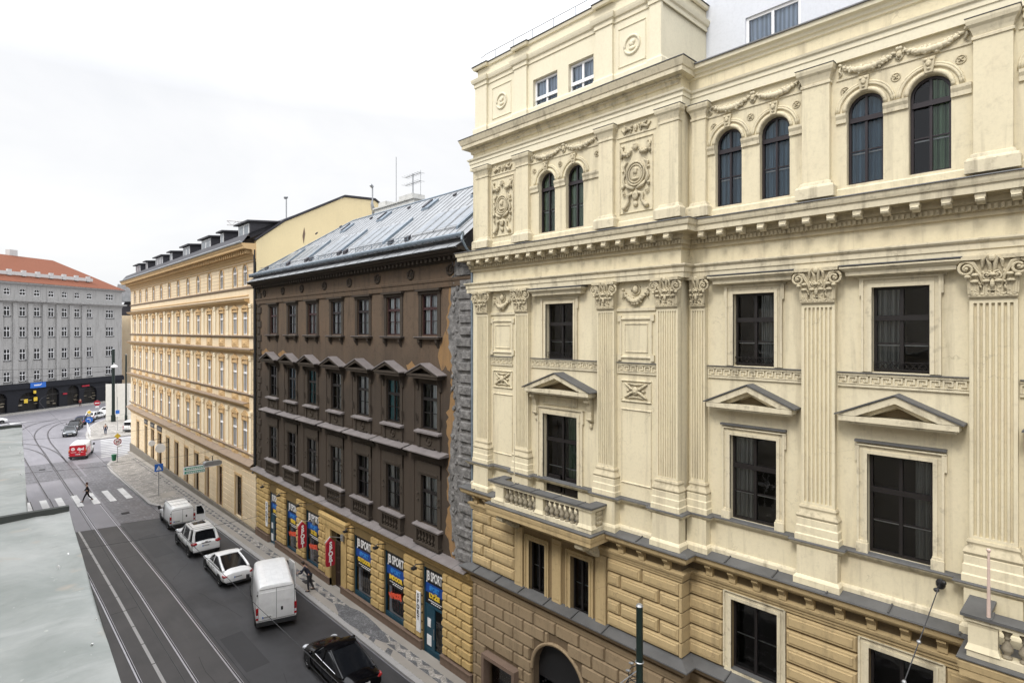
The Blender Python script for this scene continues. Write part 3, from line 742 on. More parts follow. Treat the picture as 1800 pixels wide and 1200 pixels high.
for c in rec_c[:5]:
    for d in (.77,-.585):
        cu=cc[k%len(cc)] if k!=3 else 'curtain_green'
        win(cream,RX+.16,c+d,19.4,.825,2.3,'frame_plum',arch=1,transom=.73,mull=1,bars=1,curtain=cu,inner=True,glass='glass',cpart=(0,1) if k!=3 else (0,.5)); k+=1
for c in (15.04,13.66): win(cream,BX+.16,c,19.4,.84,2.3,'frame_plum',arch=1,transom=.73,mull=1,bars=1,curtain='curtain_green')
def wsill(y0,y1,z,X,parent,out=.05,mat='zinc'):
    b=MB(); b.box(X-out,X+.2,y0,y1,z-.025,z+.0); return b.build('sill',M[mat],parent)
# --- cartouche panels
def cartouche(X,y0,y1,z0,z1):
    square_panel(cream,X,y0,y1,z0,z1,.05,.04,'cartouche_frame')
    b=MB(); c=(y0+y1)/2; w=(y1-y0)/2; m=z0+(z1-z0)*.52; k=w/.7
    for rr,t in ((.36,.035),(.28,.028)): b.tube([(X-.05,c+rr*k*math.cos(a),m+rr*1.12*k*math.sin(a)) for a in [2*math.pi*q/20 for q in range(20)]],t,6,closed=True)
    b.ell((X-.03,c,m),(.03,.28*k,.3*k),0,14,5)
    b.ell((X-.07,c,m+.06),(.08,.09*k,.12*k)); b.ell((X-.06,c,m+.13),(.07,.11*k,.08*k)); b.ell((X-.05,c,m-.07),(.06,.05*k,.08*k)); b.ell((X-.05,c,m-.16),(.06,.15*k,.06*k)); b.ell((X-.13,c,m+.04),(.03,.02,.03))
    h=z1-z0
    for s in (-1,1):
        Y=lambda v:c+s*v*k
        # upper swags, wings, side scrolls, lower consoles and claw feet
        garland(b,X-.03,Y(.12),Y(.58),z1-.3*h/2.4,.2,.07,8,False)
        b.tube([(X-.04,Y(.6),z1-.2),(X-.06,Y(.52),z1-.42),(X-.04,Y(.6),z1-.6)],[.03,.06,.03],6)
        for q in range(4): b.ell((X-.04,Y(.52+.05*(q%2)),z1-.2-.09*q),(.04,.05,.05),q)
        b.tube([(X-.04,Y(.34),m+.45),(X-.06,Y(.5),m+.3),(X-.04,Y(.42),m+.1),(X-.05,Y(.52),m-.12),(X-.05,Y(.44),m-.3),(X-.06,Y(.55),m-.45)],[.03,.05,.035,.05,.035,.05],6)
        b.tube([(X-.05,Y(.06),m-.5),(X-.07,Y(.28),m-.42),(X-.05,Y(.4),m-.3)],[.05,.07,.04],6)
        b.tube([(X-.05,Y(.1),m-.62),(X-.08,Y(.3),m-.7),(X-.07,Y(.26),m-.9),(X-.06,Y(.42),z0+.22),(X-.08,Y(.5),z0+.14)],[.05,.06,.05,.07,.08],6)
        volute(b,X-.04,Y(.46),m-.62,.09*k,s); volute(b,X-.04,Y(.4),z0+.2,.09*k,-s)
        for q in range(5): b.ell((X-.05,Y(.5+.03*math.sin(q*2)),m+.32-.17*q),(.04,.05,.045),q*1.3)
    b.ell((X-.05,c,z1-.28),(.07,.11*k,.13)); b.ell((X-.07,c,z1-.22),(.06,.08*k,.06)); b.ell((X-.06,c,m-.72),(.06,.13*k,.16)); b.ell((X-.08,c,m-.68),(.05,.08*k,.06)); b.ell((X-.05,c,z0+.28),(.05,.1*k,.1))
    b.build('cartouche',M['relief'],cream,smooth=True)
    # griffin frieze above
    b=MB()
    for s in (-1,1):
        Y=lambda v:c+s*v*k
        b.tube([(X-.03,Y(.14),22.32),(X-.05,Y(.3),22.36),(X-.04,Y(.48),22.28),(X-.03,Y(.6),22.42)],[.03,.06,.05,.025],6)
        b.tube([(X-.03,Y(.22),22.36),(X-.03,Y(.2),22.2)],.025,5); b.tube([(X-.03,Y(.5),22.3),(X-.03,Y(.46),22.2)],.03,5); b.ell((X-.04,Y(.17),22.42),(.05,.05,.06))
        b.tube([(X-.04,Y(.34),22.38),(X-.04,Y(.46),22.5)],[.05,.02],5)
    b.ell((X-.04,c,22.36),(.05,.08*k,.1)); b.ell((X-.04,c,22.26),(.05,.05,.04)); b.build('griffin_frieze',M['relief'],cream,smooth=True)
    b=MB(); b.box(X-.03,X+.01,y0-.1,y1+.1,22.13,22.18); b.build('stucco_fillet',M['cream_trim'],cream)
cartouche(BX,16.86,18.2,19.55,22.0); cartouche(BX,10.33,11.66,19.55,22.0)
# --- bay panels beside the order
for (y0,y1) in ((16.86,18.18),(10.33,11.66)):
    c=(y0+y1)/2; w=(y1-y0)
    b=MB(); garland(b,BX-.03,y1-.18,y0+.18,17.0,.38,.095,13); b.ell((BX-.04,c,17.0),(.09,.11,.14)); b.tube([(BX-.02,c+.17*math.cos(a),17.0+.17*math.sin(a)) for a in [2*math.pi*q/12 for q in range(12)]],.03,5,closed=True); b.ell((BX-.09,c,16.97),(.05,.03,.03)); b.build('garland',M['relief'],cream,smooth=True)
    b=MB(); b.box(BX-.05,BX+.01,y0-.1,y1+.1,16.3,16.4); b.build('stucco_fillet',M['cream_trim'],cream)
    square_panel(cream,BX,y0+.02,y1-.02,14.72,16.1,.1,.05)
    square_panel(cream,BX,y0+.2,y1-.2,14.92,15.9,.05,.03)
    b=MB()
    for yy in (y0+.02,y1-.02):
        for zz in (14.76,16.06): b.box(BX-.06,BX,yy-.07,yy+.07,zz-.1,zz+.1)
    b.build('panel_ears',M['cream_trim'],cream)
    square_panel(cream,BX,y0+.06,y1-.06,13.28,14.02,.06,.05)
    b=MB(); zc=13.66
    for s in (-1,1):
        for t in (-1,1):
            b.tube([(BX-.02,c,zc),(BX-.05,c+s*.2,zc+t*.08),(BX-.04,c+s*.36,zc+t*.2),(BX-.03,c+s*.44,zc+t*.24)],[.05,.05,.04,.02],6); volute(b,BX-.02,c+s*.26,zc+t*.15,.07,s*t)
        b.ell((BX-.03,c+s*.3,zc),(.04,.08,.05))
    b.ell((BX-.05,c,zc),(.07,.12,.15)); b.ell((BX-.09,c,zc-.02),(.05,.05,.05)); b.tube([(BX-.03,c-.3,zc-.24),(BX-.04,c,zc-.2),(BX-.03,c+.3,zc-.24)],.03,5); b.tube([(BX-.03,c-.3,zc+.24),(BX-.04,c,zc+.2),(BX-.03,c+.3,zc+.24)],.03,5)
    b.build('strapwork_ornament',M['relief'],cream,smooth=True)
    square_panel(cream,BX,y0+.06,y1-.06,10.55,13.06,.06,.035)
# --- windows of the two main floors
def surround(X,y0,y1,z0,z1,w=.2,t=.07,ears=True,bottom=False,mat='cream_trim',parent=None,name='window_surround'):
    b=MB(); o=.03
    for (ww,tt) in ((w,t*.55),(w*.45,t),):
        b.box(X-tt,X+.01,y0-ww,y0+.0,z0,z1); b.box(X-tt,X+.01,y1-.0,y1+ww,z0,z1); b.box(X-tt-.001,X+.01,y0-ww,y1+ww,z1,z1+ww)
    for s,y in ((-1,y0-w),(1,y1+w)):
        b.box(X-t-.02,X+.01,y-.025,y+.025,z0,z1+w)
        if ears: b.box(X-t-.01,X+.01,y-(.07 if s<0 else 0),y+(.07 if s>0 else 0),z1-.2,z1+w+.02)
    b.box(X-t-.03,X+.01,y0-w-(.07 if ears else 0),y1+w+(.07 if ears else 0),z1+w,z1+w+.03)
    if bottom: b.box(X-t,X+.01,y0-w,y1+w,z0-w*.6,z0)
    return b.build(name,M[mat],parent or cream)
def hood(X,c,hw,z0=16.94,z1=17.26):
    b=MB(); prof=[(0,z0),(.05,z0),(.06,z0+.06),(.26,z0+.1),(.27,z0+.19),(.3,z0+.21),(.38,z0+.28),(.38,z1),(0,z1+.02)]
    b.sweep([(X+.05,c+hw-.35),(X,c+hw-.35),(X,c-hw+.35),(X+.05,c-hw+.35)],prof); o=b.build('window_hood',M['cream_trim'],cream)
    b=MB(); b.box(X-.4,X,c-hw-.04,c+hw+.04,z1+.022,z1+.05); b.build('flashing',M['zinc'],o)
def grille(X,y0,y1,z):
    b=MB(); 
    for zz in (z+.02,z+.2): b.box(X-.012,X+.012,y0,y1,zz,zz+.02)
    n=int((y1-y0)/.12)
    for k in range(n):
        a=y0+(y1-y0)*k/n; c=y0+(y1-y0)*(k+1)/n; b.tube([(X,a,z+.03),(X,c,z+.2)],.008,4); b.tube([(X,c,z+.03),(X,a,z+.2)],.008,4)
    b.build('window_grille',M['frame_dark'],cream)
def pediment(X,c,hw,zb=13.32,za=14.12,out=.42,consoles=False):
    b=MB(); pr=[(X,c-hw,),(X,c+hw)]
    b.box(X-out+.06,X,c-hw+.1,c+hw-.1,zb,zb+.06); b.box(X-out,X,c-hw+.04,c+hw-.04,zb+.061,zb+.19)
    zz=zb+.2; h=za-zz
    # raking cornices
    for s in (-1,1):
        e=c+s*hw; th=.17
        pts=[(e,zz),(c,za-.05),(c,za-.05-th),(e-s*.42,zz)]
        b.prism_x(pts if s<0 else pts[::-1],X-out,X)
        pts=[(e-s*.42,zz+.001),(c,za-.05-th-.001),(c,za-.05-th-.1),(e-s*.7,zz+.001)]
        b.prism_x(pts if s<0 else pts[::-1],X-out*.62,X)
    b.prism_x([(c-hw+.6,zz),(c+hw-.6,zz),(c,za-.3)],X-.06,X)
    o=b.build('pediment',M['cream_trim'],cream)
    b=MB()
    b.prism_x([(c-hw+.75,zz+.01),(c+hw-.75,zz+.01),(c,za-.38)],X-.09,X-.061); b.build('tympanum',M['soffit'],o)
    b=MB()
    for s in (-1,1):
        e=c+s*(hw+.05)
        pts=[(e,zz-.01),(c,za-.03),(c,za+.005),(e,zz+.03)]
        b.prism_x(pts if s<0 else pts[::-1],X-out-.04,X)
    b.build('flashing',M['zinc'],o)
    if consoles:
        for s in (-1,1):
            y=c+s*(hw-.28); b=MB(); b.prism_y([(X,zb),(X-.3,zb),(X-.32,zb-.12),(X-.22,zb-.28),(X-.14,zb-.5),(X-.16,zb-.7),(X-.1,zb-.85),(X,zb-.9)],y-.09,y+.09)
            b.tube([(X-.27,y-.11,zb-.12),(X-.27,y+.11,zb-.12)],.07,8); b.tube([(X-.12,y-.11,zb-.76),(X-.12,y+.11,zb-.76)],.06,8); b.ell((X-.06,y,zb-1.0),(.05,.07,.1)); b.build('console',M['relief'],o)
for c in rec_c[:4]:
    surround(RX,c-.6,c+.6,14.62,16.73,.2); hood(RX,c,1.22); 
    win(cream,RX+.14,c,14.63,1.2,2.1,'frame_dark',transom=.64,mull=1,bars=1,glass='glass',curtain='curtain_dark',cpart=(0,.42) if c>5 else (.55,1)); grille(RX+.06,c-.58,c+.58,14.66)
    pediment(RX,c+.02,1.27)
    b=MB(); b.box(RX-.12,RX,c-.93,c+.97,12.84,12.9); b.build('surround_flashing',M['zinc'],cream)
    surround(RX,c-.66,c+.7,10.3,12.56,.2)
    b=MB()
    for s in (-1,1):
        y=c+.02+s*.78; b.box(RX-.13,RX,y-.13,y+.13,10.06,10.3); b.box(RX-.1,RX,y-.11,y+.11,10.3,10.36)
    b.build('surround_foot',M['cream_trim'],cream)
    win(cream,RX+.14,c+.02,10.08,1.34,2.48,'frame_dark',transom=.64,mull=1,bars=1,glass='glass',curtain='curtain_dark',cpart=(.5,1) if c>5 else (0,.3))
    b=MB(); b.box(RX-.02,RX,c-.62,c+.66,13.0,13.3); 
    surround(RX,c-.67,c+.67,5.62,7.68,.21,.05,ears=False,bottom=True,mat='cream_trim')
    win(cream,RX+.14,c,5.63,1.34,2.05,'frame_dark',transom=0,mull=1,glass='glass_dark')
    wsill(c-.66,c+.66,5.64,RX,cream)
c=14.37
surround(BX,13.68,15.06,14.6,16.66,.17); hood(BX,c,1.3,16.88,17.2)
win(cream,BX+.16,c,14.58,1.38,2.08,'frame_dark',transom=.64,mull=1,bars=1,glass='glass_dark'); grille(BX+.06,13.7,15.04,14.62)
pediment(BX,14.1+.1,1.62,13.28,14.12,.5,True)
surround(BX,13.5,15.2,9.9,12.5,.24)
b=MB(); square_panel(cream,BX-.03,13.5,15.2,12.85,13.2,.05,.03)
o=win(cream,BX+.16,14.35,9.5,1.7,3.0,'frame_dark',transom=.68,mull=1,bars=0,glass='glass_dark',curtain='curtain_green',cpart=(.0,.42))
b=MB()
for s in (-1,1):
    y=s*.42
    b.box(-.03,.0,y-.3,y+.3,.1,.7); b.box(-.05,-.03,y-.22,y+.22,.2,.6)
b.build('door_panel',M['frame_dark'],o,world=False)
for c2 in (15.55,13.4):
    win(cream,BX+.14,c2,5.46,.85,1.98,'frame_dark',transom=0,mull=1,glass='glass_dark',room='room_warm' if c2<14 else 'room'); surround(BX,c2-.425,c2+.425,5.46,7.44,.19,.05,ears=False,mat='ochre'); wsill(c2-.42,c2+.42,5.47,BX,cream)
for y in (16.5,14.47,12.4):
    b=MB(); b.box(BX-.1,BX,y-.22,y+.22,5.5,7.86); b.block(BX-.1,BX-.12,y-.16,y+.16,5.62,7.7,.03); b.build('panelled_pier',M['ochre'],cream)
# --- rustication
def rust(X,y0,y1,z0,z1,courses,cuts,mat,name='rusticated_masonry',proud=.09,joint=.045,ch=.04,alt=True,frame=True):
    b=MB(); h=(z1-z0)/courses
    for i in range(courses):
        a=z0+i*h+joint/2; c=z0+(i+1)*h-joint/2; cs=cuts[i%len(cuts)] if isinstance(cuts[0],(list,tuple)) else cuts
        ed=[y0]+[y for y in cs if y0<y<y1]+[y1]
        for p,q in zip(ed,ed[1:]):
            b.block(X+.005,X-proud,p+joint/2,q-joint/2,a,c,ch)
            if frame and q-p>.45: b.block(X-proud+.002,X-proud-.025,p+.11,q-.11,a+.09,c-.09,.02)
    return b.build(name,M[mat],cream)
zc0,zc1=5.56,7.88
rust(BX,16.74,YL-.0,zc0,zc1,5,[[18.2],[18.7]],'ochre')
rust(BX,YB,12.16,zc0,zc1,5,[[10.75],[10.1,11.6]],'ochre')
rust(RX,8.27,YB,zc0,zc1,5,[],'ochre')if False else rust(RX,8.19,YB,zc0,zc1,5,[[100]],'ochre')
b=MB(); h=(zc1-zc0)/5
for i in range(5):
    a=zc0+i*h+.015; b.prism_z([(BX-.07,YB+.03),(BX-.07,YB-.06),(RX-.02,YB-.06),(RX-.02,YB+.03)],a,a+h-.05)
b.build('corner_rustication',M['ochre'],cream)
for i in range(len(rec_c)-1):
    rust(RX,rec_c[i+1]+.89,rec_c[i]-.89,zc0,zc1,5,[[100]],'ochre')
gz0,gz1=-.2,4.7; hh=.49
# ground floor of the bay, round the arched entrance and the framed opening
b=MB()
def clip_rust(b,X,y0,y1,z0,z1,blk,off):
    """courses of blocks leaving the arch and rectangular openings free"""
    i=0;z=z0
    while z<z1-.05:
        y=y0-(off if i%2 else 0)
        while y<y1:
            p=max(y,y0);q=min(y+blk,y1); zm=z+hh/2
            segs=[(p,q)]
            # arch: centre 14.475, half width 1.27, springing 2.53
            hw=0
            if zm<2.6: hw=1.36
            elif zm<2.53+1.5: hw=math.sqrt(max(0,1.5**2-(zm-2.53)**2))
            cutr=[(14.475-hw,14.475+hw)] if hw>0 else []
            if z<2.25: cutr.append((16.6,18.5))
            for a,c in cutr:
                ns=[]
                for s in segs:
                    if c<=s[0] or a>=s[1]: ns.append(s)
                    else:
                        if s[0]<a: ns.append((s[0],a))
                        if s[1]>c: ns.append((c,s[1]))
                segs=ns
            for s in segs:
                if s[1]-s[0]>.12: b.block(X+.005,X-.085,s[0]+.02,s[1]-.02,z+.022,z+hh-.022,.035)
            y+=blk
        z+=hh; i+=1
clip_rust(b,BX,YB+.02,YL-.05,-.2,4.5,1.15,.57); b.build('ground_rustication',M['ochre_dark'],cream)
b=MB(); archv=[(BX-.04,14.475+1.33*math.cos(a),2.53+1.33*math.sin(a)) for a in [math.pi*k/20 for k in range(21)]]; b.tube(archv,.07,6); b.build('arch_moulding',M['ochre_dark'],cream)
b=MB(); b.box(BX+.3,BX+.36,13.2,15.75,0,3.8); o=b.build('entrance_infill',M['black'],cream)
b=MB(); b.box(BX+.3,BX+.38,14.5,15.7,1.7,2.15); o=b.build('entrance_sign',plain('pale_blue_sign',(.16,.26,.30),.5),cream)
b=MB()
for k in range(8): b.ell((BX+.295,14.6+.13*k,1.85+.11*(k*3%4)),(.004,.05,.05))
b.build('sign_dots',M['black'],o)
b=MB()
for (a,c,e,f) in ((16.5,18.5,1.95,2.1),(16.5,16.65,.3,1.95),(18.35,18.5,.3,1.95)): b.box(BX-.35,BX+.02,a,c,e,f)
b.build('display_case',M['stone_brown'],cream); b=MB(); b.box(BX+.1,BX+.14,16.65,18.35,.3,1.95); b.build('display_glass',M['glass_dark'],cream); b=MB(); b.box(BX+.3,BX+.34,16.65,18.35,.3,1.95); b.build('display_back',M['frame_dark'],cream)
# recessed ground floor
for i in range(4):
    a=rec_c[i+1]+1.0; c=rec_c[i]-1.0
    b=MB(); z=0
    for k in range(9): b.block(RX+.005,RX-.06,a,c,k*.5+.015,k*.5+.485,.03)
    b.build('ground_rustication',M['ochre_dark'],cream)
    win(cream,RX+.16,rec_c[i],.9,1.6,3.1,'frame_dark',transom=.7,glass='glass_dark')
# --- balconies
def baluster_mesh(h,mat='soot'):
    b=MB(); b.lathe((0,0,0),[(.085,0),(.085,h*.07),(.05,h*.1),(.045,h*.14),(.1,h*.27),(.105,h*.33),(.085,h*.42),(.045,h*.55),(.04,h*.64),(.06,h*.66),(.045,h*.7),(.055,h*.78),(.085,h*.86),(.085,h)],10); return b.mesh('baluster',[M[mat]],True)
balm=baluster_mesh(.6)
def balcony(y0,y1,X,out,piers,Xf):
    """slab y0..y1 (y1>y0); front rail plane Xf"""
    bal=MB(); 
    pa=[(X,y1),(X-out,y1),(X-out,y0),(X,y0)]
    bal.sweep(pa,[(-.1,8.5),(-.1,8.52),(-.02,8.58),(0,8.64),(.02,8.66),(.04,8.8),(-.0,8.84)]); bal.prism_z([(X,y0),(X,y1),(X-out,y1),(X-out,y0)][::-1],8.5,8.85)
    o=bal.build('balcony',M['ochre'],cream)
    s=MB(); s.prism_z([(X,y0-.05),(X-out-.06,y0-.05),(X-out-.06,y1+.05),(X,y1+.05)],8.862,8.885); s.build('floor_sheet',M['zinc'],o)
    f=MB(); f.box(Xf-.02,Xf+.26,y0+.1,y1-.1,8.89,9.03); f.box(Xf+.26,X,y0+.1,y0+.38,8.89,9.03); f.box(Xf+.26,X,y1-.38,y1-.1,8.89,9.03); f.build('plinth',M['cream_trim'],o)
    for (a,c) in piers:
        p=MB(); p.sweep([(Xf+.2,c),(Xf,c),(Xf,a),(Xf+.2,a),(Xf+.2,c)],[(0,9.64),(.02,9.6),(.0,9.54),(0,9.16),(.03,9.08),(.05,9.03)][::-1],False); p.build('pier',M['cream'],o)
    edges=sorted(piers)
    for (a,c),(e,g) in zip(edges,edges[1:]):
        L=e-c; n=int(L/.235)
        for k in range(n): link('baluster',balm,o,Vector((Xf+.11,c+(k+.5)*L/n,9.03))-wloc(o))
    r=MB(); r.box(Xf-.05,Xf+.29,y0+.05,y1-.05,9.63,9.72); r.box(Xf+.29,X,y0+.05,y0+.42,9.63,9.72); r.box(Xf+.29,X,y1-.42,y1-.05,9.63,9.72); r.build('handrail',M['cream_trim'],o)
    r=MB(); r.box(Xf-.1,Xf+.34,y0,y1,9.722,9.78); r.box(Xf+.34,X,y0,y0+.46,9.722,9.78); r.box(Xf+.34,X,y1-.46,y1,9.722,9.78)
    yy=y0+.6
    while yy<y1: r.box(Xf-.105,Xf+.345,yy,yy+.03,9.78,9.8); yy+=1.1
    r.build('coping_sheet',M['zinc'],o)
    # pierced side panel
    for y in (y0+.24,y1-.24):
        q=MB(); q.box(Xf+.3,X-.02,y-.05,y+.05,9.03,9.63)
        for k in range(9): q.ell((Xf+.4+.1*(k%3),y-.06 if y<(y0+y1)/2 else y+.06,9.14+.17*(k//3)),(.06,.04,.07))
        q.build('side_panel',M['relief'],o)
    return o
bl=balcony(11.97,17.2,BX-.2,.98,[(12.08,12.62),(14.3,14.66),(16.4,16.86)],15.0)
for y in (12.6,16.6):
    b=MB(); b.prism_y([(BX-.1,8.5),(BX-1.0,8.5),(BX-1.02,8.36),(BX-.75,8.3),(BX-.5,8.0),(BX-.3,7.85),(BX-.1,7.8)],y-.16,y+.16)
    b.tube([(BX-.92,y-.18,8.34),(BX-.92,y+.18,8.34)],.13,10)
    for k in range(4): b.ell((BX-.75+.15*k,y-.17,8.25-.1*k),(.09,.04,.06),0)
    b.build('console',M['relief'],bl)
balcony(-2.1,2.32,RX-.2,1.3,[(1.72,2.2),(-.3,.1),(-2.0,-1.5)],15.15)
# flagpoles leaning on the balconies and the small wall socket
for (x,y,z0,h,r) in ((15.2,16.0,9.8,1.9,.02),(15.2,1.87,9.8,1.35,.035)):
    t=thing('flagpole','bare slim flagpole standing in the '+('far left balcony of the cream palace' if y>5 else 'balcony at the right edge of the photo'),'flagpole',(x,y,z0),0,'bare flagpoles on the balconies'); 
    b=MB(); b.tube([(0,0,-.02),(0,0,h)],[r,r*.6],8); b.ell((0,0,h),(r*1.2,)*3); b.build('pole',M['cream_trim'] if y>5 else plain('pinkish_pole',(.55,.42,.36),.5),t,world=False)
# wall anchor of a span wire
# ================================================================== the soot-brown house with the sports shop
NX=16.1; NY0,NY1=19.55,45.7
brown=thing('brown_house','soot-brown house with peeling corner plaster and a yellow sports shop below','building',(NX,32,0))
ny=[22.86,26.1,29.28,32.52,35.9,39.1,42.45]
b=MB(); ops=[]
for y in ny: ops+= [(y-.66,y+.66,15.42,17.4),(y-.66,y+.66,10.88,13.1),(y-.68,y+.68,6.3,8.65)]
wall(b,NX,NY0+1.55,NY1,5.2,19.3,ops,.22); b.build('wall',M['brown'],brown)
b=MB(); b.quad((NX,NY0,-.6),(NX,NY0,19.3),(28,NY0,19.3),(28,NY0,-.6)); b.quad((NX,NY1,-1),(28,NY1,-1),(28,NY1,19.3),(NX,NY1,19.3)); b.build('side_wall',M['brown'],brown)
# decayed corner: bare grey stone with orange plaster edge, patches of relief
m,nt_,bs=nmat('peeled_grey_masonry'); v=coords(nt_); 
vo=N(nt_,'ShaderNodeTexVoronoi',Scale=2.2); nt_.links.new(coords(nt_,(1,1,2.2)),vo.inputs['Vector'])
c1=mixc(nt_,ramp(nt_,noise(nt_,v,3,6,.7),.3,.7),(.055,.053,.05),(.26,.25,.24)); c1=mixc(nt_,ramp(nt_,vo.outputs['Distance'],.0,.5,.4,0),c1,(.05,.05,.05))
nt_.links.new(c1,bs.inputs['Base Color']); bs.inputs['Roughness'].default_value=.95; bump(nt_,bs,noise(nt_,v,5,5,.7),1,.08); M['peeled']=m
M['orange_plaster']=plaster('old_orange_plaster',(.23,.14,.065),(.10,.07,.05),.9,1.0)
b=MB(); K=70; rng=random.Random(3); edge=[]; edge2=[]
for k in range(K+1):
    z=5.2+14.1*k/K; e=NY0+1.55+.22*math.sin(z*.9)+.13*rng.uniform(-1,1); edge.append((e,z))
    o=.05+.42*max(0,math.sin(z*1.15+.7))*(1 if z<16.2 else .2)+.1*rng.random(); edge2.append((e+o,z))
vs=[];fs=[]
for e,z in edge: vs+= [(NX-.03,NY0,z),(NX-.03,e,z)]
b.add(vs,[(2*k,2*k+2,2*k+3,2*k+1) for k in range(K)])
for i in range(26):
    z=5.35+i*.53; a=(.7 if i%2 else 1.0)+rng.uniform(-.12,.2)
    b.block(NX-.02,NX-.1-rng.uniform(0,.06),NY0+.02,NY0+a,z+rng.uniform(0,.05),z+.46-rng.uniform(0,.06),.05)
    for q in range(2): b.ell((NX-.05,NY0+1.2+rng.uniform(-.2,.3),z+rng.uniform(0,.5)),(.05,rng.uniform(.06,.16),rng.uniform(.05,.14)),rng.uniform(0,3),6,4)
b.build('peeled_corner',M['peeled'],brown)
b=MB(); vs=[]
for (e,z),(g,_) in zip(edge,edge2): vs+= [(NX-.012,e-.1,z),(NX-.012,g,z)]
b.add(vs,[(2*k,2*k+2,2*k+3,2*k+1) for k in range(K)])
for (yy,zz,r1,r2) in ((43.9,13.9,.9,.35),(40.7,14.0,.8,.22),(24.4,13.75,.5,.3),(21.6,14.6,.5,.8)):
    pts=[(yy+r1*math.cos(a)*(1+.25*math.sin(3*a+yy)),zz+r2*math.sin(a)*(1+.3*math.sin(5*a))) for a in [2*math.pi*k/20 for k in range(20)]]
    b.add([(NX-.008,p[0],p[1]) for p in pts],[tuple(range(20))])
b.build('orange_plaster_patches',M['orange_plaster'],brown)
b=MB()
for i in range(27):
    z=5.3+i*.53; a=.55 if i%2 else .8; b.block(NX,NX-.08,NY1-a-.1,NY1-.1,z,z+.48,.03)
b.build('corner_quoins',M['brown_trim'],brown)
npath=[(NX+.3,NY1+.02),(NX,NY1+.02),(NX,NY0-.0)]
def nmould(name,prof,mat,path=None,parent=None,smooth=False):
    b=MB(); b.sweep(path or [(NX,NY1),(NX,NY0)],prof); return b.build(name,M[mat],parent or brown)
nmould('eaves_cornice',[(0,18.8),(.06,18.82),(.1,18.9),(.12,19.0),(.45,19.05),(.5,19.12),(.72,19.16),(.78,19.3),(.0,19.34)],'brown_trim')
b=MB(); dentils(b,NX-.1,NY0,NY1,18.86,19.02,.3,.36,.17); b.build('eaves_brackets',M['brown_trim'],brown)
nmould('string_band',[(0,17.66),(.08,17.68),(.1,17.9),(.14,17.95),(.16,18.05),(0,18.1)],'brown')
b=MB()
for y in [21.2]+[a+1.62 for a in ny[:-1]]+[44.2]:
    b.tube([(NX-.02,y+.2*math.cos(a),18.46+.22*math.sin(a)) for a in [2*math.pi*q/14 for q in range(14)]],.05,6,closed=True); b.ell((NX,y,18.46),(.05,.12,.13)); b.tube([(NX-.02,y+.3,18.6),(NX-.03,y+.24,18.3),(NX-.02,y+.05,18.2)],.035,5); b.tube([(NX-.02,y-.3,18.6),(NX-.03,y-.24,18.3),(NX-.02,y-.05,18.2)],.035,5)
b.build('frieze_wreaths',M['brown_trim'],brown,smooth=True)
def nped(c):
    b=MB(); X=NX; zb,za,hw,out=13.48,14.08,1.34,.5
    b.box(X-out+.05,X,c-hw+.12,c+hw-.12,zb-.12,zb); b.box(X-out,X,c-hw+.05,c+hw-.05,zb+.001,zb+.1)
    for s in (-1,1):
        e=c+s*hw; pts=[(e,zb+.1),(c,za-.03),(c,za-.2),(e-s*.4,zb+.1)]
        b.prism_x(pts if s<0 else pts[::-1],X-out,X)
        b.prism_y([(X,zb-.12),(X-.26,zb-.12),(X-.26,zb-.28),(X-.12,zb-.5),(X-.1,zb-.7),(X,zb-.75)],c+s*.93-.09,c+s*.93+.09)
    b.prism_x([(c-hw+.5,zb+.1),(c+hw-.5,zb+.1),(c,za-.2)],X-.1,X)
    o=b.build('window_pediment',M['brown_trim'],brown); b=MB()
    for s in (-1,1):
        e=c+s*(hw+.05); pts=[(e,zb+.06),(c,za-.02),(c,za+.03),(e,zb+.11)]
        b.prism_x(pts if s<0 else pts[::-1],X-out-.05,X)
    b.build('flashing',M['sill_grey'],o)
M['sill_grey']=zinc('dusty_grey_sheet',(.19,.17,.165),.6)
def scallop(b,X,y0,y1,z,out,th=.06,drop=0):
    """zinc-covered ledge with a softly curved front edge"""
    K=8; vs=[];fs=[]
    for k in range(K+1):
        t=k/K; y=y0+(y1-y0)*t; o=out
        vs+= [(X,y,z+drop),(X-o,y,z),(X-o,y,z-th),(X,y,z-th)]
    for k in range(K):
        for j in range(3): fs.append((k*4+j,k*4+j+1,k*4+4+j+1,k*4+4+j))
    fs+=[(0,3,2,1),(K*4,K*4+1,K*4+2,K*4+3)]
    b.add(vs,fs)
bal2=baluster_mesh(.5,'brown_trim')
tf=['frame_red','frame_red','frame_plum','frame_plum','frame_red','frame_plum','frame_red']
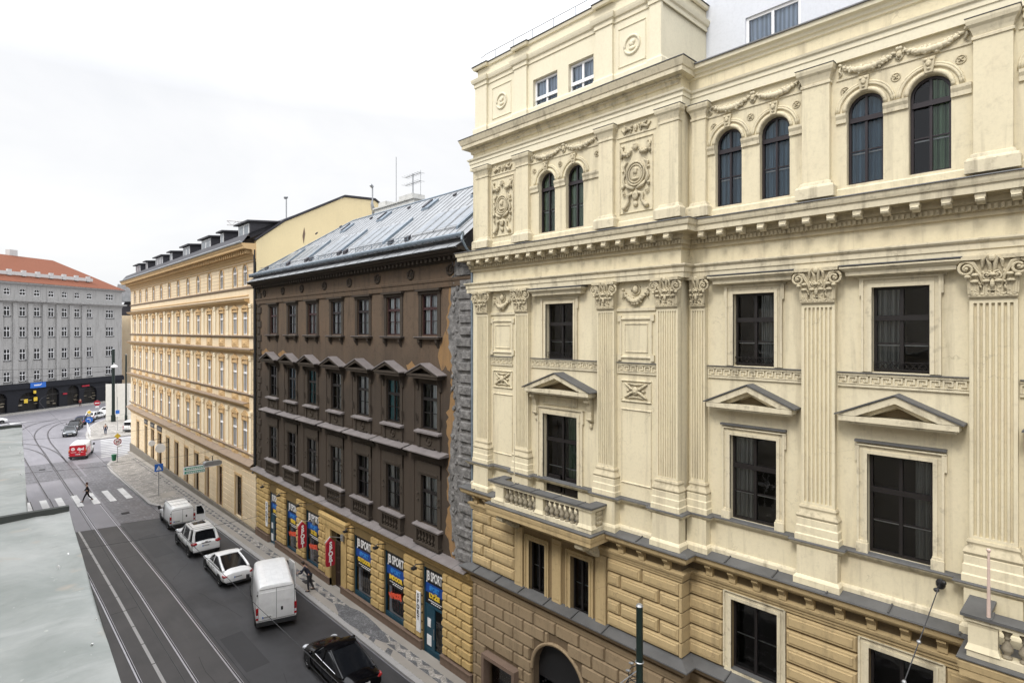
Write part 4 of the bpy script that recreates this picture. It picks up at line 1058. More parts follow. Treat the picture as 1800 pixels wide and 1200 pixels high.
for i,c in enumerate(ny):
    # top floor
    b=MB()
    for s in (-1,1): b.box(NX-.045,NX,c+s*.66,c+s*.9,15.36,17.42)
    b.box(NX-.08,NX,c-.9,c+.9,17.42,17.62); b.box(NX-.2,NX,c-1.0,c+1.0,17.56,17.66)
    b.build('window_surround',M['brown_trim'],brown)
    b=MB(); b.box(NX-.24,NX,c-1.02,c+1.02,15.24,15.33)
    for s in (-1,1): b.prism_y([(NX,15.24),(NX-.2,15.24),(NX-.18,15.08),(NX-.06,14.9),(NX,14.8)],c+s*.72-.08,c+s*.72+.08)
    o=b.build('sill',M['brown_trim'],brown); b=MB(); b.box(NX-.27,NX+.2,c-1.04,c+1.04,15.332,15.355); b.build('flashing',M['sill_grey'],o)
    win(brown,NX+.07,c,15.42,1.32,1.98,tf[i],transom=.66,mull=1,bars=1,curtain='curtain',cpart=((0,1),(.1,1),(.0,.9))[i%3],inner=False)
    # middle floor
    nped(c); b=MB()
    for s in (-1,1): b.box(NX-.05,NX,c+s*.66,c+s*.88,10.9,13.2); b.tube([(NX-.1,c+s*.98,11.2),(NX-.14,c+s*.98,11.6)],.05,5)
    b.box(NX-.09,NX,c-.88,c+.88,13.1,13.4); b.box(NX-.14,NX,c-.75,c+.75,13.18,13.3); b.build('window_surround',M['brown_trim'],brown)
    b=MB(); b.box(NX-.1,NX,c-.95,c-.72,9.98,10.72); b.box(NX-.1,NX,c+.72,c+.95,9.98,10.72); b.box(NX-.04,NX,c-.72,c+.72,10.0,10.7)
    b.tube([(NX-.05,c+.2*math.cos(a),10.36+.22*math.sin(a)) for a in [2*math.pi*q/12 for q in range(12)]],.05,6,closed=True); b.ell((NX-.04,c,10.36),(.06,.1,.11)); b.box(NX-.1,NX,c-.5,c+.5,10.0,10.06)
    b.build('apron_panel',M['brown_trim'],brown)
    b=MB(); scallop(b,NX,c-1.0,c+1.0,10.78,.26,.08,.06); b.build('sill',M['sill_grey'],brown)
    win(brown,NX+.07,c,10.9,1.32,2.2,'frame_dark',transom=.66,mull=1,bars=1,curtain=('curtain','curtain_teal','curtain','curtain','curtain_teal','curtain_blue','curtain')[i],cpart=((0,.55),(.5,1),(.3,1))[i%3],inner=False)
    # hood between
    b=MB(); b.sweep([(NX,c+1.25),(NX-.0,c+1.25),(NX-.0,c-1.25),(NX,c-1.25)][1:3],[(0,9.3),(.06,9.32),(.08,9.5),(.2,9.55),(.25,9.66),(.42,9.7),(.45,9.8),(0,9.85)]); o=b.build('window_hood',M['brown_trim'],brown)
    b=MB(); scallop(b,NX,c-1.52,c+1.52,9.84,.55,.05,.12); b.build('flashing',M['sill_grey'],o)
    b=MB()
    for s in (-1,1): b.box(NX-.06,NX,c+s*.68,c+s*.95,6.3,9.3); b.ell((NX-.13,c+s*.85,7.4),(.05,.05,.05)); b.ell((NX-.13,c+s*.85,7.7),(.05,.05,.05))
    b.box(NX-.1,NX,c-.95,c+.95,8.65,9.3); b.box(NX-.14,NX,c-.8,c+.8,8.75,8.85); b.build('window_surround',M['brown_trim'],brown)
    win(brown,NX+.07,c,6.32,1.36,2.33,'frame_dark',transom=.66,mull=1,bars=1,curtain='curtain',cpart=((0,.5),(.1,1),(.5,1))[(i+1)%3],inner=False)
    b=MB(); scallop(b,NX,c-1.1,c+1.1,6.22,.3,.06,.06); b.build('sill',M['sill_grey'],brown)
    o=MB(); o.box(NX-.24,NX,c-1.0,c-.78,5.42,6.12); o.box(NX-.24,NX,c+.78,c+1.0,5.42,6.12); o.box(NX-.26,NX,c-1.05,c+1.05,5.3,5.42); o.box(NX-.22,NX-.03,c-.8,c+.8,6.0,6.13); o=o.build('balustrade',M['brown_trim'],brown)
    for k in range(6): 
        q=link('baluster',bal2,o,Vector((NX-.13,c-.65+.26*k,5.45))-wloc(o)); q.scale=(.8,.8,1.1)
# pilaster strips
b=MB()
for a,c in zip(ny,ny[1:]):
    m_=(a+c)/2; b.box(NX-.03,NX,m_-.32,m_+.32,5.3,9.6); b.box(NX-.03,NX,m_-.36,m_+.36,10.1,13.2)
b.build('wall_strips',M['brown'],brown)
nmould('shop_cornice',[(0,4.45),(.03,4.46),(.05,4.6),(.1,4.62),(.14,4.72),(.3,4.78),(.33,4.92),(.4,4.96),(.42,5.04),(0,5.08)],'shop_yellow')
nmould('shop_cornice_sheet',[(0,5.22),(.5,5.1),(.56,5.07),(.57,5.09),(.55,5.13),(0,5.25)],'sill_grey')
b=MB(); y=NY0+.8
while y<NY1: b.prism_y([(NX,5.23),(NX-.56,5.1),(NX-.57,5.13),(NX,5.26)],y,y+.035); y+=1.63
b.build('sheet_seams',M['zinc'],brown)
# --- shop floor
sh=[(21.82,23.4,0.0,4.2,'door'),(25.1,27.0,.42,4.0,'win'),(28.4,30.35,.42,3.95,'win'),(31.75,33.2,-.05,3.5,'entry'),(34.92,36.9,.3,3.9,'win'),(38.3,40.1,.3,3.85,'win'),(41.8,43.15,-.2,3.8,'door')]
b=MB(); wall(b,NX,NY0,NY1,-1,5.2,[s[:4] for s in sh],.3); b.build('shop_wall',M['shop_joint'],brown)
b=MB()
edges=[NY0]+[e for s in sh for e in ((s[0],s[1]) if s[4]!='entry' else (s[0]-.64,s[1]+.64))]+[NY1]
for a,c in zip(edges[::2],edges[1::2]):
    for k in range(9):
        z=.62+k*.42
        if z>4.2: break
        ed=[a+.06]+([a+(c-a)*(.5 if k%2 else .33)] if c-a>1 else [])+([a+(c-a)*.8] if c-a>1.8 and k%2==0 else [])+[c-.06]
        for p,q in zip(ed,ed[1:]): b.block(NX+.004,NX-.12,p,q-.04,z+.03,z+.36,.03)
b.build('shop_rustication',M['shop_yellow'],brown)
b=MB()
for a,c in zip(edges[::2],edges[1::2]):
    if c-a>.8: b.box(NX-.1,NX,a+.04,c-.04,1.95,2.1)
b.build('pier_band',M['tan_trim'],brown)
b=MB()
for (a,c) in ((NY0,21.82),(23.4,31.75),(33.2,41.8),(43.15,NY1)): b.box(NX-.16,NX,a,c,-1.2,.5); b.box(NX-.2,NX,a,c,.5,.56)
b.build('plinth',M['stone_brown'],brown)
def poster(root,X,y0,y1,z0,z1,title,sub,i):
    """shop window: teal frame, black glass, stacked lettering"""
    yc=(y0+y1)/2; w=y1-y0; o=MB()
    fw=.06; 
    for (a,c,e,f) in ((y0,y0+fw,z0,z1),(y1-fw,y1,z0,z1),(y0+fw,y1-fw,z1-fw,z1),(y0+fw,y1-fw,z0,z0+.32)): o.box(X-.06,X+.04,a,c,e,f)
    o=o.build('shop_window' if title!='door' else 'shop_door',M['teal'],root)
    g=MB(); g.quad((X,y0,z0),(X,y0,z1),(X,y1,z1),(X,y1,z0)); g.build('pane',M['glass_dark'],o)
    g=MB(); g.box(X+.5,X+.6,y0-.2,y1+.2,z0,z1); g.build('display_backdrop',M['room'],o)
    rg=random.Random(i); g=MB()
    for k in range(9): # ski-like leaning things and garments on show
        yy=y0+.15+(w-.3)*k/8; g.box(X+.25,X+.28,yy,yy+rg.uniform(.03,.07),z0+.35,z0+rg.uniform(.9,1.9))
    g.build('goods_on_display',plain('goods%d'%i,(rg.uniform(.1,.5),rg.uniform(.1,.4),rg.uniform(.1,.5)),.5,var=.5,scale=9),o)
    H=z1-z0; zt=z1-.08
    g=MB(); g.quad((X-.012,y0+fw,zt-1.75),(X-.012,y0+fw,zt),(X-.012,y1-fw,zt),(X-.012,y1-fw,zt-1.75)); g.build('header_panel',M['black'],o)
    g=MB(); g.quad((X-.017,y0+fw,zt-1.16),(X-.017,y0+fw,zt-.7),(X-.017,y1-fw,zt-.7),(X-.017,y1-fw,zt-1.16)); g.build('blue_band',plain('deep_blue_band%d'%i,(.01,.06,.28),.4),o)
    text('lettering','JB SPORT',.62,M['white'],o,(X-.03,yc,zt-.36),bold=.012,sx=w*.92/2.92)
    text('lettering','SPORT',.3,M['skyblue'],o,(X-.035,yc,zt-.92),bold=.02,sx=w*.9/1.3*.8)
    if sub: text('lettering',sub,.3,M['yellow'],o,(X-.03,yc,zt-1.27),bold=.022,sx=min(1.25,w*.85/(.21*len(sub)+.01)*.8))
    for k in range(2): 
        g=MB(); n=7
        for q in range(n-k*2): g.box(X-.018,X-.014,yc-w*.36+q*w*.1+k*.1,yc-w*.36+q*w*.1+k*.1+w*.075,zt-1.53-k*.1,zt-1.49-k*.1)
        g.build('small_lettering',M['white'],o)
    return o
subs={1:'INDOOR',2:'OUTDOOR',4:'LYŽE',5:'BIKE',0:'LYŽE',6:'SKI'}
for i,s in enumerate(sh):
    if s[4]=='win':
        o=poster(brown,NX+.12,s[0],s[1],s[2],s[3],'win',subs[i],i)
        if i in (1,4,5): 
            mt=Matrix(((0,0,-1),(-math.cos(R(12)),math.sin(R(12)),0),(math.sin(R(12)),math.cos(R(12)),0)))
            text('sale_lettering','VÝPRODEJ',.34,M['orange'],o,(NX+.06,(s[0]+s[1])/2,s[2]+1.35),M=mt,bold=.03,sx=.75)
    elif s[4]=='door':
        o=poster(brown,NX+.12,s[0],s[1],s[2],s[3],'door',subs[i],i); X=NX+.12
        q=MB(); yc=(s[0]+s[1])/2
        for (a,c) in ((s[0]+.06,s[0]+.14),(yc-.05,yc+.05),(s[1]-.14,s[1]-.06)): q.box(X-.05,X+.02,a,c,s[2]+.32,s[2]+2.35)
        q.box(X-.05,X+.02,s[0],s[1],s[2]+2.3,s[2]+2.4); q.box(X-.04,X,yc,s[1]-.06,s[2]+.1,s[2]+2.3); q.build('door_leaf',M['teal'],o)
        q=MB(); q.box(X-.07,X-.045,yc+.25,yc+.5,s[2]+1.35,s[2]+1.75); q.box(X-.07,X-.045,yc+.2,yc+.55,s[2]+.45,s[2]+.95); q.build('notice',M['white'],o)
        q=MB(); q.tube([(X-.12,yc-.08,s[2]+.9),(X-.12,yc-.08,s[2]+1.4)],.02,6); q.build('handle',M['steel'],o)
        q=MB(); q.box(NX-.55,NX+.1,s[0]-.05,s[1]+.05,-.6,.03 if s[2]>-.1 else -.12); q.build('doorstep',M['step'],brown)
s=sh[3]; b=MB(); 
for k in (0,1): b.box(NX+.26,NX+.34,s[0]+.72*k+.01,s[0]+.72*(k+1)-.01,s[2],2.75)
for k in (0,1):
    for z in (.25,1.1,1.95): b.block(NX+.26,NX+.22,s[0]+.72*k+.12,s[0]+.72*(k+1)-.12,z,z+.7,.03)
o=b.build('house_door',plain('dark_oak_door',(.03,.016,.012),.5),brown); b=MB(); b.box(NX+.28,NX+.3,s[0],s[1],2.8,s[3]); b.build('fanlight',M['glass_dark'],o)
b=MB(); b.box(NX-.12,NX+.02,s[0]-.62,s[0],-.1,3.55); b.box(NX-.12,NX+.02,s[1],s[1]+.62,-.1,3.55); b.build('door_pilasters',M['shop_yellow'],brown)
b=MB(); b.sweep([(NX+.0,s[1]+.75),(NX-.12,s[1]+.75),(NX-.12,s[0]-.75),(NX,s[0]-.75)],[(0,3.55),(.05,3.6),(.06,3.75),(.12,3.8),(.14,4.1),(.22,4.2),(.26,4.4),(.1,4.5)]); b.build('door_entablature',M['shop_yellow'],brown)
b=MB(); b.box(NX-.5,NX+.28,s[0]-.1,s[1]+.1,-.5,.02); b.build('doorstep',M['step'],brown)
for k,sx_ in enumerate(sh):
    if sx_[4]!='entry':
        b=MB(); b.tube([(NX,sx_[1]-.1,4.3),(NX-.5,sx_[1]-.1,4.42),(NX-.62,sx_[1]-.1,4.3)],.025,6); b.box(NX-.72,NX-.5,sx_[1]-.2,sx_[1]+.0,4.2,4.3); b.build('sign_lamp',M['black'],brown)
# hanging red signs and the upright white one
def hang(y,zt,lab):
    t=thing('hanging_sign',lab,'shop sign',(NX-.98,y,zt),0,'red hanging signs of the sports shop'); t.scale=(.66,.85,.88)
    b=MB(); prof=[(-.34,-1.72),(.34,-1.72),(.4,-1.6),(.4,-.22),(.0,.12),(-.4,-.22),(-.4,-1.6)]
    b.prism_y(prof,-.07,.07); o=b.build('board',M['red'],t,world=False)
    b=MB(); b.tube([(-.5,0,-.14),(0,0,.2),(1.15,0,-.1)],.03,6); b.box(1.05,1.2,-.15,.15,-.3,.1); b.build('bracket',M['steel'],t,world=False)
    Mt=Matrix(((1,0,0),(0,0,-1),(0,1,0)))
    for k,ch in enumerate('SPORT'):
        me=text_mesh(ch,.42,.006,bold=.02,sx=1.2); me.transform(Mt.to_4x4()); me.materials.clear(); me.materials.append(M['white']); link('letter',me,o,(0,-.078,-.3-.31*k))
hang(35.2,3.6,'red hanging sign with white letters, farther one, between two shop windows')
hang(31.35,3.6,'red hanging sign with white letters, nearer one, beside the dark house door')
b=MB(); X=NX-.16; b.box(X,X+.06,23.45,23.78,.95,2.9); o=b.build('upright_sign',M['white'],brown)
for k,ch in enumerate('SPORT'): text('letter',ch,.3,M['black'],o,(X-.006,23.615,2.7-.27*k),bold=.012,sx=.9)
b=MB(); X=NX-.16; b.box(X,X+.06,43.25,43.6,1.2,3.0); o=b.build('upright_sign',M['white'],brown)
for k,ch in enumerate('SPORT'): text('letter',ch,.3,M['black'],o,(X-.006,43.42,2.8-.3*k),bold=.012,sx=.9)
# --- roof
ex=15.25; rx=20.2; rz=23.6
def roofz(x): return 19.75+(x-15.55)*(rz-19.75)/(rx-15.55)
b=MB(); b.quad((ex,NY0+.2,19.32),(ex,NY1-.1,19.32),(15.9,NY1-.1,19.72),(15.9,NY0+.2,19.72)); b.box(ex,15.9,NY0+.2,NY1-.1,19.26,19.3)
b.quad((ex,NY0+.2,19.26),(ex,NY1-.1,19.26),(ex,NY1-.1,19.32),(ex,NY0+.2,19.32))
x=NY0+.8
while x<NY1: b.prism_y([(ex,19.322),(15.9,19.722),(15.9,19.75),(ex,19.35)],x,x+.03); x+=1.35
b.build('eaves_sheet',M['zinc_light'],brown)
b=MB(); P=[(15.5,NY0,roofz(15.5)),(rx,NY0,rz),(rx,38.2,rz),(15.5,NY1,roofz(15.5))]; b.add(P,[(0,1,2,3)]); 
b.add([(rx,NY0,rz),(25.0,NY0,19.6),(25,NY1,19.6),(rx,38.2,rz),(15.5,NY1,roofz(15.5))],[(0,1,2,3),(3,2,4)])
y=NY0+.5
while y<NY1-.4:
    xt=rx if y<38.2 else rx-(y-38.2)*(rx-15.5)/(NY1-38.2)
    b.add([(15.5,y,roofz(15.5)),(15.5,y+.03,roofz(15.5)),(15.5,y+.03,roofz(15.5)+.035),(15.5,y,roofz(15.5)+.035),(xt,y,roofz(xt)),(xt,y+.03,roofz(xt)),(xt,y+.03,roofz(xt)+.035),(xt,y,roofz(xt)+.035)],[(0,1,2,3),(0,4,5,1),(1,5,6,2),(2,6,7,3),(3,7,4,0)]); y+=.52
roof=b.build('roof',M['zinc_light'],brown)
b=MB(); b.tube([(15.5,NY0,19.86),(15.5,NY1-.1,19.86)],.1,8); b.tube([(15.5,NY0+.05,19.86),(15.45,NY0+.0,19.6),(15.7,NY0-.02,19.2),(16.0,NY0-.02,19.0),(16.02,NY0-.03,5.3)],.06,8); b.build('gutter',M['zinc_blue'],roof)
b=MB(); b.tube([(rx,38.2,rz),(15.5,NY1,roofz(15.5)+.03)],.07,6); b.tube([(rx,NY0,rz),(rx,38.2,rz)],.07,6); b.build('ridge_cap',M['zinc_blue'],roof)
def on_roof(xa,xb,ya,yb,za,zb,name,mat,parent=roof):
    b=MB(); vs=[]
    for x,y in ((xa,ya),(xb,ya),(xb,yb),(xa,yb)): vs.append((x,y,roofz(x)+za))
    for x,y in ((xa,ya),(xb,ya),(xb,yb),(xa,yb)): vs.append((x,y,roofz(x)+zb))
    b.add(vs,[(4,5,6,7),(0,1,5,4),(1,2,6,5),(2,3,7,6),(3,0,4,7)]); return b.build(name,M[mat],parent)
M['skylight']=plain('skylight_glass',(.16,.18,.2),.3,var=.3)
for (x0,x1,y0,n) in ((16.3,18.0,21.0,4),(16.3,18.0,27.5,4),(16.3,18.0,32.6,3),(16.3,17.8,37.2,3),(16.3,17.5,40.6,2)):
    for k in range(n):
        yy=y0+k*.95
        on_roof(x0,x1,yy,yy+.85,.0,.1,'skylight','zinc_light'); on_roof(x0+.1,x1-.12,yy+.07,yy+.78,.1,.115,'skylight_pane','skylight')
    on_roof(x0-.1,x1+.1,y0-.22,y0-.06,.0,.16,'skylight_upstand','zinc_blue')
for (x,y) in ((18.9,22.5),(18.9,27),(19.0,32.2),(18.8,36.8)): on_roof(x,x+.75,y,y+.7,0,.14,'roof_hatch','zinc_blue'); on_roof(x+.05,x+.7,y+.5,y+.68,.14,.22,'roof_hatch','slate')
rg=random.Random(5)
for y in (24.6,26.2,31.2,32.0,35.9,36.6,39.6,43.6): on_roof(16.0,16.18,y,y+.35,.03,.22,'snow_guard','slate')
for y in (20.6,25.4,30.0,34.6,39,43): on_roof(19.6,19.72,y,y+.22,.03,.14,'snow_guard','slate')
b=MB()
for (a,c) in ((24.6,30),(33,36),(40,45)):
    for z in (.12,.25): b.tube([(16.0,a,roofz(16)+z),(16.0,c,roofz(16)+z)],.014,5)
    y=a
    while y<=c: b.tube([(16.0,y,roofz(16)),(16.0,y,roofz(16)+.27)],.016,5); y+=.9
b.build('snow_rail',M['zinc_blue'],roof)
# chimney stack, dish and aerials behind the ridge
b=MB(); b.box(21.0,22.6,31.6,36.6,20,24.25); b.box(20.9,22.7,31.5,36.7,24.25,24.35); b.box(21.2,22,35.4,36.4,24.35,24.75); b.box(21.0,22,31.8,33.4,24.35,24.65); b.build('chimney',plaster('chimney_render',(.5,.5,.48),(.2,.19,.17),.5,.5),brown)
def pt(u,v,Y):
    """point on the cross-street plane y=Y seen at photo pixel (u,v): used only to read positions off the photo"""
    t=(u-900)/1010; x=Y*(SN+t*CS)/(CS-t*SN); d=x*SN+Y*CS; return (x,Y,HC-(v-581)*d/1010)
a=thing('satellite_dish','grey satellite dish on a pole with a camera above, left end of the metal roof','satellite dish',(21.3,37.4,22.6))
b=MB(); b.tube([(0,0,0),(0,0,3.6)],.05,8); b.tube([(0,0,3.5),(-.25,-.1,3.62)],.12,8); b.build('mast',M['steel'],a,world=False)
b=MB(); b.lathe((0,0,0),[(.02,0),(.3,.03),(.52,.12),(.54,.13),(.3,.05),(.02,.02)],14); b.xf(Matrix.Translation((-.15,-.1,1.9))@Matrix.Rotation(R(75),4,'Y')@Matrix.Rotation(R(20),4,'X')); b.build('dish',M['steel'],a,world=False)
a=thing('tv_aerial','tall roof aerial with crossed rods on the chimney of the brown house','aerial',(21.6,32.6,24.35)); b=MB()
a.scale=(1,1,.78); b.tube([(0,0,0),(0,0,2.3)],.045,6)
for z in (1.5,2.2):
    b.tube([(0,.9,z),(0,-.9,z)],.03,5)
    for k in range(7): b.tube([(-.3,-.9+.3*k,z),(.3,-.9+.3*k,z)],.02,4)
b.tube([(0,-.9,.3),(0,-.9,2.4)],.018,5); b.build('rods',M['steel'],a,world=False)
a=thing('antenna_mast','very thin upright antenna rod rising above the chimney','antenna',(21.8,35.0,24.35)); b=MB(); b.tube([(0,0,0),(0,0,3.5)],.028,5); b.build('rod',M['steel'],a,world=False)
# down-pipe on the far party line
b=MB(); b.tube([(NX-.12,NY1+.12,19.2),(NX-.12,NY1+.12,5.3)],.09,8); b.build('downpipe',M['black'],brown)
# ================================================================== tan house with the long row of bays
TX=16.1; TY0,TY1=45.95,93.7
tan=thing('tan_house','long pale orange house with dark dormered roof and a bare yellow gable wall','building',(TX,70,-.5))
ty=[48.34,50.79,54.28,57.85,61.4,65.0,68.75,72.56,76.24,80.07,83.85,87.53,90.9]
ops=[]
for y in ty: ops+= [(y-.5,y+.5,19.3,20.95,1),(y-.52,y+.52,15.3,17.35),(y-.52,y+.52,10.7,13.05),(y-.55,y+.55,6.0,8.5)]
gf=[(48.9,50.9),(53.9,55.7),(57.7,59.3),(61.0,62.9),(64.7,66.5),(68.4,70.4),(72.2,74.1),(75.8,78.2),(79.5,81.6),(83.1,85.0),(87.9,89.9)]
def gf_base(y): return .35 if y<52 else (0.2-(y-50)*.018)
b=MB(); wall(b,TX,TY0,TY1,5.2,22.2,ops,.28); b.build('wall',M['tan'],tan)
b=MB(); wall(b,TX,TY0,TY1,-2,5.2,[(a+.22,c-.22,gf_base(a),3.7) for a,c in gf],.42,8); b.build('ground_floor_wall',M['tan'],tan)
b=MB(); b.quad((TX,TY1,-2),(40,TY1,-2),(40,TY1,22.2),(TX,TY1,22.2)); b.quad((TX,TY0,-2),(TX,TY0,22.2),(40,TY0,22.2),(40,TY0,-2)); b.build('side_wall',M['tan'],tan)
b=MB()
for a,c in gf:
    b.quad((TX+.3,a,-.6),(TX+.3,a,4),(TX+.3,c,4),(TX+.3,c,-.6))
b.build('shop_glazing_back',M['room'],tan)
for i,(a,c) in enumerate(gf):
    b=MB(); z=gf_base(a); m=(a+c)/2
    for y in (a+.22,m-.03,c-.29): b.box(TX+.16,TX+.24,y,y+.07,z,3.7)
    b.box(TX+.16,TX+.24,a+.35,c-.35,2.75,2.85); b.box(TX+.16,TX+.24,a+.35,c-.35,z,z+.25); o=b.build('shop_window',plain('oak_frame%d'%i,(.12,.06,.03) if i%3 else (.05,.03,.02),.5),tan)
    b=MB(); b.quad((TX+.22,a+.35,z),(TX+.22,a+.35,3.7),(TX+.22,c-.35,3.7),(TX+.22,c-.35,z)); b.build('pane',M['glass_dark'],o)
    b=MB(); b.box(TX-.05,TX,a+.02,a+.22,z,3.9); b.box(TX-.05,TX,c-.22,c-.02,z,3.9); b.box(TX-.05,TX,a+.12,c-.12,3.7,3.9); b.build('window_surround',M['tan_trim'],tan)
def tm(name,prof,mat,y0=TY0,y1=TY1):
    b=MB(); b.sweep([(TX+.2,y1),(TX,y1),(TX,y0)] if y1==TY1 else [(TX,y1),(TX,y0)],prof); return b.build(name,M[mat],tan)
tm('crown_cornice',[(0,21.2),(.06,21.22),(.1,21.45),(.2,21.5),(.25,21.6),(.3,21.9),(.95,21.95),(.97,22.1),(1.05,22.2),(1.08,22.34),(0,22.4)],'tan_trim')
b=MB(); dentils(b,TX-.25,TY0+.2,TY1-.2,21.62,21.88,.42,.52,.24); b.build('cornice_brackets',M['tan_trim'],tan)
tm('frieze_band',[(0,21.0),(.05,21.02),(.05,21.1),(0,21.12)],'tan_trim'); tm('attic_sill',[(0,19.0),(.1,19.03),(.14,19.15),(0,19.2)],'tan_sill'); tm('string_course',[(0,18.4),(.05,18.42),(.05,18.5),(0,18.52)],'tan_trim',TY0+1.7)
for z in (17.95,13.95,9.65): 
    tm('floor_cornice',[(0,z-.2),(.08,z-.18),(.1,z-.05),(.32,z),(.42,z+.1),(.45,z+.2),(0,z+.24)],'tan_trim',TY0+1.5 if z>17 or z<10 else TY0)
    tm('floor_cornice_sheet',[(0,z+.27),(.46,z+.21),(.48,z+.19),(.49,z+.2),(.48,z+.24),(0,z+.29)],'tan_sill',TY0+1.5 if z>17 or z<10 else TY0)
for z in (15.2,10.6,5.95): tm('sill_course',[(0,z-.12),(.12,z-.1),(.2,z-.02),(.2,z+.05),(0,z+.07)],'tan_sill')
tm('shop_cornice',[(0,4.55),(.06,4.58),(.08,4.75),(.25,4.82),(.32,5.0),(.36,5.12),(0,5.15)],'tan_trim'); tm('shop_cornice_sheet',[(0,5.5),(.45,5.2),(.5,5.14),(.51,5.17),(.5,5.22),(0,5.54)],'tan_sill')
M['plinth_grey']=plaster('grime_grey_plinth',(.20,.18,.15),(.09,.08,.07),.5,.6)
tm('plinth',[(0,-2),(.12,-2),(.12,.15),(.1,.2),(0,.2)],'plinth_grey')
edges=[TY0]+[e for g in gf for e in (g[0]+.35,g[1]-.35)]+[TY1]
b=MB()
for k in range(9): z=.3+k*.46; b.box(TX-.008,TX,TY0,48.9,z,z+.02)
for a,c in zip(edges[::2],edges[1::2]):
    for k in range(9):
        z=.25+k*.46
        if z<4.3 and c-a>.5: b.block(TX+.004,TX-.045,a+(.05 if a>TY0 else .0)+.2*(a>TY0),c-.25,z+.02,z+.44,.02)
b.build('ground_rustication',M['tan'],tan)
# pilasters between the windows on three floors, panels under sills, consoles
pm=[]
pys=[47.0]+[(a+c)/2 for a,c in zip(ty,ty[1:]) if c-a>3]+[92.4]
pb=MB(); pb.box(-.1,.01,-.2,.2,0,3.3); 
pb.box(-.14,.0,-.25,.25,0,.22)
for k in (-1,1): pb.ell((-.12,k*.13,3.05),(.07,.1,.12)); 
pb.box(-.16,0,-.27,.27,3.2,3.42); pb.block(-.1,-.12,-.13,.13,.4,2.7,.03)
pbm=pb.mesh('pilaster',[M['tan_light']])
ab=MB(); ab.box(-.05,0,-.66,-.52,0,2.35); ab.box(-.05,0,.52,.66,0,2.35); ab.box(-.07,0,-.7,.7,2.35,2.55); ab.box(-.12,0,-.75,.75,2.7,2.8); ab.prism_x([(-.75,2.8),(.75,2.8),(0,3.12)],-.12,0)
ab.ell((-.08,0,2.92),(.08,.16,.12)); ab.box(-.1,0,-.68,-.54,2.3,2.7); ab.box(-.1,0,.54,.68,2.3,2.7)
abm=ab.mesh('window_surround',[M['tan_trim']])
pn=MB(); pn.block(0,-.06,-.8,.8,0,.72,.05); pn.block(-.06,-.1,-.55,.55,.16,.56,.04); pn.ell((-.1,0,.36),(.05,.2,.12)); pnm=pn.mesh('apron_panel',[M['tan_trim']])
for z0,hs in ((14.4,1),(10.3,1.0),(5.95,1.05)):
    for y in pys: 
        zz={14.4:15.25,10.3:10.65,5.95:6.0}[z0]
        o=link('pilaster',pbm,tan,Vector((TX,y,zz))-wloc(tan)); o.scale=(1,1,{14.4:.74,10.3:.88,5.95:.96}[z0])
    for y in ty:
        zz={14.4:15.28,10.3:10.68,5.95:6.0}[z0]; o=link('window_surround',abm,tan,Vector((TX,y,zz))-wloc(tan)); o.scale=(1,1,{14.4:.8,10.3:.98,5.95:1.04}[z0])
        link('apron_panel',pnm,tan,Vector((TX,y,{14.4:14.3,10.3:9.85,5.95:5.3}[z0]-.0))-wloc(tan))
b=MB()
for y in ty: 
    b.tube([(TX-.02,y+.56*math.cos(a),20.45+.56*math.sin(a)) for a in [math.pi*k/10 for k in range(11)]],.06,5); b.box(TX-.05,TX,y-.64,y-.5,19.25,20.45); b.box(TX-.05,TX,y+.5,y+.64,19.25,20.45)
b.build('arch_surrounds',M['tan_trim'],tan)
b=MB(); z=19.4
while z<21: b.box(TX-.006,TX,TY0,TY1,z,z+.02); z+=.32
for z in [15.4+.4*k for k in range(6)]+[11+.4*k for k in range(7)]+[6.3+.4*k for k in range(8)]: b.box(TX-.006,TX,TY0,TY0+1.6,z,z+.025)
b.build('plaster_joints',M['tan_sill'],tan)
for y in ty:
    win(tan,TX+.05,y,19.32,1.0,1.63,'frame_white',arch=1,transom=.66,mull=1,inner=False,simple=True,glass='glass_dark',fw=.06)
    win(tan,TX+.05,y,15.32,1.04,2.03,'frame_white',transom=.66,mull=1,inner=False,simple=True,glass='glass_dark',fw=.06,curtain=None)
    win(tan,TX+.05,y,10.72,1.04,2.33,'frame_white',transom=.66,mull=1,inner=False,simple=True,glass='glass_dark',fw=.06)
    win(tan,TX+.05,y,6.02,1.1,2.48,'frame_white',transom=.66,mull=1,inner=False,simple=True,glass='glass_dark',fw=.06)
b=MB(); b.tube([(TX-.12,TY0+.05,21.9),(TX-.12,TY0+.05,5.0),(TX-.3,TY0-.1,4.7)],.08,8); b.build('downpipe',M['black'],tan)
# gable wall towards the brown house, roof with dormers
gy=TY0
pr=[(TX,22.2),(TX,22.6),(18.3,24.35),(23.46,27.13),(26.4,27.3),(33,23.2),(33,15),(TX,15)]
b=MB(); b.prism_y(pr,gy-.02,gy+.4); b.build('gable_wall',M['yellow_wall'],tan)
b=MB(); b.prism_y([(TX-.1,22.62),(18.3,24.4),(23.46,27.18),(26.4,27.35),(33,23.3),(33,23.45),(26.4,27.5),(23.46,27.33),(18.2,24.52),(TX-.1,22.75)],gy-.12,gy+.5); b.build('gable_coping',M['slate'],tan)
b=MB(); b.prism_x([(gy-.05,0),(gy+.02,.0),(gy+.02,.1),(gy-.05,.1)],20,20.1)
m=MB(); m.prism_y([(19.75,23.4),(19.9,24.1),(19.98,23.6),(19.85,22.75)],gy-.035,gy-.02); m.build('damp_stain',M['stone_brown'],tan)
rfz=lambda x: 22.35+(x-15.0)*(27.15-22.35)/(23.46-15.0)
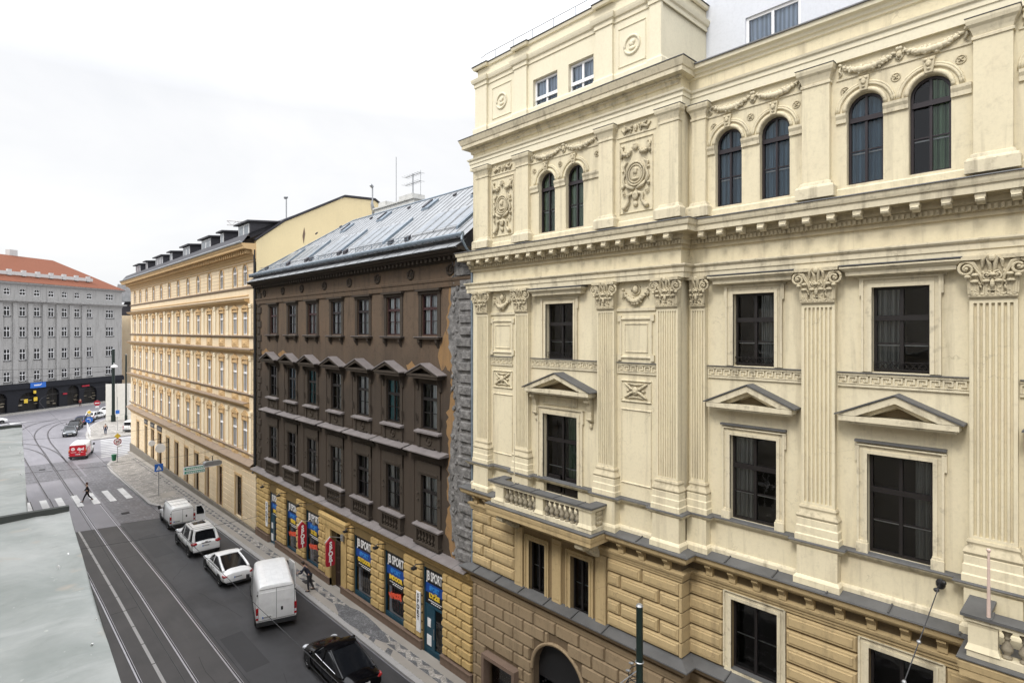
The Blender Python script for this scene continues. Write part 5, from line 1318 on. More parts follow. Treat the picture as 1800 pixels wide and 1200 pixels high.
b=MB(); b.quad((15.05,TY0,22.36),(15.05,TY1+.9,22.36),(15.6,TY1+.3,23.15),(15.6,TY0,23.15)); b.quad((15.6,TY0,23.15),(15.6,TY1+.3,23.15),(23.46,TY1-4,27.15),(23.46,TY0,27.15)); b.quad((23.46,TY0,27.15),(23.46,TY1-4,27.15),(33,TY1+.9,22),(33,TY0,22)); b.add([(15,TY1+.9,22.36),(33,TY1+.9,22),(23.46,TY1-4,27.15)],[(0,1,2)])
rf=b.build('roof',M['slate'],tan)
b=MB(); b.tube([(14.98,TY0,22.42),(14.98,TY1+.9,22.42)],.09,6); b.build('gutter',M['zinc_light'],rf)
dz=[(47.6,2.7,2),(53.0,1.1,1),(57.6,3.0,2),(64.2,2.7,2),(70.2,1.2,1),(75.6,3.6,3),(82.0,1.2,1),(87.0,3.0,2)]
for y,w,n in dz:
    d=MB(); x0=16.6; x0=15.75; zb=22.8; zt=24.08
    d.add([(x0,y-w/2,zb),(x0,y+w/2,zb),(x0,y+w/2,zt),(x0,y-w/2,zt),(x0+3,y-w/2,zt+.3),(x0+3,y+w/2,zt+.3)],[(0,1,2,3),(0,3,4),(1,5,2)])
    d.prism_y([(x0-.3,zt-.05),(x0-.3,zt+.08),(x0+3.1,zt+.38),(x0+3.1,zt+.25)],y-w/2-.25,y+w/2+.25); o=d.build('dormer',M['slate'],rf)
    for k in range(n):
        q=MB(); a=y-w/2+.15+(w-.3)*k/n; c=a+(w-.3)/n-.08; q.box(x0-.05,x0,a,c,zb+.2,zt-.12); q=q.build('window',M['frame_white'],o)
        p=MB(); p.box(x0-.06,x0-.052,a+.1,c-.1,zb+.28,zt-.2); p.build('pane',M['skylight'],q)
for y in (60.5,67.3,72.6,79,84.4): 
    q=MB(); vs=[]
    for dx_,dy_ in ((0,0),(1.1,0),(1.1,.8),(0,.8)): vs.append((15.7+dx_,y+dy_,23.25+.51*dx_))
    q.add(vs,[(0,1,2,3)]); q.build('roof_window',M['skylight'],rf)
# fascia lettering boards on the far end of the shop row
for a,c in ((75.9,78.1),(79.6,81.5),(83.2,84.9)):
    b=MB(); b.box(TX-.1,TX-.02,a,c,3.95,4.5); o=b.build('shop_board',M['black'],tan)
    for k in range(5): 
        q=MB(); q.box(TX-.11,TX-.105,a+.3+.3*k,a+.5+.3*k,4.12,4.32); q.build('small_lettering',M['step'],o)
# projecting signs
def disc_sign(y,z,r,lab):
    t=thing('round_sign',lab,'sign',(TX-.9,y,z),0,'round white signs on the tan house'); b=MB()
    b.tube([(.0,-.06,0),(0,.06,0)],r,20); b.build('board',M['white'],t,world=False); b=MB(); b.tube([(.9,0,r+.05),(0,0,r+.05),(0,0,r)],.025,5); b.tube([(.9,0,0),(r,0,0)],.02,5); b.build('bracket',M['black'],t,world=False)
disc_sign(72.5,2.75,.5,'larger round white sign sticking out of the tan house shop row'); disc_sign(76.6,2.7,.33,'smaller round white sign, the farther one, on the tan house shop row')
t=thing('projecting_sign','long mint-green and white box sign hanging at right angles from the tan house','sign',(14.55,56.4,3.35)); b=MB(); b.box(-.95,.75,-.09,.09,-.32,.32); o=b.build('box',M['white'],t,world=False)
M['mint']=plain('mint_green',(.03,.3,.22),.5)
b=MB(); b.box(-.9,.7,-.1,-.092,.06,.26); b.box(-.9,.7,-.1,-.092,-.26,-.06); o2=b.build('green_bands',M['mint'],o,world=False)
for zz in (.1,-.22):
    b=MB()
    for k in range(9): b.box(-.75+.16*k,-.65+.16*k,-.104,-.1,zz,zz+.1)
    b.build('small_lettering',M['white'],o,world=False)
b=MB(); b.tube([(1.55,0,.36),(-.9,0,.36)],.03,5); b.tube([(1.55,0,1.1),(.2,0,.36)],.012,4); b.build('bracket',M['black'],t,world=False)
t=thing('hanging_street_lamp','grey street lamp hung on span wires above the pavement edge','street lamp',(13.5,47.8,5.4)); b=MB()
b.prism_y([(-.62,-.02),(.62,-.02),(.62,.2),(.5,.3),(-.5,.3),(-.62,.2)],-.2,.2); o=b.build('housing',M['steel'],t,world=False); b=MB(); b.box(-.55,.55,-.16,.16,-.1,-.02); b.build('diffuser',M['white'],t,world=False); b=MB(); b.tube([(0,0,.3),(0,0,.65)],.03,5); b.build('hanger',M['black'],t,world=False)

# ================================================================== far grey corner building
gang=math.atan2(.8379,-.5458)
grey=thing('grey_building','big grey six-storey corner building with orange tiled roof and black shop floor','building',(4.26,152.1,0),gang); LOCALS.add(grey.name)
M['grey']=plaster('grey_render',(.35,.345,.335),(.12,.115,.11),.8,.7); M['grey_dark']=plaster('black_stone_shopfront',(.018,.019,.024),(.012,.012,.013),.3,.3,rough=.5); M['tile']=plaster('orange_roof_tiles',(.18,.07,.042),(.11,.042,.028),.35,.3); M['grey_light']=plaster('pale_grey_parapet',(.5,.49,.48),(.3,.29,.28),.4,.3)
cols=[-1.6-2.9*k for k in range(4)][::-1]+[1.26,4.21,7.05,9.98,12.86,15.72,18.6,23.7]
rows=[(18.6,20.55),(14.35,16.5),(9.65,11.95),(5.35,7.35)]; ops=[]
for s in cols:
    hw=.62 if s<20 else 1.0
    for a,c in rows: ops.append((-s-hw,-s+hw,a,c))
    ops.append((-s-hw,-s+hw,22.85,24.3,1 if s<20 else 0))
b=MB(); wall(b,0,-26.9,18,4.6,25.4,ops,.2); b.build('wall',M['grey'],grey,world=False)
b=MB(); b.quad((0,-26.9,-2),(14,-26.9,-2),(14,-26.9,25.4),(0,-26.9,25.4)); b.build('side_wall',M['grey'],grey,world=False)
arch=[(-11.5,-8.2,3.4),(-6.2,-3,3.3),(-1.4,1.2,3.2),(.0,0,0),(3.3,7.3,2.9),(8.9,11.6,3.4),(13.4,16.1,3.5),(17.2,20.3,3.0),(22.4,24.6,3.3)]
b=MB(); wall(b,-.12,-26.9,18,-3,4.6,[(-c,-a,-.7,h,1) for a,c,h in arch if c-a>.5],.6); b.build('shop_wall',M['grey_dark'],grey,world=False)
b=MB(); b.box(-.5,0,-27.1,18,3.75,4.65); b.box(-.35,0,-27,18,4.651,4.9); b.build('shop_fascia',M['grey_dark'],grey,world=False)
b=MB(); b.quad((.5,-26,-1),(.5,17,-1),(.5,17,4),(.5,-26,4)); b.build('shop_glazing_back',M['room'],grey,world=False)
rg=random.Random(11); 
for i,(a,c,h) in enumerate(arch):
    if c-a<.5: continue
    q=MB()
    for k in range(5): 
        y=-(a+.3+(c-a-.6)*rg.random()); z=rg.uniform(-.4,1.6); q.box(.2,.3,y-.35,y+.35,z,z+rg.uniform(.08,.3))
    q.build('window_display',plain('far_display%d'%i,(lambda q:(q+.12,q*.9+.1,q*.7+.07))(.3*rg.random()),.6,var=.6,scale=5),grey,world=False)
    q=MB(); m_=-(a+c)/2; q.box(.05,.1,m_-.04,m_+.04,-.9,h); q.box(.05,.1,-c,-a,1.9,2.0); q.build('window_bars',M['frame_dark'],grey,world=False)
b=MB()
for s in [(p+q)/2 for p,q in zip(cols[:-1],cols[1:])]:
    if s<20: b.box(-.28,0,-s-.5,-s+.5,4.9,21.3)
b.build('wall_piers',M['grey'],grey,world=False)
b=MB(); b.sweep([(0,18),(0,-22),(0,-26.9),(1.5,-26.9)],[(0,21.2),(.1,21.25),(.2,21.5),(.75,21.6),(.8,21.9),(0,22.0)]); b.build('floor_cornice',M['grey'],grey,world=False)
b=MB(); b.sweep([(0,18),(0,-26.9),(3,-26.9)],[(0,24.9),(.2,25.0),(.5,25.2),(.6,25.5),(0,25.6)]); b.build('eaves',M['grey'],grey,world=False)
b=MB(); b.add([(-.7,18,25.6),(-.7,-27.3,25.4),(8,-16.5,31.7),(8,18,31.9),(14,-27.3,25.4),(16,18,25.6)],[(0,3,2,1),(1,2,4),(2,3,5,4)]); rf=b.build('roof',M['tile'],grey,world=False)
b=MB()
b.box(1.0,1.25,-20.3,18,27.0,27.7)
for k in range(14): b.box(.9,1.35,-19.6+2.8*k,-18.8+2.8*k,26.9,28.1)
b.build('roof_parapet',M['grey_light'],rf,world=False)
for y,w in ((-9,1.6),(-2,2),(7,1.5)):
    b=MB(); b.box(8,9.2,y,y+w,31,33); b.build('chimney',M['grey_light'],rf,world=False)
for s in cols:
    w=1.24 if s<20 else 2.0
    for a,c in rows:
        o=win(grey,.1,-s,a,w,c-a,'frame_white',transom=.62,mull=1 if s<20 else 2,inner=False,simple=True,glass='glass_dark',fw=.1)
    win(grey,.1,-s,22.85,w,1.45,'frame_white',arch=1 if s<20 else 0,transom=.5,mull=1 if s<20 else 2,inner=False,simple=True,glass='glass_dark',fw=.1)
sb=MB(); sb.box(-.12,0,-.75,.75,-.12,0); sbm=sb.mesh('sill',[M['grey_dark']])
for s in cols:
    for a,c in rows: q=link('sill',sbm,grey,(0,-s,a)); q.scale=(1,1 if s<20 else 1.5,1)
b=MB(); b.box(-.62,-.5,-8.4,-5.3,3.75,4.85); o=b.build('blue_sign',M['blue'],grey,world=False); 
b=MB(); b.box(-.64,-.625,-7.2,-6.0,4.2,4.42); b.prism_x([(-7.0,4.3),(-7.6,4.62),(-7.3,4.2)],-.64,-.625); b.build('sign_mark',M['white'],o,world=False)
b=MB(); b.box(-.3,-.2,-5.0,-4.3,.8,1.6); b.box(-.3,-.2,-6.9,-6.2,1.0,1.8); b.box(-.5,-.4,-6.5,-6.0,2.6,3.2); b.build('yellow_signs',M['yellow'],grey,world=False)
b=MB(); b.box(-.3,-.2,-13.2,-12.3,1.7,2.0); b.box(-.4,-.2,-18.3,-16.6,3.0,3.3); b.build('red_signs',M['red'],grey,world=False)
# --- small houses seen in the gap
gap=thing('yellow_corner_house','narrow pale yellow house with grey mansard in the gap beside the grey building','building',(33,168,0),gang); LOCALS.add(gap.name)
ops=[(-y-.6,-y+.6,z,z+2.0,a) for y in (1.6,4.2,6.8,9.4) for z,a in ((6,0),(10.4,0),(14.6,1))]
b=MB(); wall(b,0,-14,0,-3,19.5,ops,.2); b.quad((0,0,-3),(10,0,-3),(10,0,19.5),(0,0,19.5)); b.build('wall',M['tan'],gap,world=False)
for z in (4.5,9.2,13.6,19.0):
    b=MB(); b.box(-.3,0,-14,0,z,z+.35); b.build('string_course',M['tan_trim'],gap,world=False)
for y in (1.6,4.2,6.8,9.4):
    for z,a in ((6,0),(10.4,0),(14.6,1)): win(gap,.1,-y,z,1.2,2.0,'frame_white',arch=a,transom=.6,inner=False,simple=True,glass='glass_dark',fw=.1)
b=MB(); b.prism_y([(0,19.5),(2.2,23),(7,24.5),(10,19.5)],-14,0); rf=b.build('roof',M['slate'],gap,world=False)
for y in (2,6,10): 
    b=MB(); b.box(.6,2.4,-y-.9,-y+.9,19.8,22); b.build('dormer',M['zinc_blue'],rf,world=False)
b=MB(); b.prism_y([(1.5,23),(2.2,26.5),(9,27.5),(10,23)],-14,1); b.build('upper_roof',M['zinc_light'],gap,world=False)
for i,(x,y,z) in enumerate(((36,166,27),(40,172,27.5),(37,175,27.5))):
    a=thing('roof_aerial','small aerial on the pale roof between the grey and the tan house','aerial',(x,y,z-1),0,'aerials far behind the gap'); b=MB(); b.tube([(0,0,0),(0,0,4.2)],.09,5); b.tube([(-1,0,3.3),(1,0,3.3)],.07,4); b.tube([(-.8,0,4.0),(.8,0,4.0)],.07,4); b.build('rods',M['steel'],a,world=False)
hw_=thing('white_hoarding','tall white sheeted hoarding beside the far corner of the tan house','hoarding',(20.6,127.5,-1),R(-20)); LOCALS.add(hw_.name)
b=MB(); 
for k in range(3): b.box(-2.6+1.75*k,-.9+1.75*k,-.1,.1,.1,6.8-.0*k)
o=b.build('panels',plain('white_sheeting',(.72,.7,.64),.6,var=.06),hw_,world=False); b=MB()
for k in range(4): b.tube([(-2.6+1.75*k,.15,0),(-2.6+1.75*k,.15,6.9)],.05,6)
b.build('posts',M['steel'],hw_,world=False)

# ================================================================== own side of the street (unseen fronts that shade and mirror the street)
M['own']=plaster('own_side_plaster',(.52,.48,.42),(.3,.27,.23),.3,.3); M['own2']=plaster('own_side_green_plaster',(.28,.3,.26),(.2,.2,.18),.3,.3)
def own_row(name,lab,y0,y1,h,mat):
    t=thing(name,lab,'building',(-.35+.026*y0,y0,0),0); LOCALS.add(t.name); t.rotation_euler=(0,0,math.pi-.026)
    # local: faces -x (towards the street after the half turn)
    L=y1-y0; ops=[]; ws=[]; n=int(L/3.2)
    for k in range(n):
        y=-(L*(k+.5)/n)
        for z in (1.2,5.4,9.2,13.0,16.8):
            if z+2.2<h-.8: ops.append((y-.6,y+.6,z,z+2.1)); ws.append((y,z))
    b=MB(); wall(b,0,-L,0,-1.5,h,ops,.2); b.quad((0,-L,-1.5),(12,-L,-1.5),(12,-L,h),(0,-L,h)); b.quad((0,0,-1.5),(0,0,h),(12,0,h),(12,0,-1.5)); b.quad((0,-L,h),(0,0,h),(12,0,h),(12,-L,h)); b.build('wall',M[mat],t,world=False)
    for z in (4.6,8.6,12.4,h-.6):
        b=MB(); b.box(-.12,0,-L,0,z,z+.3); b.build('string_course',M[mat],t,world=False)
    for y,z in ws: win(t,.1,y,z,1.2,2.1,'frame_white',transom=.65,inner=False,simple=True,glass='glass_dark')
    return t
own_row('opposite_house','pale plaster house at the left edge facing the brown house',9.2,42,20.5,'own')
own_row('opposite_house','green-grey plaster house at the left edge facing the tan house',42,74,21.0,'own2')
own_row('opposite_house','house in whose window the photographer stands',-32,-4,21,'own')
# the photographer's ledges
M['drip']=zinc('dark_ledge_edge',(.05,.055,.05),.6)
def ledge(y0,y1,z,w,off,lab,grp):
    t=thing('window_ledge',lab,'ledge',(0,y0,z),0,grp); L=y1-y0
    rg=random.Random(int(y0*10)+5); nx,ny=14,60; vs=[];fs=[]
    for j in range(ny+1):
        for i in range(nx+1):
            y=L*j/ny; xe=off+.0432*(y+y0); x=xe-w*(1-i/nx)
            zz=.006*math.sin(y*2.3+i*.7)+.004*math.sin(y*5.1+i*1.9)+.003*rg.uniform(-1,1)*.4-.02*(i/nx)
            vs.append((x,y,zz))
    for j in range(ny):
        for i in range(nx): a=j*(nx+1)+i; fs.append((a,a+1,a+nx+2,a+nx+1))
    b=MB(); b.add(vs,fs); b.build('sheet',M['copper'],t,smooth=True,world=False)
    b=MB(); e0=off+.0432*y0; e1=off+.0432*y1
    b.add([(e0,0,-.02),(e1,L,-.02),(e1,L,-.1),(e0,0,-.1),(e0-.02,0,-.13),(e1-.02,L,-.13),(e1-w,L,-.1),(e0-w,0,-.1)],[(0,1,2,3),(3,2,5,4),(4,5,6,7)])
    b.box(e1-w,e1,L-.0,L+.035,-.1,.012); b.build('drip_edge',M['drip'],t,world=False)
    b=MB()
    for k in range(16 if y0<2 else 4):
        y=rg.uniform(.3,L-.2); x=off+.0432*(y+y0)-abs(rg.gauss(.01,.05)); r=rg.uniform(.003,.008); b.ell((x,y,-.012),(r,r*1.6,.002),rg.uniform(0,3),6,3)
    b.build('droppings',M['white'],t,world=False)
    b=MB(); b.box(off-w-.3,off-.06,0,L,-2.2,-.12); b.build('cornice_body',M['own'],t,world=False)
ledge(-3.0,4.07,HC-1.0,1.0,.23,'broad pale green sheet-metal ledge in the near left corner, overlapping the other','sheet-metal ledges under the window')
ledge(4.12,8.35,HC-1.05,1.0,.055,'farther, smaller pale green ledge at the left edge beyond the near one','sheet-metal ledges under the window')
t=thing('own_house_wall','plain wall under the sheet-metal ledges at the left edge','wall',(-.5,0,0)); b=MB(); b.box(-4,.0,-4,9,-.2,HC-1.3); b.box(-4,-.5,-4,8.6,HC-1.3,21); b.build('wall',M['own'],t,world=False)
# ================================================================== ground
def gz(y): return -max(0,min(1,(y-40)/55.))
def clipband(P,y0,y1):
    for s,lim in ((1,y0),(-1,y1)):
        out=[]
        for i in range(len(P)):
            a=P[i];c=P[(i+1)%len(P)]; ia=s*(a[1]-lim)>=-1e-9; ic=s*(c[1]-lim)>=-1e-9
            if ia: out.append(a)
            if ia!=ic: t=(lim-a[1])/(c[1]-a[1]); out.append((a[0]+(c[0]-a[0])*t,lim))
        P=out
        if len(P)<3: return []
    return P
def flat(b,P,dz):
    for y0,y1 in ((-200,40),(40,95),(95,2000)):
        Q=clipband(P,y0,y1)
        if len(Q)>5:
            from mathutils.geometry import tessellate_polygon
            V=[(x,y,gz(y)+dz) for x,y in Q]; T=tessellate_polygon([[Vector((p[0],p[1],0)) for p in V]]); F=[]
            for t in T:
                p,q,r=(V[i] for i in t); a2=(q[0]-p[0])*(r[1]-p[1])-(q[1]-p[1])*(r[0]-p[0])
                if abs(a2)>1e-7: F.append(tuple(t) if a2>0 else tuple(t)[::-1])
            b.add(V,F)
        elif len(Q)>=3:
            ar=sum(Q[i][0]*Q[(i+1)%len(Q)][1]-Q[(i+1)%len(Q)][0]*Q[i][1] for i in range(len(Q)))
            if ar<0: Q=Q[::-1]
            b.add([(x,y,gz(y)+dz) for x,y in Q],[tuple(range(len(Q)))])
def sheet(name,P,dz,mat,kind='structure'):
    b=MB(); 
    for q in (P if isinstance(P[0][0],(tuple,list)) else [P]): flat(b,q,dz)
    o=b.build(name,mat); tag(o,kind=kind); return o
def ground_mat(name,base,dark,cob=0,rough=.75,patch=.5,spec=.5,cs=7.5,crack=True):
    m,nt,b=nmat(name); v=coords(nt); b.inputs['Roughness'].default_value=rough; b.inputs['Specular IOR Level'].default_value=spec
    big=noise(nt,v,.35,5,.6); fine=noise(nt,v,40,2,.6); mid=noise(nt,coords(nt,(1.2,.25,1)),1.2,4,.6)
    c=mixc(nt,ramp(nt,big,.35,.68,0,patch),base,dark); c=mixc(nt,ramp(nt,mid,.5,.75,0,.4),c,tuple(x*1.35 for x in base))
    if cob:
        dv=N(nt,'ShaderNodeTexNoise',Scale=.7,Detail=2); nt.links.new(v,dv.inputs['Vector'])
        vo=N(nt,'ShaderNodeTexVoronoi',Scale=cs,Randomness=.55); vo.feature='F1'; nt.links.new(coords(nt,(1,1,.01)),vo.inputs['Vector'])
        c=mixc(nt,ramp(nt,vo.outputs['Distance'],.25,.62,0,.7),c,tuple(x*.35 for x in base))
        c=mixc(nt,ramp(nt,noise(nt,coords(nt,(1,.8,.01)),1.1,5,.75,.9),.47,.56,0,.62),c,tuple(x*.38 for x in base)); c=mixc(nt,ramp(nt,noise(nt,coords(nt,(1,.8,.01)),2.3,4,.7,.8),.58,.66,0,.5),c,tuple(min(1,x*1.7) for x in base))
        bump(nt,b,vo.outputs['Distance'],-.9*cob,.03)
    else: bump(nt,b,fine,.3,.01)
    nt.links.new(c,b.inputs['Base Color']); return m
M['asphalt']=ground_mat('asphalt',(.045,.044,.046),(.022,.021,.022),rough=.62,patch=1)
M['asphalt_far']=ground_mat('worn_asphalt_glare',(.19,.183,.198),(.13,.125,.137),rough=.5)  # worn far asphalt, sky glare put into its paler base colour
M['cobble']=ground_mat('granite_setts',(.17,.165,.178),(.09,.087,.093),cob=1.6,rough=.5,cs=3.6)
M['track_bed']=ground_mat('track_bed_concrete',(.058,.053,.051),(.036,.034,.033),rough=.7,patch=.8)
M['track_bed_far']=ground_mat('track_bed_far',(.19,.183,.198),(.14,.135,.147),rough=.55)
M['pave']=ground_mat('pavement_setts',(.42,.395,.36),(.27,.25,.23),cob=.5,rough=.85,cs=10)
M['pave_tar']=ground_mat('pavement_asphalt_strip',(.30,.275,.24),(.2,.185,.165),rough=.9)
M['pave_light']=ground_mat('light_mosaic',(.46,.43,.39),(.36,.33,.29),cob=.5,rough=.9,cs=11); M['pave_grey']=ground_mat('grey_mosaic',(.17,.17,.175),(.12,.12,.125),cob=.5,rough=.9,cs=11)
M['kerb']=plaster('granite_kerb',(.33,.32,.31),(.2,.19,.18),.1,.5); M['paint']=ground_mat('road_paint',(.64,.64,.63),(.36,.36,.36),rough=.6,patch=.9)
M['rail']=plain('polished_rail',(.42,.41,.43),.45,.85,var=.1); M['groove']=plain('rail_groove',(.018,.016,.016),.8); M['rail_dull']=plain('dull_rail',(.16,.15,.155),.45,.7)
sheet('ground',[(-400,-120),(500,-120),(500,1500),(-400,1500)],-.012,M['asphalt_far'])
sheet('road',[(1.9,-60),(14.25,-60),(14.25,55.6),(2.2,58.6)],0,M['asphalt'])
sheet('setts',[[(2.6,58.6),(14.25,55.6),(14.25,84),(14,88.0),(12,88.5),(9.6,88.5),(9.6,80),(2.8,80)],[(-10,80.2),(9.4,80.2),(9.4,92),(-10,92)]],.0,M['cobble'])
# tram bed
sheet('track_bed',[(4.0,-60),(8.95,-60),(8.95,56.2),(4.0,57.2)],.006,M['track_bed'])
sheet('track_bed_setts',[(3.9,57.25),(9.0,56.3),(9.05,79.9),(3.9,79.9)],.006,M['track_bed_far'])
b=MB(); rg=random.Random(2)
for k in range(9):
    y=3+rg.uniform(4,9)*k; a=rg.choice((4.05,7.45,5.6)); flat(b,[(a,y),(a+1.3,y+.1),(a+1.3,y+.14),(a,y+.04)],.012)
flat(b,[(5.62,12),(5.66,12),(5.64,26),(5.62,26)],.012)
tag(b.build('road_joint',M['groove']),kind='structure')
# rails: polished head beside a dark groove
def rail(pts,name,near=True,hw=.033,off=1):
    b=MB(); h=MB()
    n=len(pts)
    def ofs(i,d):
        a=Vector(pts[max(i-1,0)][:2]); c=Vector(pts[min(i+1,n-1)][:2]); t=(c-a).normalized(); nrm=Vector((t.y,-t.x)); return Vector(pts[i][:2])+nrm*d
    for i in range(n-1):
        for (d0,d1,dz,B) in ((-hw,hw,.02,b),(hw,hw+.055,.011,h),(hw+.055,hw+.075,.018,b)):
            p=[ofs(i,d0),ofs(i,d1),ofs(i+1,d1),ofs(i+1,d0)]; flat(B,[(q.x,q.y) for q in p],dz)
    o=b.build(name,M['rail' if near else 'rail_dull']); tag(o,kind='structure'); q=h.build('rail_groove',M['groove']); tag(q,kind='structure')
def straight(x,y0,y1): return [(x,y0),(x,(y0+y1)/2),(x,y1)]
def smooth(P,n=6):
    out=[]
    for i in range(len(P)-1):
        p0=P[max(i-1,0)];p1=P[i];p2=P[i+1];p3=P[min(i+2,len(P)-1)]
        for k in range(n):
            t=k/n; out.append(tuple(.5*((2*p1[j])+(-p0[j]+p2[j])*t+(2*p0[j]-5*p1[j]+4*p2[j]-p3[j])*t*t+(-p0[j]+3*p1[j]-3*p2[j]+p3[j])*t**3) for j in (0,1)))
    out.append(P[-1]); return out
for x in (4.03,5.46,7.3,8.74): rail(straight(x,-60,64.9),'tram_rail',True)
far=[(7.3,71),(7.3,89),(7.3,98.6),(7.15,107.5),(7.2,115.5),(7.6,120.8),(8.5,126.2),(9.9,130.4),(12.5,134.5),(16,138.5),(22,144),(40,158)]
far2=[(8.74,71),(8.8,91),(8.74,101.5),(8.65,110),(9.0,118.4),(9.9,124.9),(11.4,130.0),(13.6,133.4),(17,137.2),(23,142.7),(41,156.5)]
left=[(3.9,71),(4.0,85),(3.8,96),(3.2,104),(.5,112),(-5,118),(-20,124)]; left2=[(5.4,71),(5.2,86),(5.1,95),(4.9,100),(3.6,107),(-1,115),(-8,120),(-22,126)]
br1=[(7.3,89),(7.2,97),(6.6,102.6),(5.2,107.4),(2,112),(-4,117)]; br2=[(8.8,91),(8.75,96.4),(8.3,101.8),(7.4,106.8),(5.6,110.9),(1,116),(-5,120)]
out=[(3.2,119),(5.7,124.9),(7.3,130.5),(9.0,134.2),(12,138)]
for P in (far,far2,left,left2,br1,br2,out): rail(smooth(P),'tram_rail',False,.05)
for x in (4.03,5.46,7.3,8.74): rail(straight(x,64.9,71),'tram_rail',False,.05)
# pale joint strip between the two tracks
b=MB(); y=-20.
while y<56: flat(b,[(6.2,y),(6.34,y),(6.34,y+2.25),(6.2,y+2.25)],.012); y+=2.33
tag(b.build('lane_marking',M['kerb']),kind='structure')
# zebra crossings
zb=MB()
for x in (2.4,3.55,4.75,5.9,7.1,8.35,9.6,10.9): flat(zb,[(x,65.4),(x+.52,65.4),(x+.52,70.6),(x,70.6)],.024)
tag(zb.build('zebra_crossing',M['paint']),kind='structure')
zb=MB(); y=91.6
while y<107.5: x0=12.5+.13*(y-91.6); flat(zb,[(x0,y),(x0+6.0,y),(x0+6.0,y+.6),(x0,y+.6)],.012); y+=1.45
tag(zb.build('zebra_crossing',ground_mat('worn_road_paint',(.5,.5,.49),(.3,.3,.3),rough=.6,patch=.9)),kind='structure')
zb=MB(); flat(zb,[(5.2,135.2),(8.3,138.0),(5.0,137.2)],.012); flat(zb,[(1.0,132.5),(5.0,136.6),(4.8,136.9),(.8,132.9)],.012); tag(zb.build('arrow_marking',M['paint']),kind='structure')
# pavements (real step of 0.12 m)
KP=[(14.3,-60),(14.3,54.5),(13.9,57.2),(12.6,59.3),(11.95,61.5),(11.8,80),(12.1,85),(13.2,88.6),(15.4,91.3),(19,92.9)]
inner=[(30,93.6),(16.05,93.6),(16.05,-60)]
def pavement(P,inn,name,mat,w=.28,closed=False):
    b=MB(); flat(b,P+inn,.12); o=b.build(name,mat); tag(o,kind='structure')
    k=MB()
    for a,c in zip(P,P[1:]):
        t=Vector((c[0]-a[0],c[1]-a[1])); 
        if t.length<.01: continue
        t.normalize(); n=Vector((t.y,-t.x)) # towards the right of travel = pavement side
        segs=max(1,int((Vector(c)-Vector(a)).length/1.2)); 
        for i in range(segs):
            p=Vector(a).lerp(Vector(c),i/segs); q=Vector(a).lerp(Vector(c),(i+1)/segs)-t*.012
            p2=p+n*w;q2=q+n*w
            vs=[(p.x,p.y,gz(p.y)-.05),(q.x,q.y,gz(q.y)-.05),(q2.x,q2.y,gz(q.y)-.05),(p2.x,p2.y,gz(p.y)-.05),(p.x,p.y,gz(p.y)+.128),(q.x,q.y,gz(q.y)+.128),(q2.x,q2.y,gz(q.y)+.128),(p2.x,p2.y,gz(p.y)+.128)]
            k.add(vs,[(4,5,6,7),(0,1,5,4),(1,2,6,5),(2,3,7,6),(3,0,4,7)])
    tag(k.build('kerb',M['kerb']),kind='structure')
pavement(KP,inner,'pavement',M['pave'])
sheet('pavement_strip',[[(14.62,-60),(15.02,-60),(15.02,54),(14.62,54)],[(15.55,-60),(16.04,-60),(16.04,93),(15.55,93)]],.124,M['pave_tar'])
# mosaic of light and grey lozenges along the walk
A=MB();B=MB(); rg=random.Random(9); y=8.
while y<86:
    xc=15.28; s=.95
    if rg.random()<.93:
        (A if rg.random()<.85 else B) and flat(A,[(xc-.24,y),(xc-.02,y+.05),(xc+.24,y+.55),(xc+.02,y+.5)],.128)
        flat(A,[(xc+.02,y+.52),(xc+.24,y+.56),(xc-.02,y+1.0),(xc-.24,y+.96)],.128)
        flat(B,[(xc-.24,y+.06),(xc-.02,y+.5),(xc-.24,y+.92)],.1285); flat(B,[(xc+.24,y+.6),(xc+.04,y+1.0),(xc+.24,y+1.42)],.1285)
    y+=s
for k in range(26):
    y=60.5+k*1.0
    flat(A,[(12.4,y),(14.4,y+.7),(14.5,y+1.0),(12.5,y+.3)],.127)
    if k%3==0: flat(B,[(12.5,y+.36),(14.4,y+1.02),(14.4,y+1.14),(12.5,y+.48)],.127)
for k in range(9):
    y=24+k*1.3+rg.uniform(-.3,.3); 
    if not 29<y<36: flat(B,[(14.62,y),(14.95,y+.3),(14.9,y+.7),(14.62,y+.5)],.1275)
tag(A.build('light_mosaic',M['pave_light']),kind='structure'); tag(B.build('grey_mosaic',M['pave_grey']),kind='structure')
P=[(14.3+.85+.55*math.cos(a)*(1+.12*math.sin(3*a)),27.9+2.6*math.sin(a)*(1+.1*math.cos(4*a))) for a in [2*math.pi*k/24 for k in range(24)]]
sheet('pavement_patch',[(min(p[0],15.95),p[1]) for p in P],.13,M['pave_grey'])
sheet('pavement_patch',[(13.3,62.6),(14.6,63.0),(14.8,65),(13.5,64.7)],.13,M['pave_tar'])
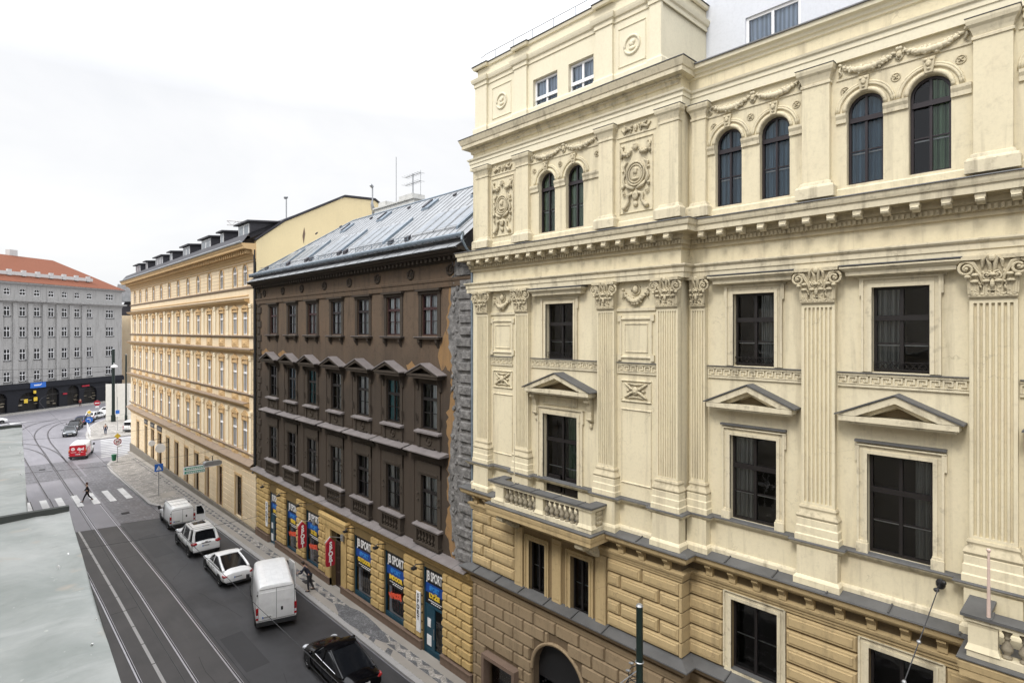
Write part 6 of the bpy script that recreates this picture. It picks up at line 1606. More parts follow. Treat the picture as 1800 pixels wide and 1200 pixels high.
# far corner pavement and the pavement before the grey building
KF=[(30,109.0),(19.5,108.2),(13.6,107.2),(12.9,108.5),(13.3,113),(14.6,121),(16.3,126.5),(19.0,131.5),(24,137.5),(40,150)]
pavement(KF[::-1] if False else KF,[(80,150),(80,109)],'far_pavement',M['pave'])
GA=(4.26,152.1);GD=(.8379,.5458);GN=(.5458,-.8379)
def gp(s,o): return (GA[0]+GD[0]*s+GN[0]*o,GA[1]+GD[1]*s+GN[1]*o)
pavement([gp(-60,3.2),gp(60,3.2)][::-1],[gp(-60,0),gp(60,0)],'far_pavement',M['pave'])
pavement([(1.9,-60),(1.9,58),(2.3,60),(2.4,74)][::-1],[(-1,74)[::-1] if False else (-1,-60),(-1,74)],'near_pavement',M['pave'])
M['patch']=ground_mat('asphalt_patch',(.045,.044,.045),(.036,.035,.036),rough=.75); M['patch2']=ground_mat('older_asphalt_patch',(.032,.031,.032),(.026,.025,.026),rough=.8)
sheet('road_patch',[[(9.3,12),(11.2,12.1),(11.15,17),(9.3,16.9)],[(12.2,36),(14.2,36),(14.2,44),(12.4,43.8)],[(9.3,46),(10.6,46.2),(10.5,52),(9.3,51.6)]],.004,M['patch'])
sheet('road_patch',[[(9.2,27.5),(10.3,27.6),(10.3,31.5),(9.2,31.4)],[(2.4,30),(3.7,30),(3.7,38),(2.4,38)]],.0045,M['patch2'])
b=MB(); rg=random.Random(12)
for (x,y,n,dx,dy) in ((9.4,20,9,.12,.7),(10.8,33,8,-.1,.6),(12.9,19,7,.1,.8),(9.3,41,7,.2,.35),(4.4,40,9,.02,.9),(7.9,24,8,.01,.8)):
    for k in range(n):
        x2=x+dx+rg.uniform(-.08,.08); y2=y+dy; flat(b,[(x,y),(x+.018,y),(x2+.018,y2),(x2,y2)],.0135 if x<8.9 else .0075); x,y=x2,y2
flat(b,[(9.02,-60),(9.045,-60),(9.045,55.8),(9.02,55.8)],.008)
tag(b.build('road_cracks',M['groove']),kind='structure')
# iron covers
b=MB()
for x,y in ((15.25,34.6),(9.9,60.0),(6.2,88)):
    flat(b,[(x-.3,y-.3),(x+.3,y-.3),(x+.3,y+.3),(x-.3,y+.3)],.134 if x>14 else .03)
tag(b.build('manhole_cover',M['groove']),kind='structure')
# ================================================================== vehicles. local: x forward, y left, z up
def paintm(name,col,rough=.3,metal=0): 
    m,nt,b=nmat(name); b.inputs['Roughness'].default_value=rough; b.inputs['Coat Weight'].default_value=.6 if col[0]>.01 else .1; b.inputs['Specular IOR Level'].default_value=.5 if col[0]>.01 else .3; b.inputs['Coat Roughness'].default_value=.08; b.inputs['Metallic'].default_value=metal
    n=noise(nt,coords(nt,world=False),2.5,4,.6); nt.links.new(mixc(nt,ramp(nt,n,.35,.7),col,tuple(c*.88 for c in col)),b.inputs['Base Color']); return m
M['car_white']=paintm('white_car_paint',(.88,.88,.87)); M['car_silver']=paintm('silver_white_paint',(.78,.78,.77),.3,.1); M['car_black']=paintm('black_car_paint',(.002,.002,.003),.15); M['car_grey']=paintm('grey_car_paint',(.11,.12,.13),.3,.3); M['car_red']=paintm('red_van_paint',(.5,.008,.02)); M['car_blue']=paintm('dark_blue_paint',(.02,.03,.08))
m,nt_,bs=nmat('tinted_car_glass'); bs.inputs['Base Color'].default_value=(.008,.009,.011,1); bs.inputs['Roughness'].default_value=.06; bs.inputs['Specular IOR Level'].default_value=.35; M['carglass']=m
M['tyre']=plain('tyre_rubber',(.02,.02,.02),.85); M['rim']=plain('alloy_rim',(.45,.46,.47),.3,.8); M['taillight']=plain('tail_lamp_red',(.35,.008,.012),.15,coat=.8); M['headlight']=plain('head_lamp_clear',(.6,.62,.65),.08,coat=.8); M['plate']=plain('number_plate',(.75,.75,.72),.5,var=.03); M['trim']=plain('black_plastic_trim',(.02,.02,.021),.6); M['chrome']=plain('chrome_trim',(.75,.75,.76),.12,1); M['indicator']=plain('amber_lamp',(.8,.25,.02),.2)
def ring(hw,z0,z1,e=4.5,n=20,top=1.0,bot=1.0):
    """rounded section; top/bot scale the width at roof and sill"""
    out=[];zc=(z0+z1)/2;hz=(z1-z0)/2
    for k in range(n):
        a=2*math.pi*(k+.5)/n; c,s=math.cos(a),math.sin(a)
        y=math.copysign(abs(c)**(2/e),c)*hw; z=math.copysign(abs(s)**(2/e),s)
        w=1+((top-1)*z if z>0 else (bot-1)*-z); out.append((y*w,zc+hz*z))
    return out
def loft(b,st,caps=True):
    """st: (x, ring)"""
    n=len(st[0][1]); vs=[(x,p[0],p[1]) for x,r in st for p in r]; fs=[]
    for i in range(len(st)-1):
        for k in range(n): fs.append((i*n+k,i*n+(k+1)%n,(i+1)*n+(k+1)%n,(i+1)*n+k))
    if caps: fs.append(tuple(range(n-1,-1,-1))); fs.append(tuple(range((len(st)-1)*n,len(st)*n)))
    b.add(vs,fs)
def wheel(t,x,y,r,w=.22):
    s=1 if y>0 else -1
    b=MB(); n=22; prof=[(r*.62,-w/2),(r*.93,-w/2),(r,-w*.35),(r,w*.35),(r*.93,w/2),(r*.62,w/2)]
    vs=[];fs=[]
    for k in range(n):
        a=2*math.pi*k/n
        for q,o in prof: vs.append((q*math.cos(a),o,q*math.sin(a)))
    for k in range(n):
        for j in range(5): fs.append((k*6+j,k*6+j+1,((k+1)%n)*6+j+1,((k+1)%n)*6+j))
    b.add(vs,fs); o=b.build('wheel',M['tyre'],t,world=False,loc=(x,y,r),smooth='auto')
    b=MB(); yo=s*w*.38
    b.add([(r*.64*math.cos(2*math.pi*k/20),yo-s*.04,r*.64*math.sin(2*math.pi*k/20)) for k in range(20)],[tuple(range(20))])
    for k in range(5):
        a=2*math.pi*k/5; p=Vector((math.cos(a),0,math.sin(a))); q=Vector((-math.sin(a),0,math.cos(a)))
        vs=[p*.06*r+q*.12*r,p*.62*r+q*.09*r,p*.62*r-q*.09*r,p*.06*r-q*.12*r]; b.add([(v.x,yo+s*.01,v.z) for v in vs],[(0,1,2,3)])
    b.tube([(r*.62*math.cos(2*math.pi*k/20),yo,r*.62*math.sin(2*math.pi*k/20)) for k in range(20)],r*.05,5,closed=True)
    b.ell((0,yo+s*.01,0),(.12*r,.02,.12*r)); b.build('rim',M['rim'],o,world=False)
def arches(t,L,W,xs,r):
    b=MB()
    for x in xs:
        for s in (-1,1):
            y=s*(W/2-.03); pts=[(x+(r+.07)*math.cos(a),y+s*.035,max(.2,r+(r+.07)*math.sin(a))) for a in [math.pi*k/12 for k in range(13)]]
            b.add(pts+[(x-(r+.07),y+s*.035,.22),(x+(r+.07),y+s*.035,.22)],[tuple(range(15))])
            b.add([(p[0],y-s*.28,p[2]) for p in pts],[tuple(range(13))])
    b.build('wheel_arches',M['trim'],t,world=False)
def plate(t,x,y,z,front=False,czblue=True,w=.52):
    s=1 if front else -1; b=MB(); b.box(x,x+s*.02,y-w/2,y+w/2,z-.055,z+.055); o=b.build('number_plate',M['plate'],t,world=False)
    b=MB(); b.box(x+s*.02,x+s*.023,y-w/2*s*-1-.0 if False else y+ (w/2-.05)*(-s),y+(w/2)*(-s),z-.055,z+.055); b.build('blue_strip',M['blue'],o,world=False)
    b=MB()
    for k in range(7): b.box(x+s*.02,x+s*.023,y-w/2+.09+k*.055,y-w/2+.125+k*.055,z-.032,z+.032)
    b.build('characters',M['trim'],o,world=False)
def side_quad(b,pts,y,s):
    b.add([(x,y if not isinstance(y,list) else y[i],z) for i,(x,z) in enumerate(pts)],[tuple(range(len(pts)))])
def car(name,label,cat,x,y,head,L,W,H,kind,paint,group=None,rear=True,roofmat=None):
    """head: degrees turned from +Y (down the street) towards +X. (x,y) = rear-left corner on the ground"""
    a=R(90-head); f=Vector((math.cos(a),math.sin(a))); l=Vector((-f.y,f.x)); c=Vector((x,y))+f*L/2-l*W/2
    t=thing(name,label,cat,(c.x,c.y,gz(c.y)+.02),a,group); LOCALS.add(t.name)
    h=L/2; hw=W/2
    zs={'suv':dict(belt=1.12,hood=1.08,deck=1.12,bot=.34,wr=.38,cab=(-h+.25,-h+.55,.25,.95)),
        'coupe':dict(belt=.93,hood=.86,deck=.95,bot=.2,wr=.33,cab=(-h+.52,-.3,.32,1.1)),
        'sedan':dict(belt=.94,hood=.88,deck=.98,bot=.2,wr=.33,cab=(-h+.5,-.95,.25,1.1)),
        'hatch':dict(belt=.95,hood=.9,deck=.95,bot=.22,wr=.31,cab=(-h+.12,-h+.5,.1,.95))}[kind]
    bt,hd,dk,zb,wr=zs['belt'],zs['hood'],zs['deck'],zs['bot'],zs['wr']; x0,x1,x2,x3=zs['cab']
    b=MB(); st=[]
    for (X,w,z0,z1) in ((-h,.80,.42,dk-.22),(-h+.04,.9,zb+.05,dk-.1),(-h+.22,.97,zb,dk-.01),(-h+.7,1,zb,dk),(-h*.2,1,zb,bt),(.3,1,zb,bt),(x3,1,zb,bt-.02),(h-.75,.985,zb,hd),(h-.3,.93,zb,hd-.1),(h-.08,.84,zb+.05,hd-.22),(h,.72,.36,hd-.34)):
        st.append((X,ring(hw*w,z0,z1,3.6,24,top=.88,bot=.93)))
    loft(b,st); b.build('body',M[paint],t,smooth='auto',world=False)
    # cabin: glass house
    wb=hw*.9; wt=hw*.72; zt=H-.05
    B=[(x0,wb*.86,dk-.04),(x0+.25,wb,bt-.03),(x3-.25,wb,bt-.03),(x3,wb*.88,hd-.02)]; T=[(x1,wt*.86,zt-.03),(x1+.2,wt,zt),(x2-.2,wt,zt),(x2,wt*.9,zt-.04)]
    g=MB(); vs=[]
    for (X,w,z) in B: vs+= [(X,-w,z),(X,w,z)]
    for (X,w,z) in T: vs+= [(X,-w,z),(X,w,z)]
    fs=[(0,1,9,8),(6,14,15,7)]
    for i in range(3): fs+= [(2*i,8+2*i,10+2*i,2+2*i),(2*i+1,3+2*i,11+2*i,9+2*i)]
    g.add(vs,fs); g.build('windows',M['carglass'],t,world=False)
    r=MB(); nx,ny=8,8; vs=[]
    for i in range(nx+1):
        X=x1-.06+(x2-x1+.12)*i/nx; e=abs(2*i/nx-1)
        for j in range(ny+1):
            v=2*j/ny-1; w=(wt+.03)*(1-.1*e**3); vs.append((X,w*v,H-.05*v*v-.05*e**2.5))
    fs=[]
    for i in range(nx):
        for j in range(ny): a_=i*(ny+1)+j; fs.append((a_,a_+ny+1,a_+ny+2,a_+1))
    o_=len(vs); vs+= [(p[0],p[1],p[2]-.06) for p in vs[:]]
    bd=[j for j in range(ny+1)]+[i*(ny+1)+ny for i in range(1,nx+1)]+[nx*(ny+1)+j for j in range(ny-1,-1,-1)]+[i*(ny+1) for i in range(nx-1,0,-1)]
    for p,q in zip(bd,bd[1:]+bd[:1]): fs.append((p,q,q+o_,p+o_))
    r.add(vs,fs); r.build('roof',roofmat or M[paint],t,smooth='auto',world=False)
    p=MB()
    def pil(bi,ti,s,wd=.09):
        X,w,z=B[bi];X2,w2,z2=T[ti]; p.tube([(X,s*w,z-.02),((X+X2)/2,s*((w+w2)/2+.02),(z+z2)/2+.01),(X2,s*w2,z2+.0)],[wd,wd*.75,wd*.7],6)
    for s in (-1,1):
        pil(0,0,s,(.05 if paint=='car_black' else .09) if kind!='suv' else .12); pil(3,3,s,.05)
        if kind in('suv','hatch'): p.tube([(-h+.95,s*(wb+.0),bt),(-h+1.05,s*(wt+.01),zt)],.07,6)
        p.tube([(-.05,s*(wb+.0),bt),(-.1,s*(wt+.01),zt)],.035,5)
    p.build('pillars',M[paint],t,smooth='auto',world=False)
    if kind in ('suv','hatch'): # solid panel between the rear corner and the tailgate glass
        pass
    for X in (-h+.82,h-.86):
        for s in (-1,1): wheel(t,X,s*(hw-.1),wr)
    arches(t,L,W,(-h+.82,h-.86),wr)
    # lamps, bumpers, trims
    for s in (-1,1):
        q=MB(); zc=dk-.26 if kind!='suv' else .98; q.ell((-h+.09,s*hw*.74,zc),(.1,.19,.085 if kind!='suv' else .12)); q.ell((-h+.2,s*hw*.9,zc+.01),(.17,.06,.075)); q.build('tail_light',M['taillight'],t,smooth=True,world=False)
        q=MB(); q.ell((h-.16,s*hw*.72,hd-.27),(.16,.2,.085)); q.build('headlight',M['headlight'],t,smooth=True,world=False)
        q=MB(); q.ell((x3-.28,s*(hw+.1),bt+.08),(.07,.11,.08)); q.tube([(x3-.28,s*(hw-.12),bt),(x3-.28,s*(hw+.06),bt+.05)],.03,5); q.build('mirror',M[paint],t,smooth=True,world=False)
        q=MB()
        for X in (-.55,.45): q.box(X,X+.17,s*(hw*1.0)-.012*s,s*(hw*1.0)+.015*s,bt-.17,bt-.14)
        q.build('door_handles',M['chrome'] if kind!='hatch' else M[paint],t,world=False)
        q=MB()
        for X in (x3-.35,-.08,-h+1.15): q.box(X,X+.012,s*(hw-.004),s*(hw+.006),zb+.14,bt-.1)
        q.box(-h+1.2,h-1.25,s*(hw-.01),s*(hw+.008),zb+.02,zb+.1); q.build('door_gaps',M['trim'],t,world=False)
        if kind in('sedan','coupe'):
            q=MB(); q.tube([(x0+.5,s*(wb+.005),bt),(0,s*(wb+.01),bt-.01),(x3-.3,s*(wb+.005),bt-.01)],.014,5);  q.build('window_trim',M['chrome'],t,world=False)
    q=MB(); q.box(-h-.02,-h+.1,-hw*.72,hw*.72,zb+.02,zb+.14); q.box(h-.1,h+.005,-hw*.6,hw*.6,zb+.08,zb+.26); q.build('bumper_trim',M['trim'],t,world=False)
    q=MB(); q.box(h-.12,h-.015,-hw*.42,hw*.42,hd-.42,hd-.24); q.build('grille',M['trim'],t,world=False)
    plate(t,-h+.01,0,dk-.35 if kind!='suv' else .82); plate(t,h+.0,0,.42,True)
    if kind=='suv':
        q=MB()
        for s in (-1,1): q.tube([(x1+.2,s*wt*.92,H+.03),(x2-.25,s*wt*.92,H+.03)],.02,6)
        for X in (x1+.35,x2-.6): q.box(X,X+.04,-wt*.9,wt*.9,H+.02,H+.04)
        q.build('roof_rails',M['steel'],t,world=False); q=MB(); q.box(x2-1.0,x2-.3,-.4,.4,H+.002,H+.012); q.build('sunroof',M['carglass'],t,world=False)
        q=MB(); q.box(-h-.04,-h+.06,-hw*.86,hw*.86,.48,.66); q.build('rear_bumper',M[paint],t,world=False)
        q=MB(); q.box(-h+.0,-h+.02,-.3,.3,.98,1.03); q.ell((-h+.0,0,1.08),(.02,.09,.05)); q.build('tailgate_badge',M['chrome'],t,world=False)
    if kind in('sedan','coupe') and rear:
        q=MB(); q.tube([(-h+.13,-hw*.55,dk-.12),(-h+.1,0,dk-.13),(-h+.13,hw*.55,dk-.12)],.012,5); q.build('boot_trim',M['chrome'],t,world=False)
    return t
def van(name,label,cat,x,y,head,L,W,H,paint,group=None,noseL=1.0,red=False,small=False,door=None):
    a=R(90-head); f=Vector((math.cos(a),math.sin(a))); l=Vector((-f.y,f.x)); c=Vector((x,y))+f*L/2-l*W/2
    t=thing(name,label,cat,(c.x,c.y,gz(c.y)+.02),a,group); LOCALS.add(t.name); h=L/2; hw=W/2
    zb=.3; hood=1.15 if not small else 1.05; wr=.34 if not small else .31
    st=[]
    tp=.86 if not small else .84
    for (X,w,z0,z1,e) in ((-h,.955,zb+.08,H-.09,7),(-h+.03,.985,zb,H-.04,7),(-h+.3,1,zb,H-.01,7),(0,1,zb,H,7),(h-noseL-.9,1,zb,H,7),(h-noseL-.6,1,zb,H-.06,7)):
        st.append((X,ring(hw*w,z0,z1,e,28,top=tp)))
    b=MB(); loft(b,st,True)
    st=[(h-noseL-.75,ring(hw,zb,hood+.08,6,28,top=.93)),(h-noseL+.15,ring(hw*.99,zb,hood+.04,6,28,top=.93)),(h-.35,ring(hw*.95,zb,hood-.1,5,28,top=.92)),(h-.06,ring(hw*.86,zb+.05,hood-.3,4,28,top=.92)),(h,ring(hw*.75,zb+.12,hood-.42,4,28,top=.92))]
    loft(b,st); b.build('body',M[paint],t,smooth='auto',world=False)
    # cab glass
    g=MB(); xA=h-noseL+.1; xT=h-noseL-.62; zt=H-.16
    g.add([(xA,-hw*.86,hood),(xA,hw*.86,hood),(xT,hw*.78,zt),(xT,-hw*.78,zt)],[(0,1,2,3)])
    for s in (-1,1): g.add([(xA,s*hw*.86,hood),(xA-1.15,s*(hw*.985+.012),hood+.02),(xA-1.15,s*(hw*.93+.0),zt-.05),(xT,s*hw*.78,zt)],[(0,1,2,3)])
    g.build('cab_windows',M['carglass'],t,world=False)
    for X in (-h+.85,h-.85):
        for s in (-1,1): wheel(t,X,s*(hw-.12),wr)
    arches(t,L,W,(-h+.85,h-.85),wr)
    # rear doors with seams, handle, hinges, lamps
    q=MB(); X=-h-.004; q.box(X-.006,X+.02,-.008,.008,zb+.25,H-.25); q.box(X-.006,X+.03,-hw*.8,hw*.8,H-.24,H-.22); q.box(X-.006,X+.03,-hw*.88,hw*.88,zb+.24,zb+.26)
    for s in (-1,1):
        q.box(X-.006,X+.03,s*hw*.87-.008,s*hw*.87+.008,zb+.25,H-.26)
        for z in (H-.5,.95): q.box(X-.03,X+.02,s*hw*.9-.035,s*hw*.9+.035,z,z+.06)
        q.box(h-noseL-1.0,h-noseL-.985,s*(hw-.004),s*(hw+.01),zb+.2,H-.3); q.box(h-noseL-2.1 if not small else -.1,h-noseL-2.085 if not small else -.085,s*(hw-.004),s*(hw+.01),zb+.2,H-.3)
        q.box(-h+1.4,h-1.4,s*(hw-.01),s*(hw+.012),zb+.12,zb+.22)
    q.box(X-.03,X+.0,-.32,-.22,.95,1.12); q.build('door_seams',M['trim'],t,world=False)
    q=MB(); q.box(X-.012,X+.01,.05,hw*.8,H-.95,H-.4); q.box(X-.012,X+.01,-hw*.8,-.05,H-.95,H-.4); q.build('rear_door_panels',M[paint],t,world=False)
    for s in (-1,1):
        q=MB(); q.box(-h-.02,-h+.12,s*hw*.91-.065,s*hw*.91+.065,.62,.62+(.62 if not small else .5)); o=q.build('tail_light',M['taillight'],t,world=False)
        q=MB(); q.box(-h-.024,-h-.019,s*hw*.91-.05,s*hw*.91+.05,.74,.88); q.build('reversing_lamp',M['headlight'],o,world=False)
        q=MB(); q.ell((h-.2,s*hw*.76,hood-.32),(.2,.17,.13)); q.build('headlight',M['headlight'],t,smooth=True,world=False)
        q=MB(); q.box(xA-.35,xA-.2,s*(hw+.06),s*(hw+.24),hood+.05,hood+.33); q.tube([(xA-.3,s*(hw-.05),hood+.05),(xA-.3,s*(hw+.1),hood+.1)],.03,5); q.build('mirror',M['trim'],t,world=False)
    q=MB(); q.box(-h-.1,-h+.1,-hw*.96,hw*.96,zb,zb+.2); q.box(h-.2,h+.02,-hw*.8,hw*.8,zb,zb+.2); q.build('bumper',M['trim'],t,world=False)
    plate(t,-h-.02,hw*.42 if not red else -.0,.72)
    q=MB()
    for k in range(6): q.box(-h+.4,h-noseL-.9,-hw*.7+k*hw*.28,-hw*.7+k*hw*.28+.02,H-.008,H+.008)
    q.build('roof_ribs',M[paint],t,world=False)
    return t
van('small_white_van','small white panel van with roof bars and its right rear door open, at the pavement','van',11.45,51.6,2,4.4,1.83,1.83,'car_white',small=True,noseL=1.05)
sv=bpy.data.objects[[o.name for o in bpy.data.objects if o.name.startswith('small_white_van')][0]]
q=MB()
for s in (-1,1): q.tube([(-1.7,s*.72,1.88),(.7,s*.72,1.88)],.018,5)
for X in (-1.5,-.5,.5): q.box(X,X+.03,-.7,.7,1.86,1.88)
q.build('roof_bars',M['steel'],sv,world=False)
q=MB(); q.add([(-2.2,-.93,.5),(-2.3,-1.6,.5),(-2.32,-1.6,1.25),(-2.3,-1.35,1.75),(-2.2,-.93,1.75),(-2.17,-.93,.5),(-2.27,-1.6,.5),(-2.29,-1.6,1.25),(-2.27,-1.35,1.75),(-2.17,-.93,1.75)],[(0,1,2,3,4),(9,8,7,6,5),(0,5,6,1),(1,6,7,2),(2,7,8,3),(3,8,9,4)]); o=q.build('open_rear_door',M['car_white'],sv,world=False)
q=MB(); q.add([(-2.235,-.99,1.0),(-2.325,-1.53,1.0),(-2.34,-1.5,1.3),(-2.32,-1.32,1.66),(-2.23,-.99,1.66)],[(0,1,2,3,4)]); q.build('door_window',M['carglass'],o,world=False)
car('white_suv','silver-white off-road car with roof rails, between the small van and the white coupe','car',11.0,43.8,1,4.95,1.97,1.86,'suv','car_silver')
car('white_coupe','white saloon with a long sloping black rear window, just ahead of the tall white van','car',11.05,37.2,2,4.9,1.88,1.43,'coupe','car_white',roofmat=None)
bv=van('tall_white_van','tall white delivery van, slightly dirty, parked aslant with its nose over the kerb','van',10.72,30.75,16,5.45,2.05,2.38,'car_white',noseL=1.05)
q=MB(); q.add([(1.75,-1.05,.5),(.7,-1.32,.5),(.68,-1.32,1.3),(.72,-1.26,2.0),(1.45,-1.06,2.0),(1.77,-1.09,.5),(.72,-1.36,.5),(.7,-1.36,1.3),(.74,-1.3,2.0),(1.47,-1.1,2.0)],[(4,3,2,1,0),(5,6,7,8,9),(0,1,6,5),(1,2,7,6),(2,3,8,7),(3,4,9,8)]); o=q.build('open_cab_door',M['car_white'],bv,world=False)
q=MB(); q.add([(1.55,-1.14,1.3),(.8,-1.355,1.3),(.82,-1.31,1.92),(1.4,-1.13,1.92)],[(0,1,2,3)]); q.build('door_window',M['carglass'],o,world=False)
bc=car('black_car','glossy black car with chrome window line in the lower middle of the photo','car',11.25,22.1,2,4.75,1.88,1.47,'coupe','car_black')
rv=van('red_parcel_van','white van with a red back and sides driving away past the side street','van',9.1,92.4,16,5.1,1.95,2.1,'car_white',noseL=1.05,red=True)
q=MB(); q.box(-2.575,-2.557,-.86,.86,.5,1.86); o=q.build('red_rear_doors',M['car_red'],rv,world=False)
q=MB(); 
q.add([(-2.585,.48+.2*math.cos(a),1.42+.2*math.sin(a)) for a in [2*math.pi*k/18 for k in range(18)]],[tuple(range(17,-1,-1))]); q.build('round_emblem',M['white'],o,world=False)
q=MB(); q.tube([(-2.59,.48,1.42),(-2.59,.48,1.25)],.018,4); q.tube([(-2.59,.48,1.42),(-2.59,.62,1.5)],.018,4); q.tube([(-2.59,.48,1.42),(-2.59,.34,1.5)],.018,4); q.build('emblem_lines',M['car_red'],o,world=False)
me=text_mesh('dpd',.46,.004,bold=.02); me.transform(Matrix(((0,0,-1),(-1,0,0),(0,1,0))).to_4x4()); me.materials.clear(); me.materials.append(M['white']); link('lettering',me,o,(-2.59,-.32,1.4))
q=MB(); q.box(-2.58,-2.57,.15,.7,.98,1.02); q.box(-2.58,-2.57,-.6,-.1,.98,1.02); q.build('small_lettering',M['white'],o,world=False)
q=MB(); q.box(-2.3,-.2,-.985,-.978,.5,1.5); q.box(-2.3,-.2,.978,.985,.5,1.5); q.build('red_side_panels',M['car_red'],rv,world=False)
for s in (-1,1):
    q=MB(); q.box(-2.59,-2.5,s*.88-.06,s*.88+.06,1.15,1.3); q.build('indicator',M['indicator'],rv,world=False)
grp='cars waiting in the bend'
def fcar(name,lab,cx,cy,head,kind,paint,L=4.4,W=1.8,H=1.45):
    a=R(90-head); f=Vector((math.cos(a),math.sin(a))); l=Vector((-f.y,f.x)); p=Vector((cx,cy))-f*L/2+l*W/2
    return car(name,lab,'car',p.x,p.y,head,L,W,H,kind,paint,group=grp)
fcar('grey_car','grey-silver car just ahead of the red van in the bend',11.6,115.2,180+8,'sedan','car_grey')
fcar('dark_car','dark car, second ahead of the red van in the bend',12.9,121.8,180+16,'sedan','car_black')
fcar('blue_car','dark blue car half hidden by the blue arrow sign',15.0,127.8,30,'hatch','car_blue')
fcar('silver_car','silver car between the blue car and the white one at the far corner',17.4,133.3,38,'hatch','car_silver')
fcar('white_car','white car, last of the row in front of the grey building',20.3,139.4,42,'sedan','car_white')
fcar('cream_taxi','cream-coloured car cut by the left edge in front of the grey building',2.7,138.2,85,'hatch','car_white')
van('side_street_van','white van with a black rear window at the far corner of the tan house','van',18.05,111.6,38,4.6,1.85,1.95,'car_white',small=True)
sv=bpy.data.objects[[o.name for o in bpy.data.objects if o.name.startswith('side_street_van')][0]]
q=MB(); q.box(-2.33,-2.29,-.7,.7,1.2,1.72); q.build('rear_window',M['carglass'],sv,world=False)
# ================================================================== people
def person(label,x,y,face,pose,coat,trousers,skin=(.45,.28,.2),hair=(.03,.02,.015),hgt=1.74,coatlen=.78,bag=False,lean=0.,ground=None):
    """face: heading in degrees from +Y towards +X; local frame: x forward, y left"""
    z0=gz(y) if ground is None else ground
    t=thing('person',label,'person',(x,y,z0),R(90-face)); LOCALS.add(t.name)
    s=hgt/1.74
    def skin_mesh(name,chains,mat,parent,sub=1):
        """chains: lists of (x,y,z,r); joined at their first vertex to the given root index"""
        me=bpy.data.meshes.new(name); V=[];E=[];Rr=[];key={}
        def vid(p):
            k=tuple(round(q,4) for q in p[:3])
            if k not in key: key[k]=len(V); V.append((p[0]*s,p[1]*s,p[2]*s)); Rr.append(p[3]*s)
            return key[k]
        for ch in chains:
            ids=[vid(p) for p in ch]
            for a,c in zip(ids,ids[1:]): E.append((a,c))
        me.from_pydata(V,E,[]); o=bpy.data.objects.new(name,me); COL.objects.link(o)
        md=o.modifiers.new('skin','SKIN'); md.branch_smoothing=.3; md.use_smooth_shade=True
        for i,r in enumerate(Rr): me.skin_vertices[0].data[i].radius=(r,r)
        me.skin_vertices[0].data[0].use_root=True
        m2=o.modifiers.new('sub','SUBSURF'); m2.levels=m2.render_levels=sub
        dg=bpy.context.evaluated_depsgraph_get(); dg.update(); nm=bpy.data.meshes.new_from_object(o.evaluated_get(dg)); bpy.data.objects.remove(o)
        nm.materials.clear(); nm.materials.append(mat); nm.polygons.foreach_set('use_smooth',[True]*len(nm.polygons)); nm.polygons.foreach_set('material_index',[0]*len(nm.polygons)); nm.name=name
        return link(name,nm,parent)
    J=pose; L=lean
    pel=(0,0,.95,.13); ch1=(.01+L*.4,0,1.15,.125); ch2=(.02+L*.8,0,1.36,.135); nk=(.03+L,0,1.5,.055); hdz=(.05+L*1.15,0,1.6,.085); hd2=(.05+L*1.2,0,1.68,.09)
    sk=plain('skin_tone_%d'%int(x*10),skin,.6); 
    # body: one continuous figure
    ch=[[pel,ch1,ch2,nk,hdz,hd2]]
    for side,sg in (('L',1),('R',-1)):
        hip=(0,.1*sg,.9,.1); kn=J['kn'+side]; an=J['an'+side]; ft=(an[0]+.16,an[1],an[2]-.045,.035)
        ch.append([pel,hip,(kn[0],kn[1],kn[2],.062),(an[0],an[1],an[2],.042),ft])
        sh=(.02+L*.8,.19*sg,1.42,.06); el=J['el'+side]; wr=J['wr'+side]
        d=Vector(wr[:3])-Vector(el[:3]); d.normalize(); hn=Vector(wr[:3])+d*.07
        ch.append([ch2,sh,(el[0],el[1],el[2],.045),(wr[0],wr[1],wr[2],.03),(hn.x,hn.y,hn.z,.032)])
    body=skin_mesh('body',ch,sk,t)
    fb=MB()
    for side,sg in (('L',1),('R',-1)):
        el=J['el'+side]; wr=J['wr'+side]; d=(Vector(wr[:3])-Vector(el[:3])).normalized(); p=Vector(wr[:3])+d*.09; q=Vector((0,1,0)).cross(d); q=q.normalized() if q.length>.1 else Vector((1,0,0))
        for k,ln in enumerate((.07,.08,.075,.06)):
            o=p+q*(k-1.5)*.018; fb.tube([o*s,(o+d*ln*.6-Vector((0,sg*.01,0)))*s,(o+d*ln-Vector((0,sg*.03,0)))*s],[.009*s,.008*s,.006*s],5)
        o=Vector(wr[:3])+d*.04+q*.03; fb.tube([o*s,(o+q*.03+d*.03)*s,(o+q*.035+d*.06)*s],[.01*s,.009*s,.007*s],5)
    hx=(.05+L*1.2)*s; fb.ell((hx+.095*s,0,1.62*s),(.02*s,.014*s,.025*s)); 
    for sg in (-1,1): fb.ell((hx,sg*.088*s,1.62*s),(.02*s,.014*s,.03*s))
    fb.build('hands_and_face',sk,body,smooth=True,world=False)
    f2=MB(); 
    for sg in (-1,1): f2.ell((hx+.086*s,sg*.032*s,1.645*s),(.008*s,.012*s,.006*s))
    f2.ell((hx+.088*s,0,1.575*s),(.008*s,.022*s,.005*s)); f2.build('eyes_and_mouth',M['black'],body,world=False)
    hm=MB(); hm.ell((hx-.02*s,0,1.70*s),(.105*s,.1*s,.085*s),0,12,7); hm.ell((hx-.055*s,0,1.63*s),(.07*s,.095*s,.09*s),0,12,7); hm.build('hair',plain('hair_%d'%int(x*10),hair,.7),t,smooth=True,world=False)
    cm=plain('coat_%d'%int(x*10),coat,.85); c2=[[ (0,0,coatlen,.17),(0,0,.98,.155),(ch1[0],0,1.15,.15),(ch2[0],0,1.34,.16),(nk[0]-.01,0,1.47,.07)]]
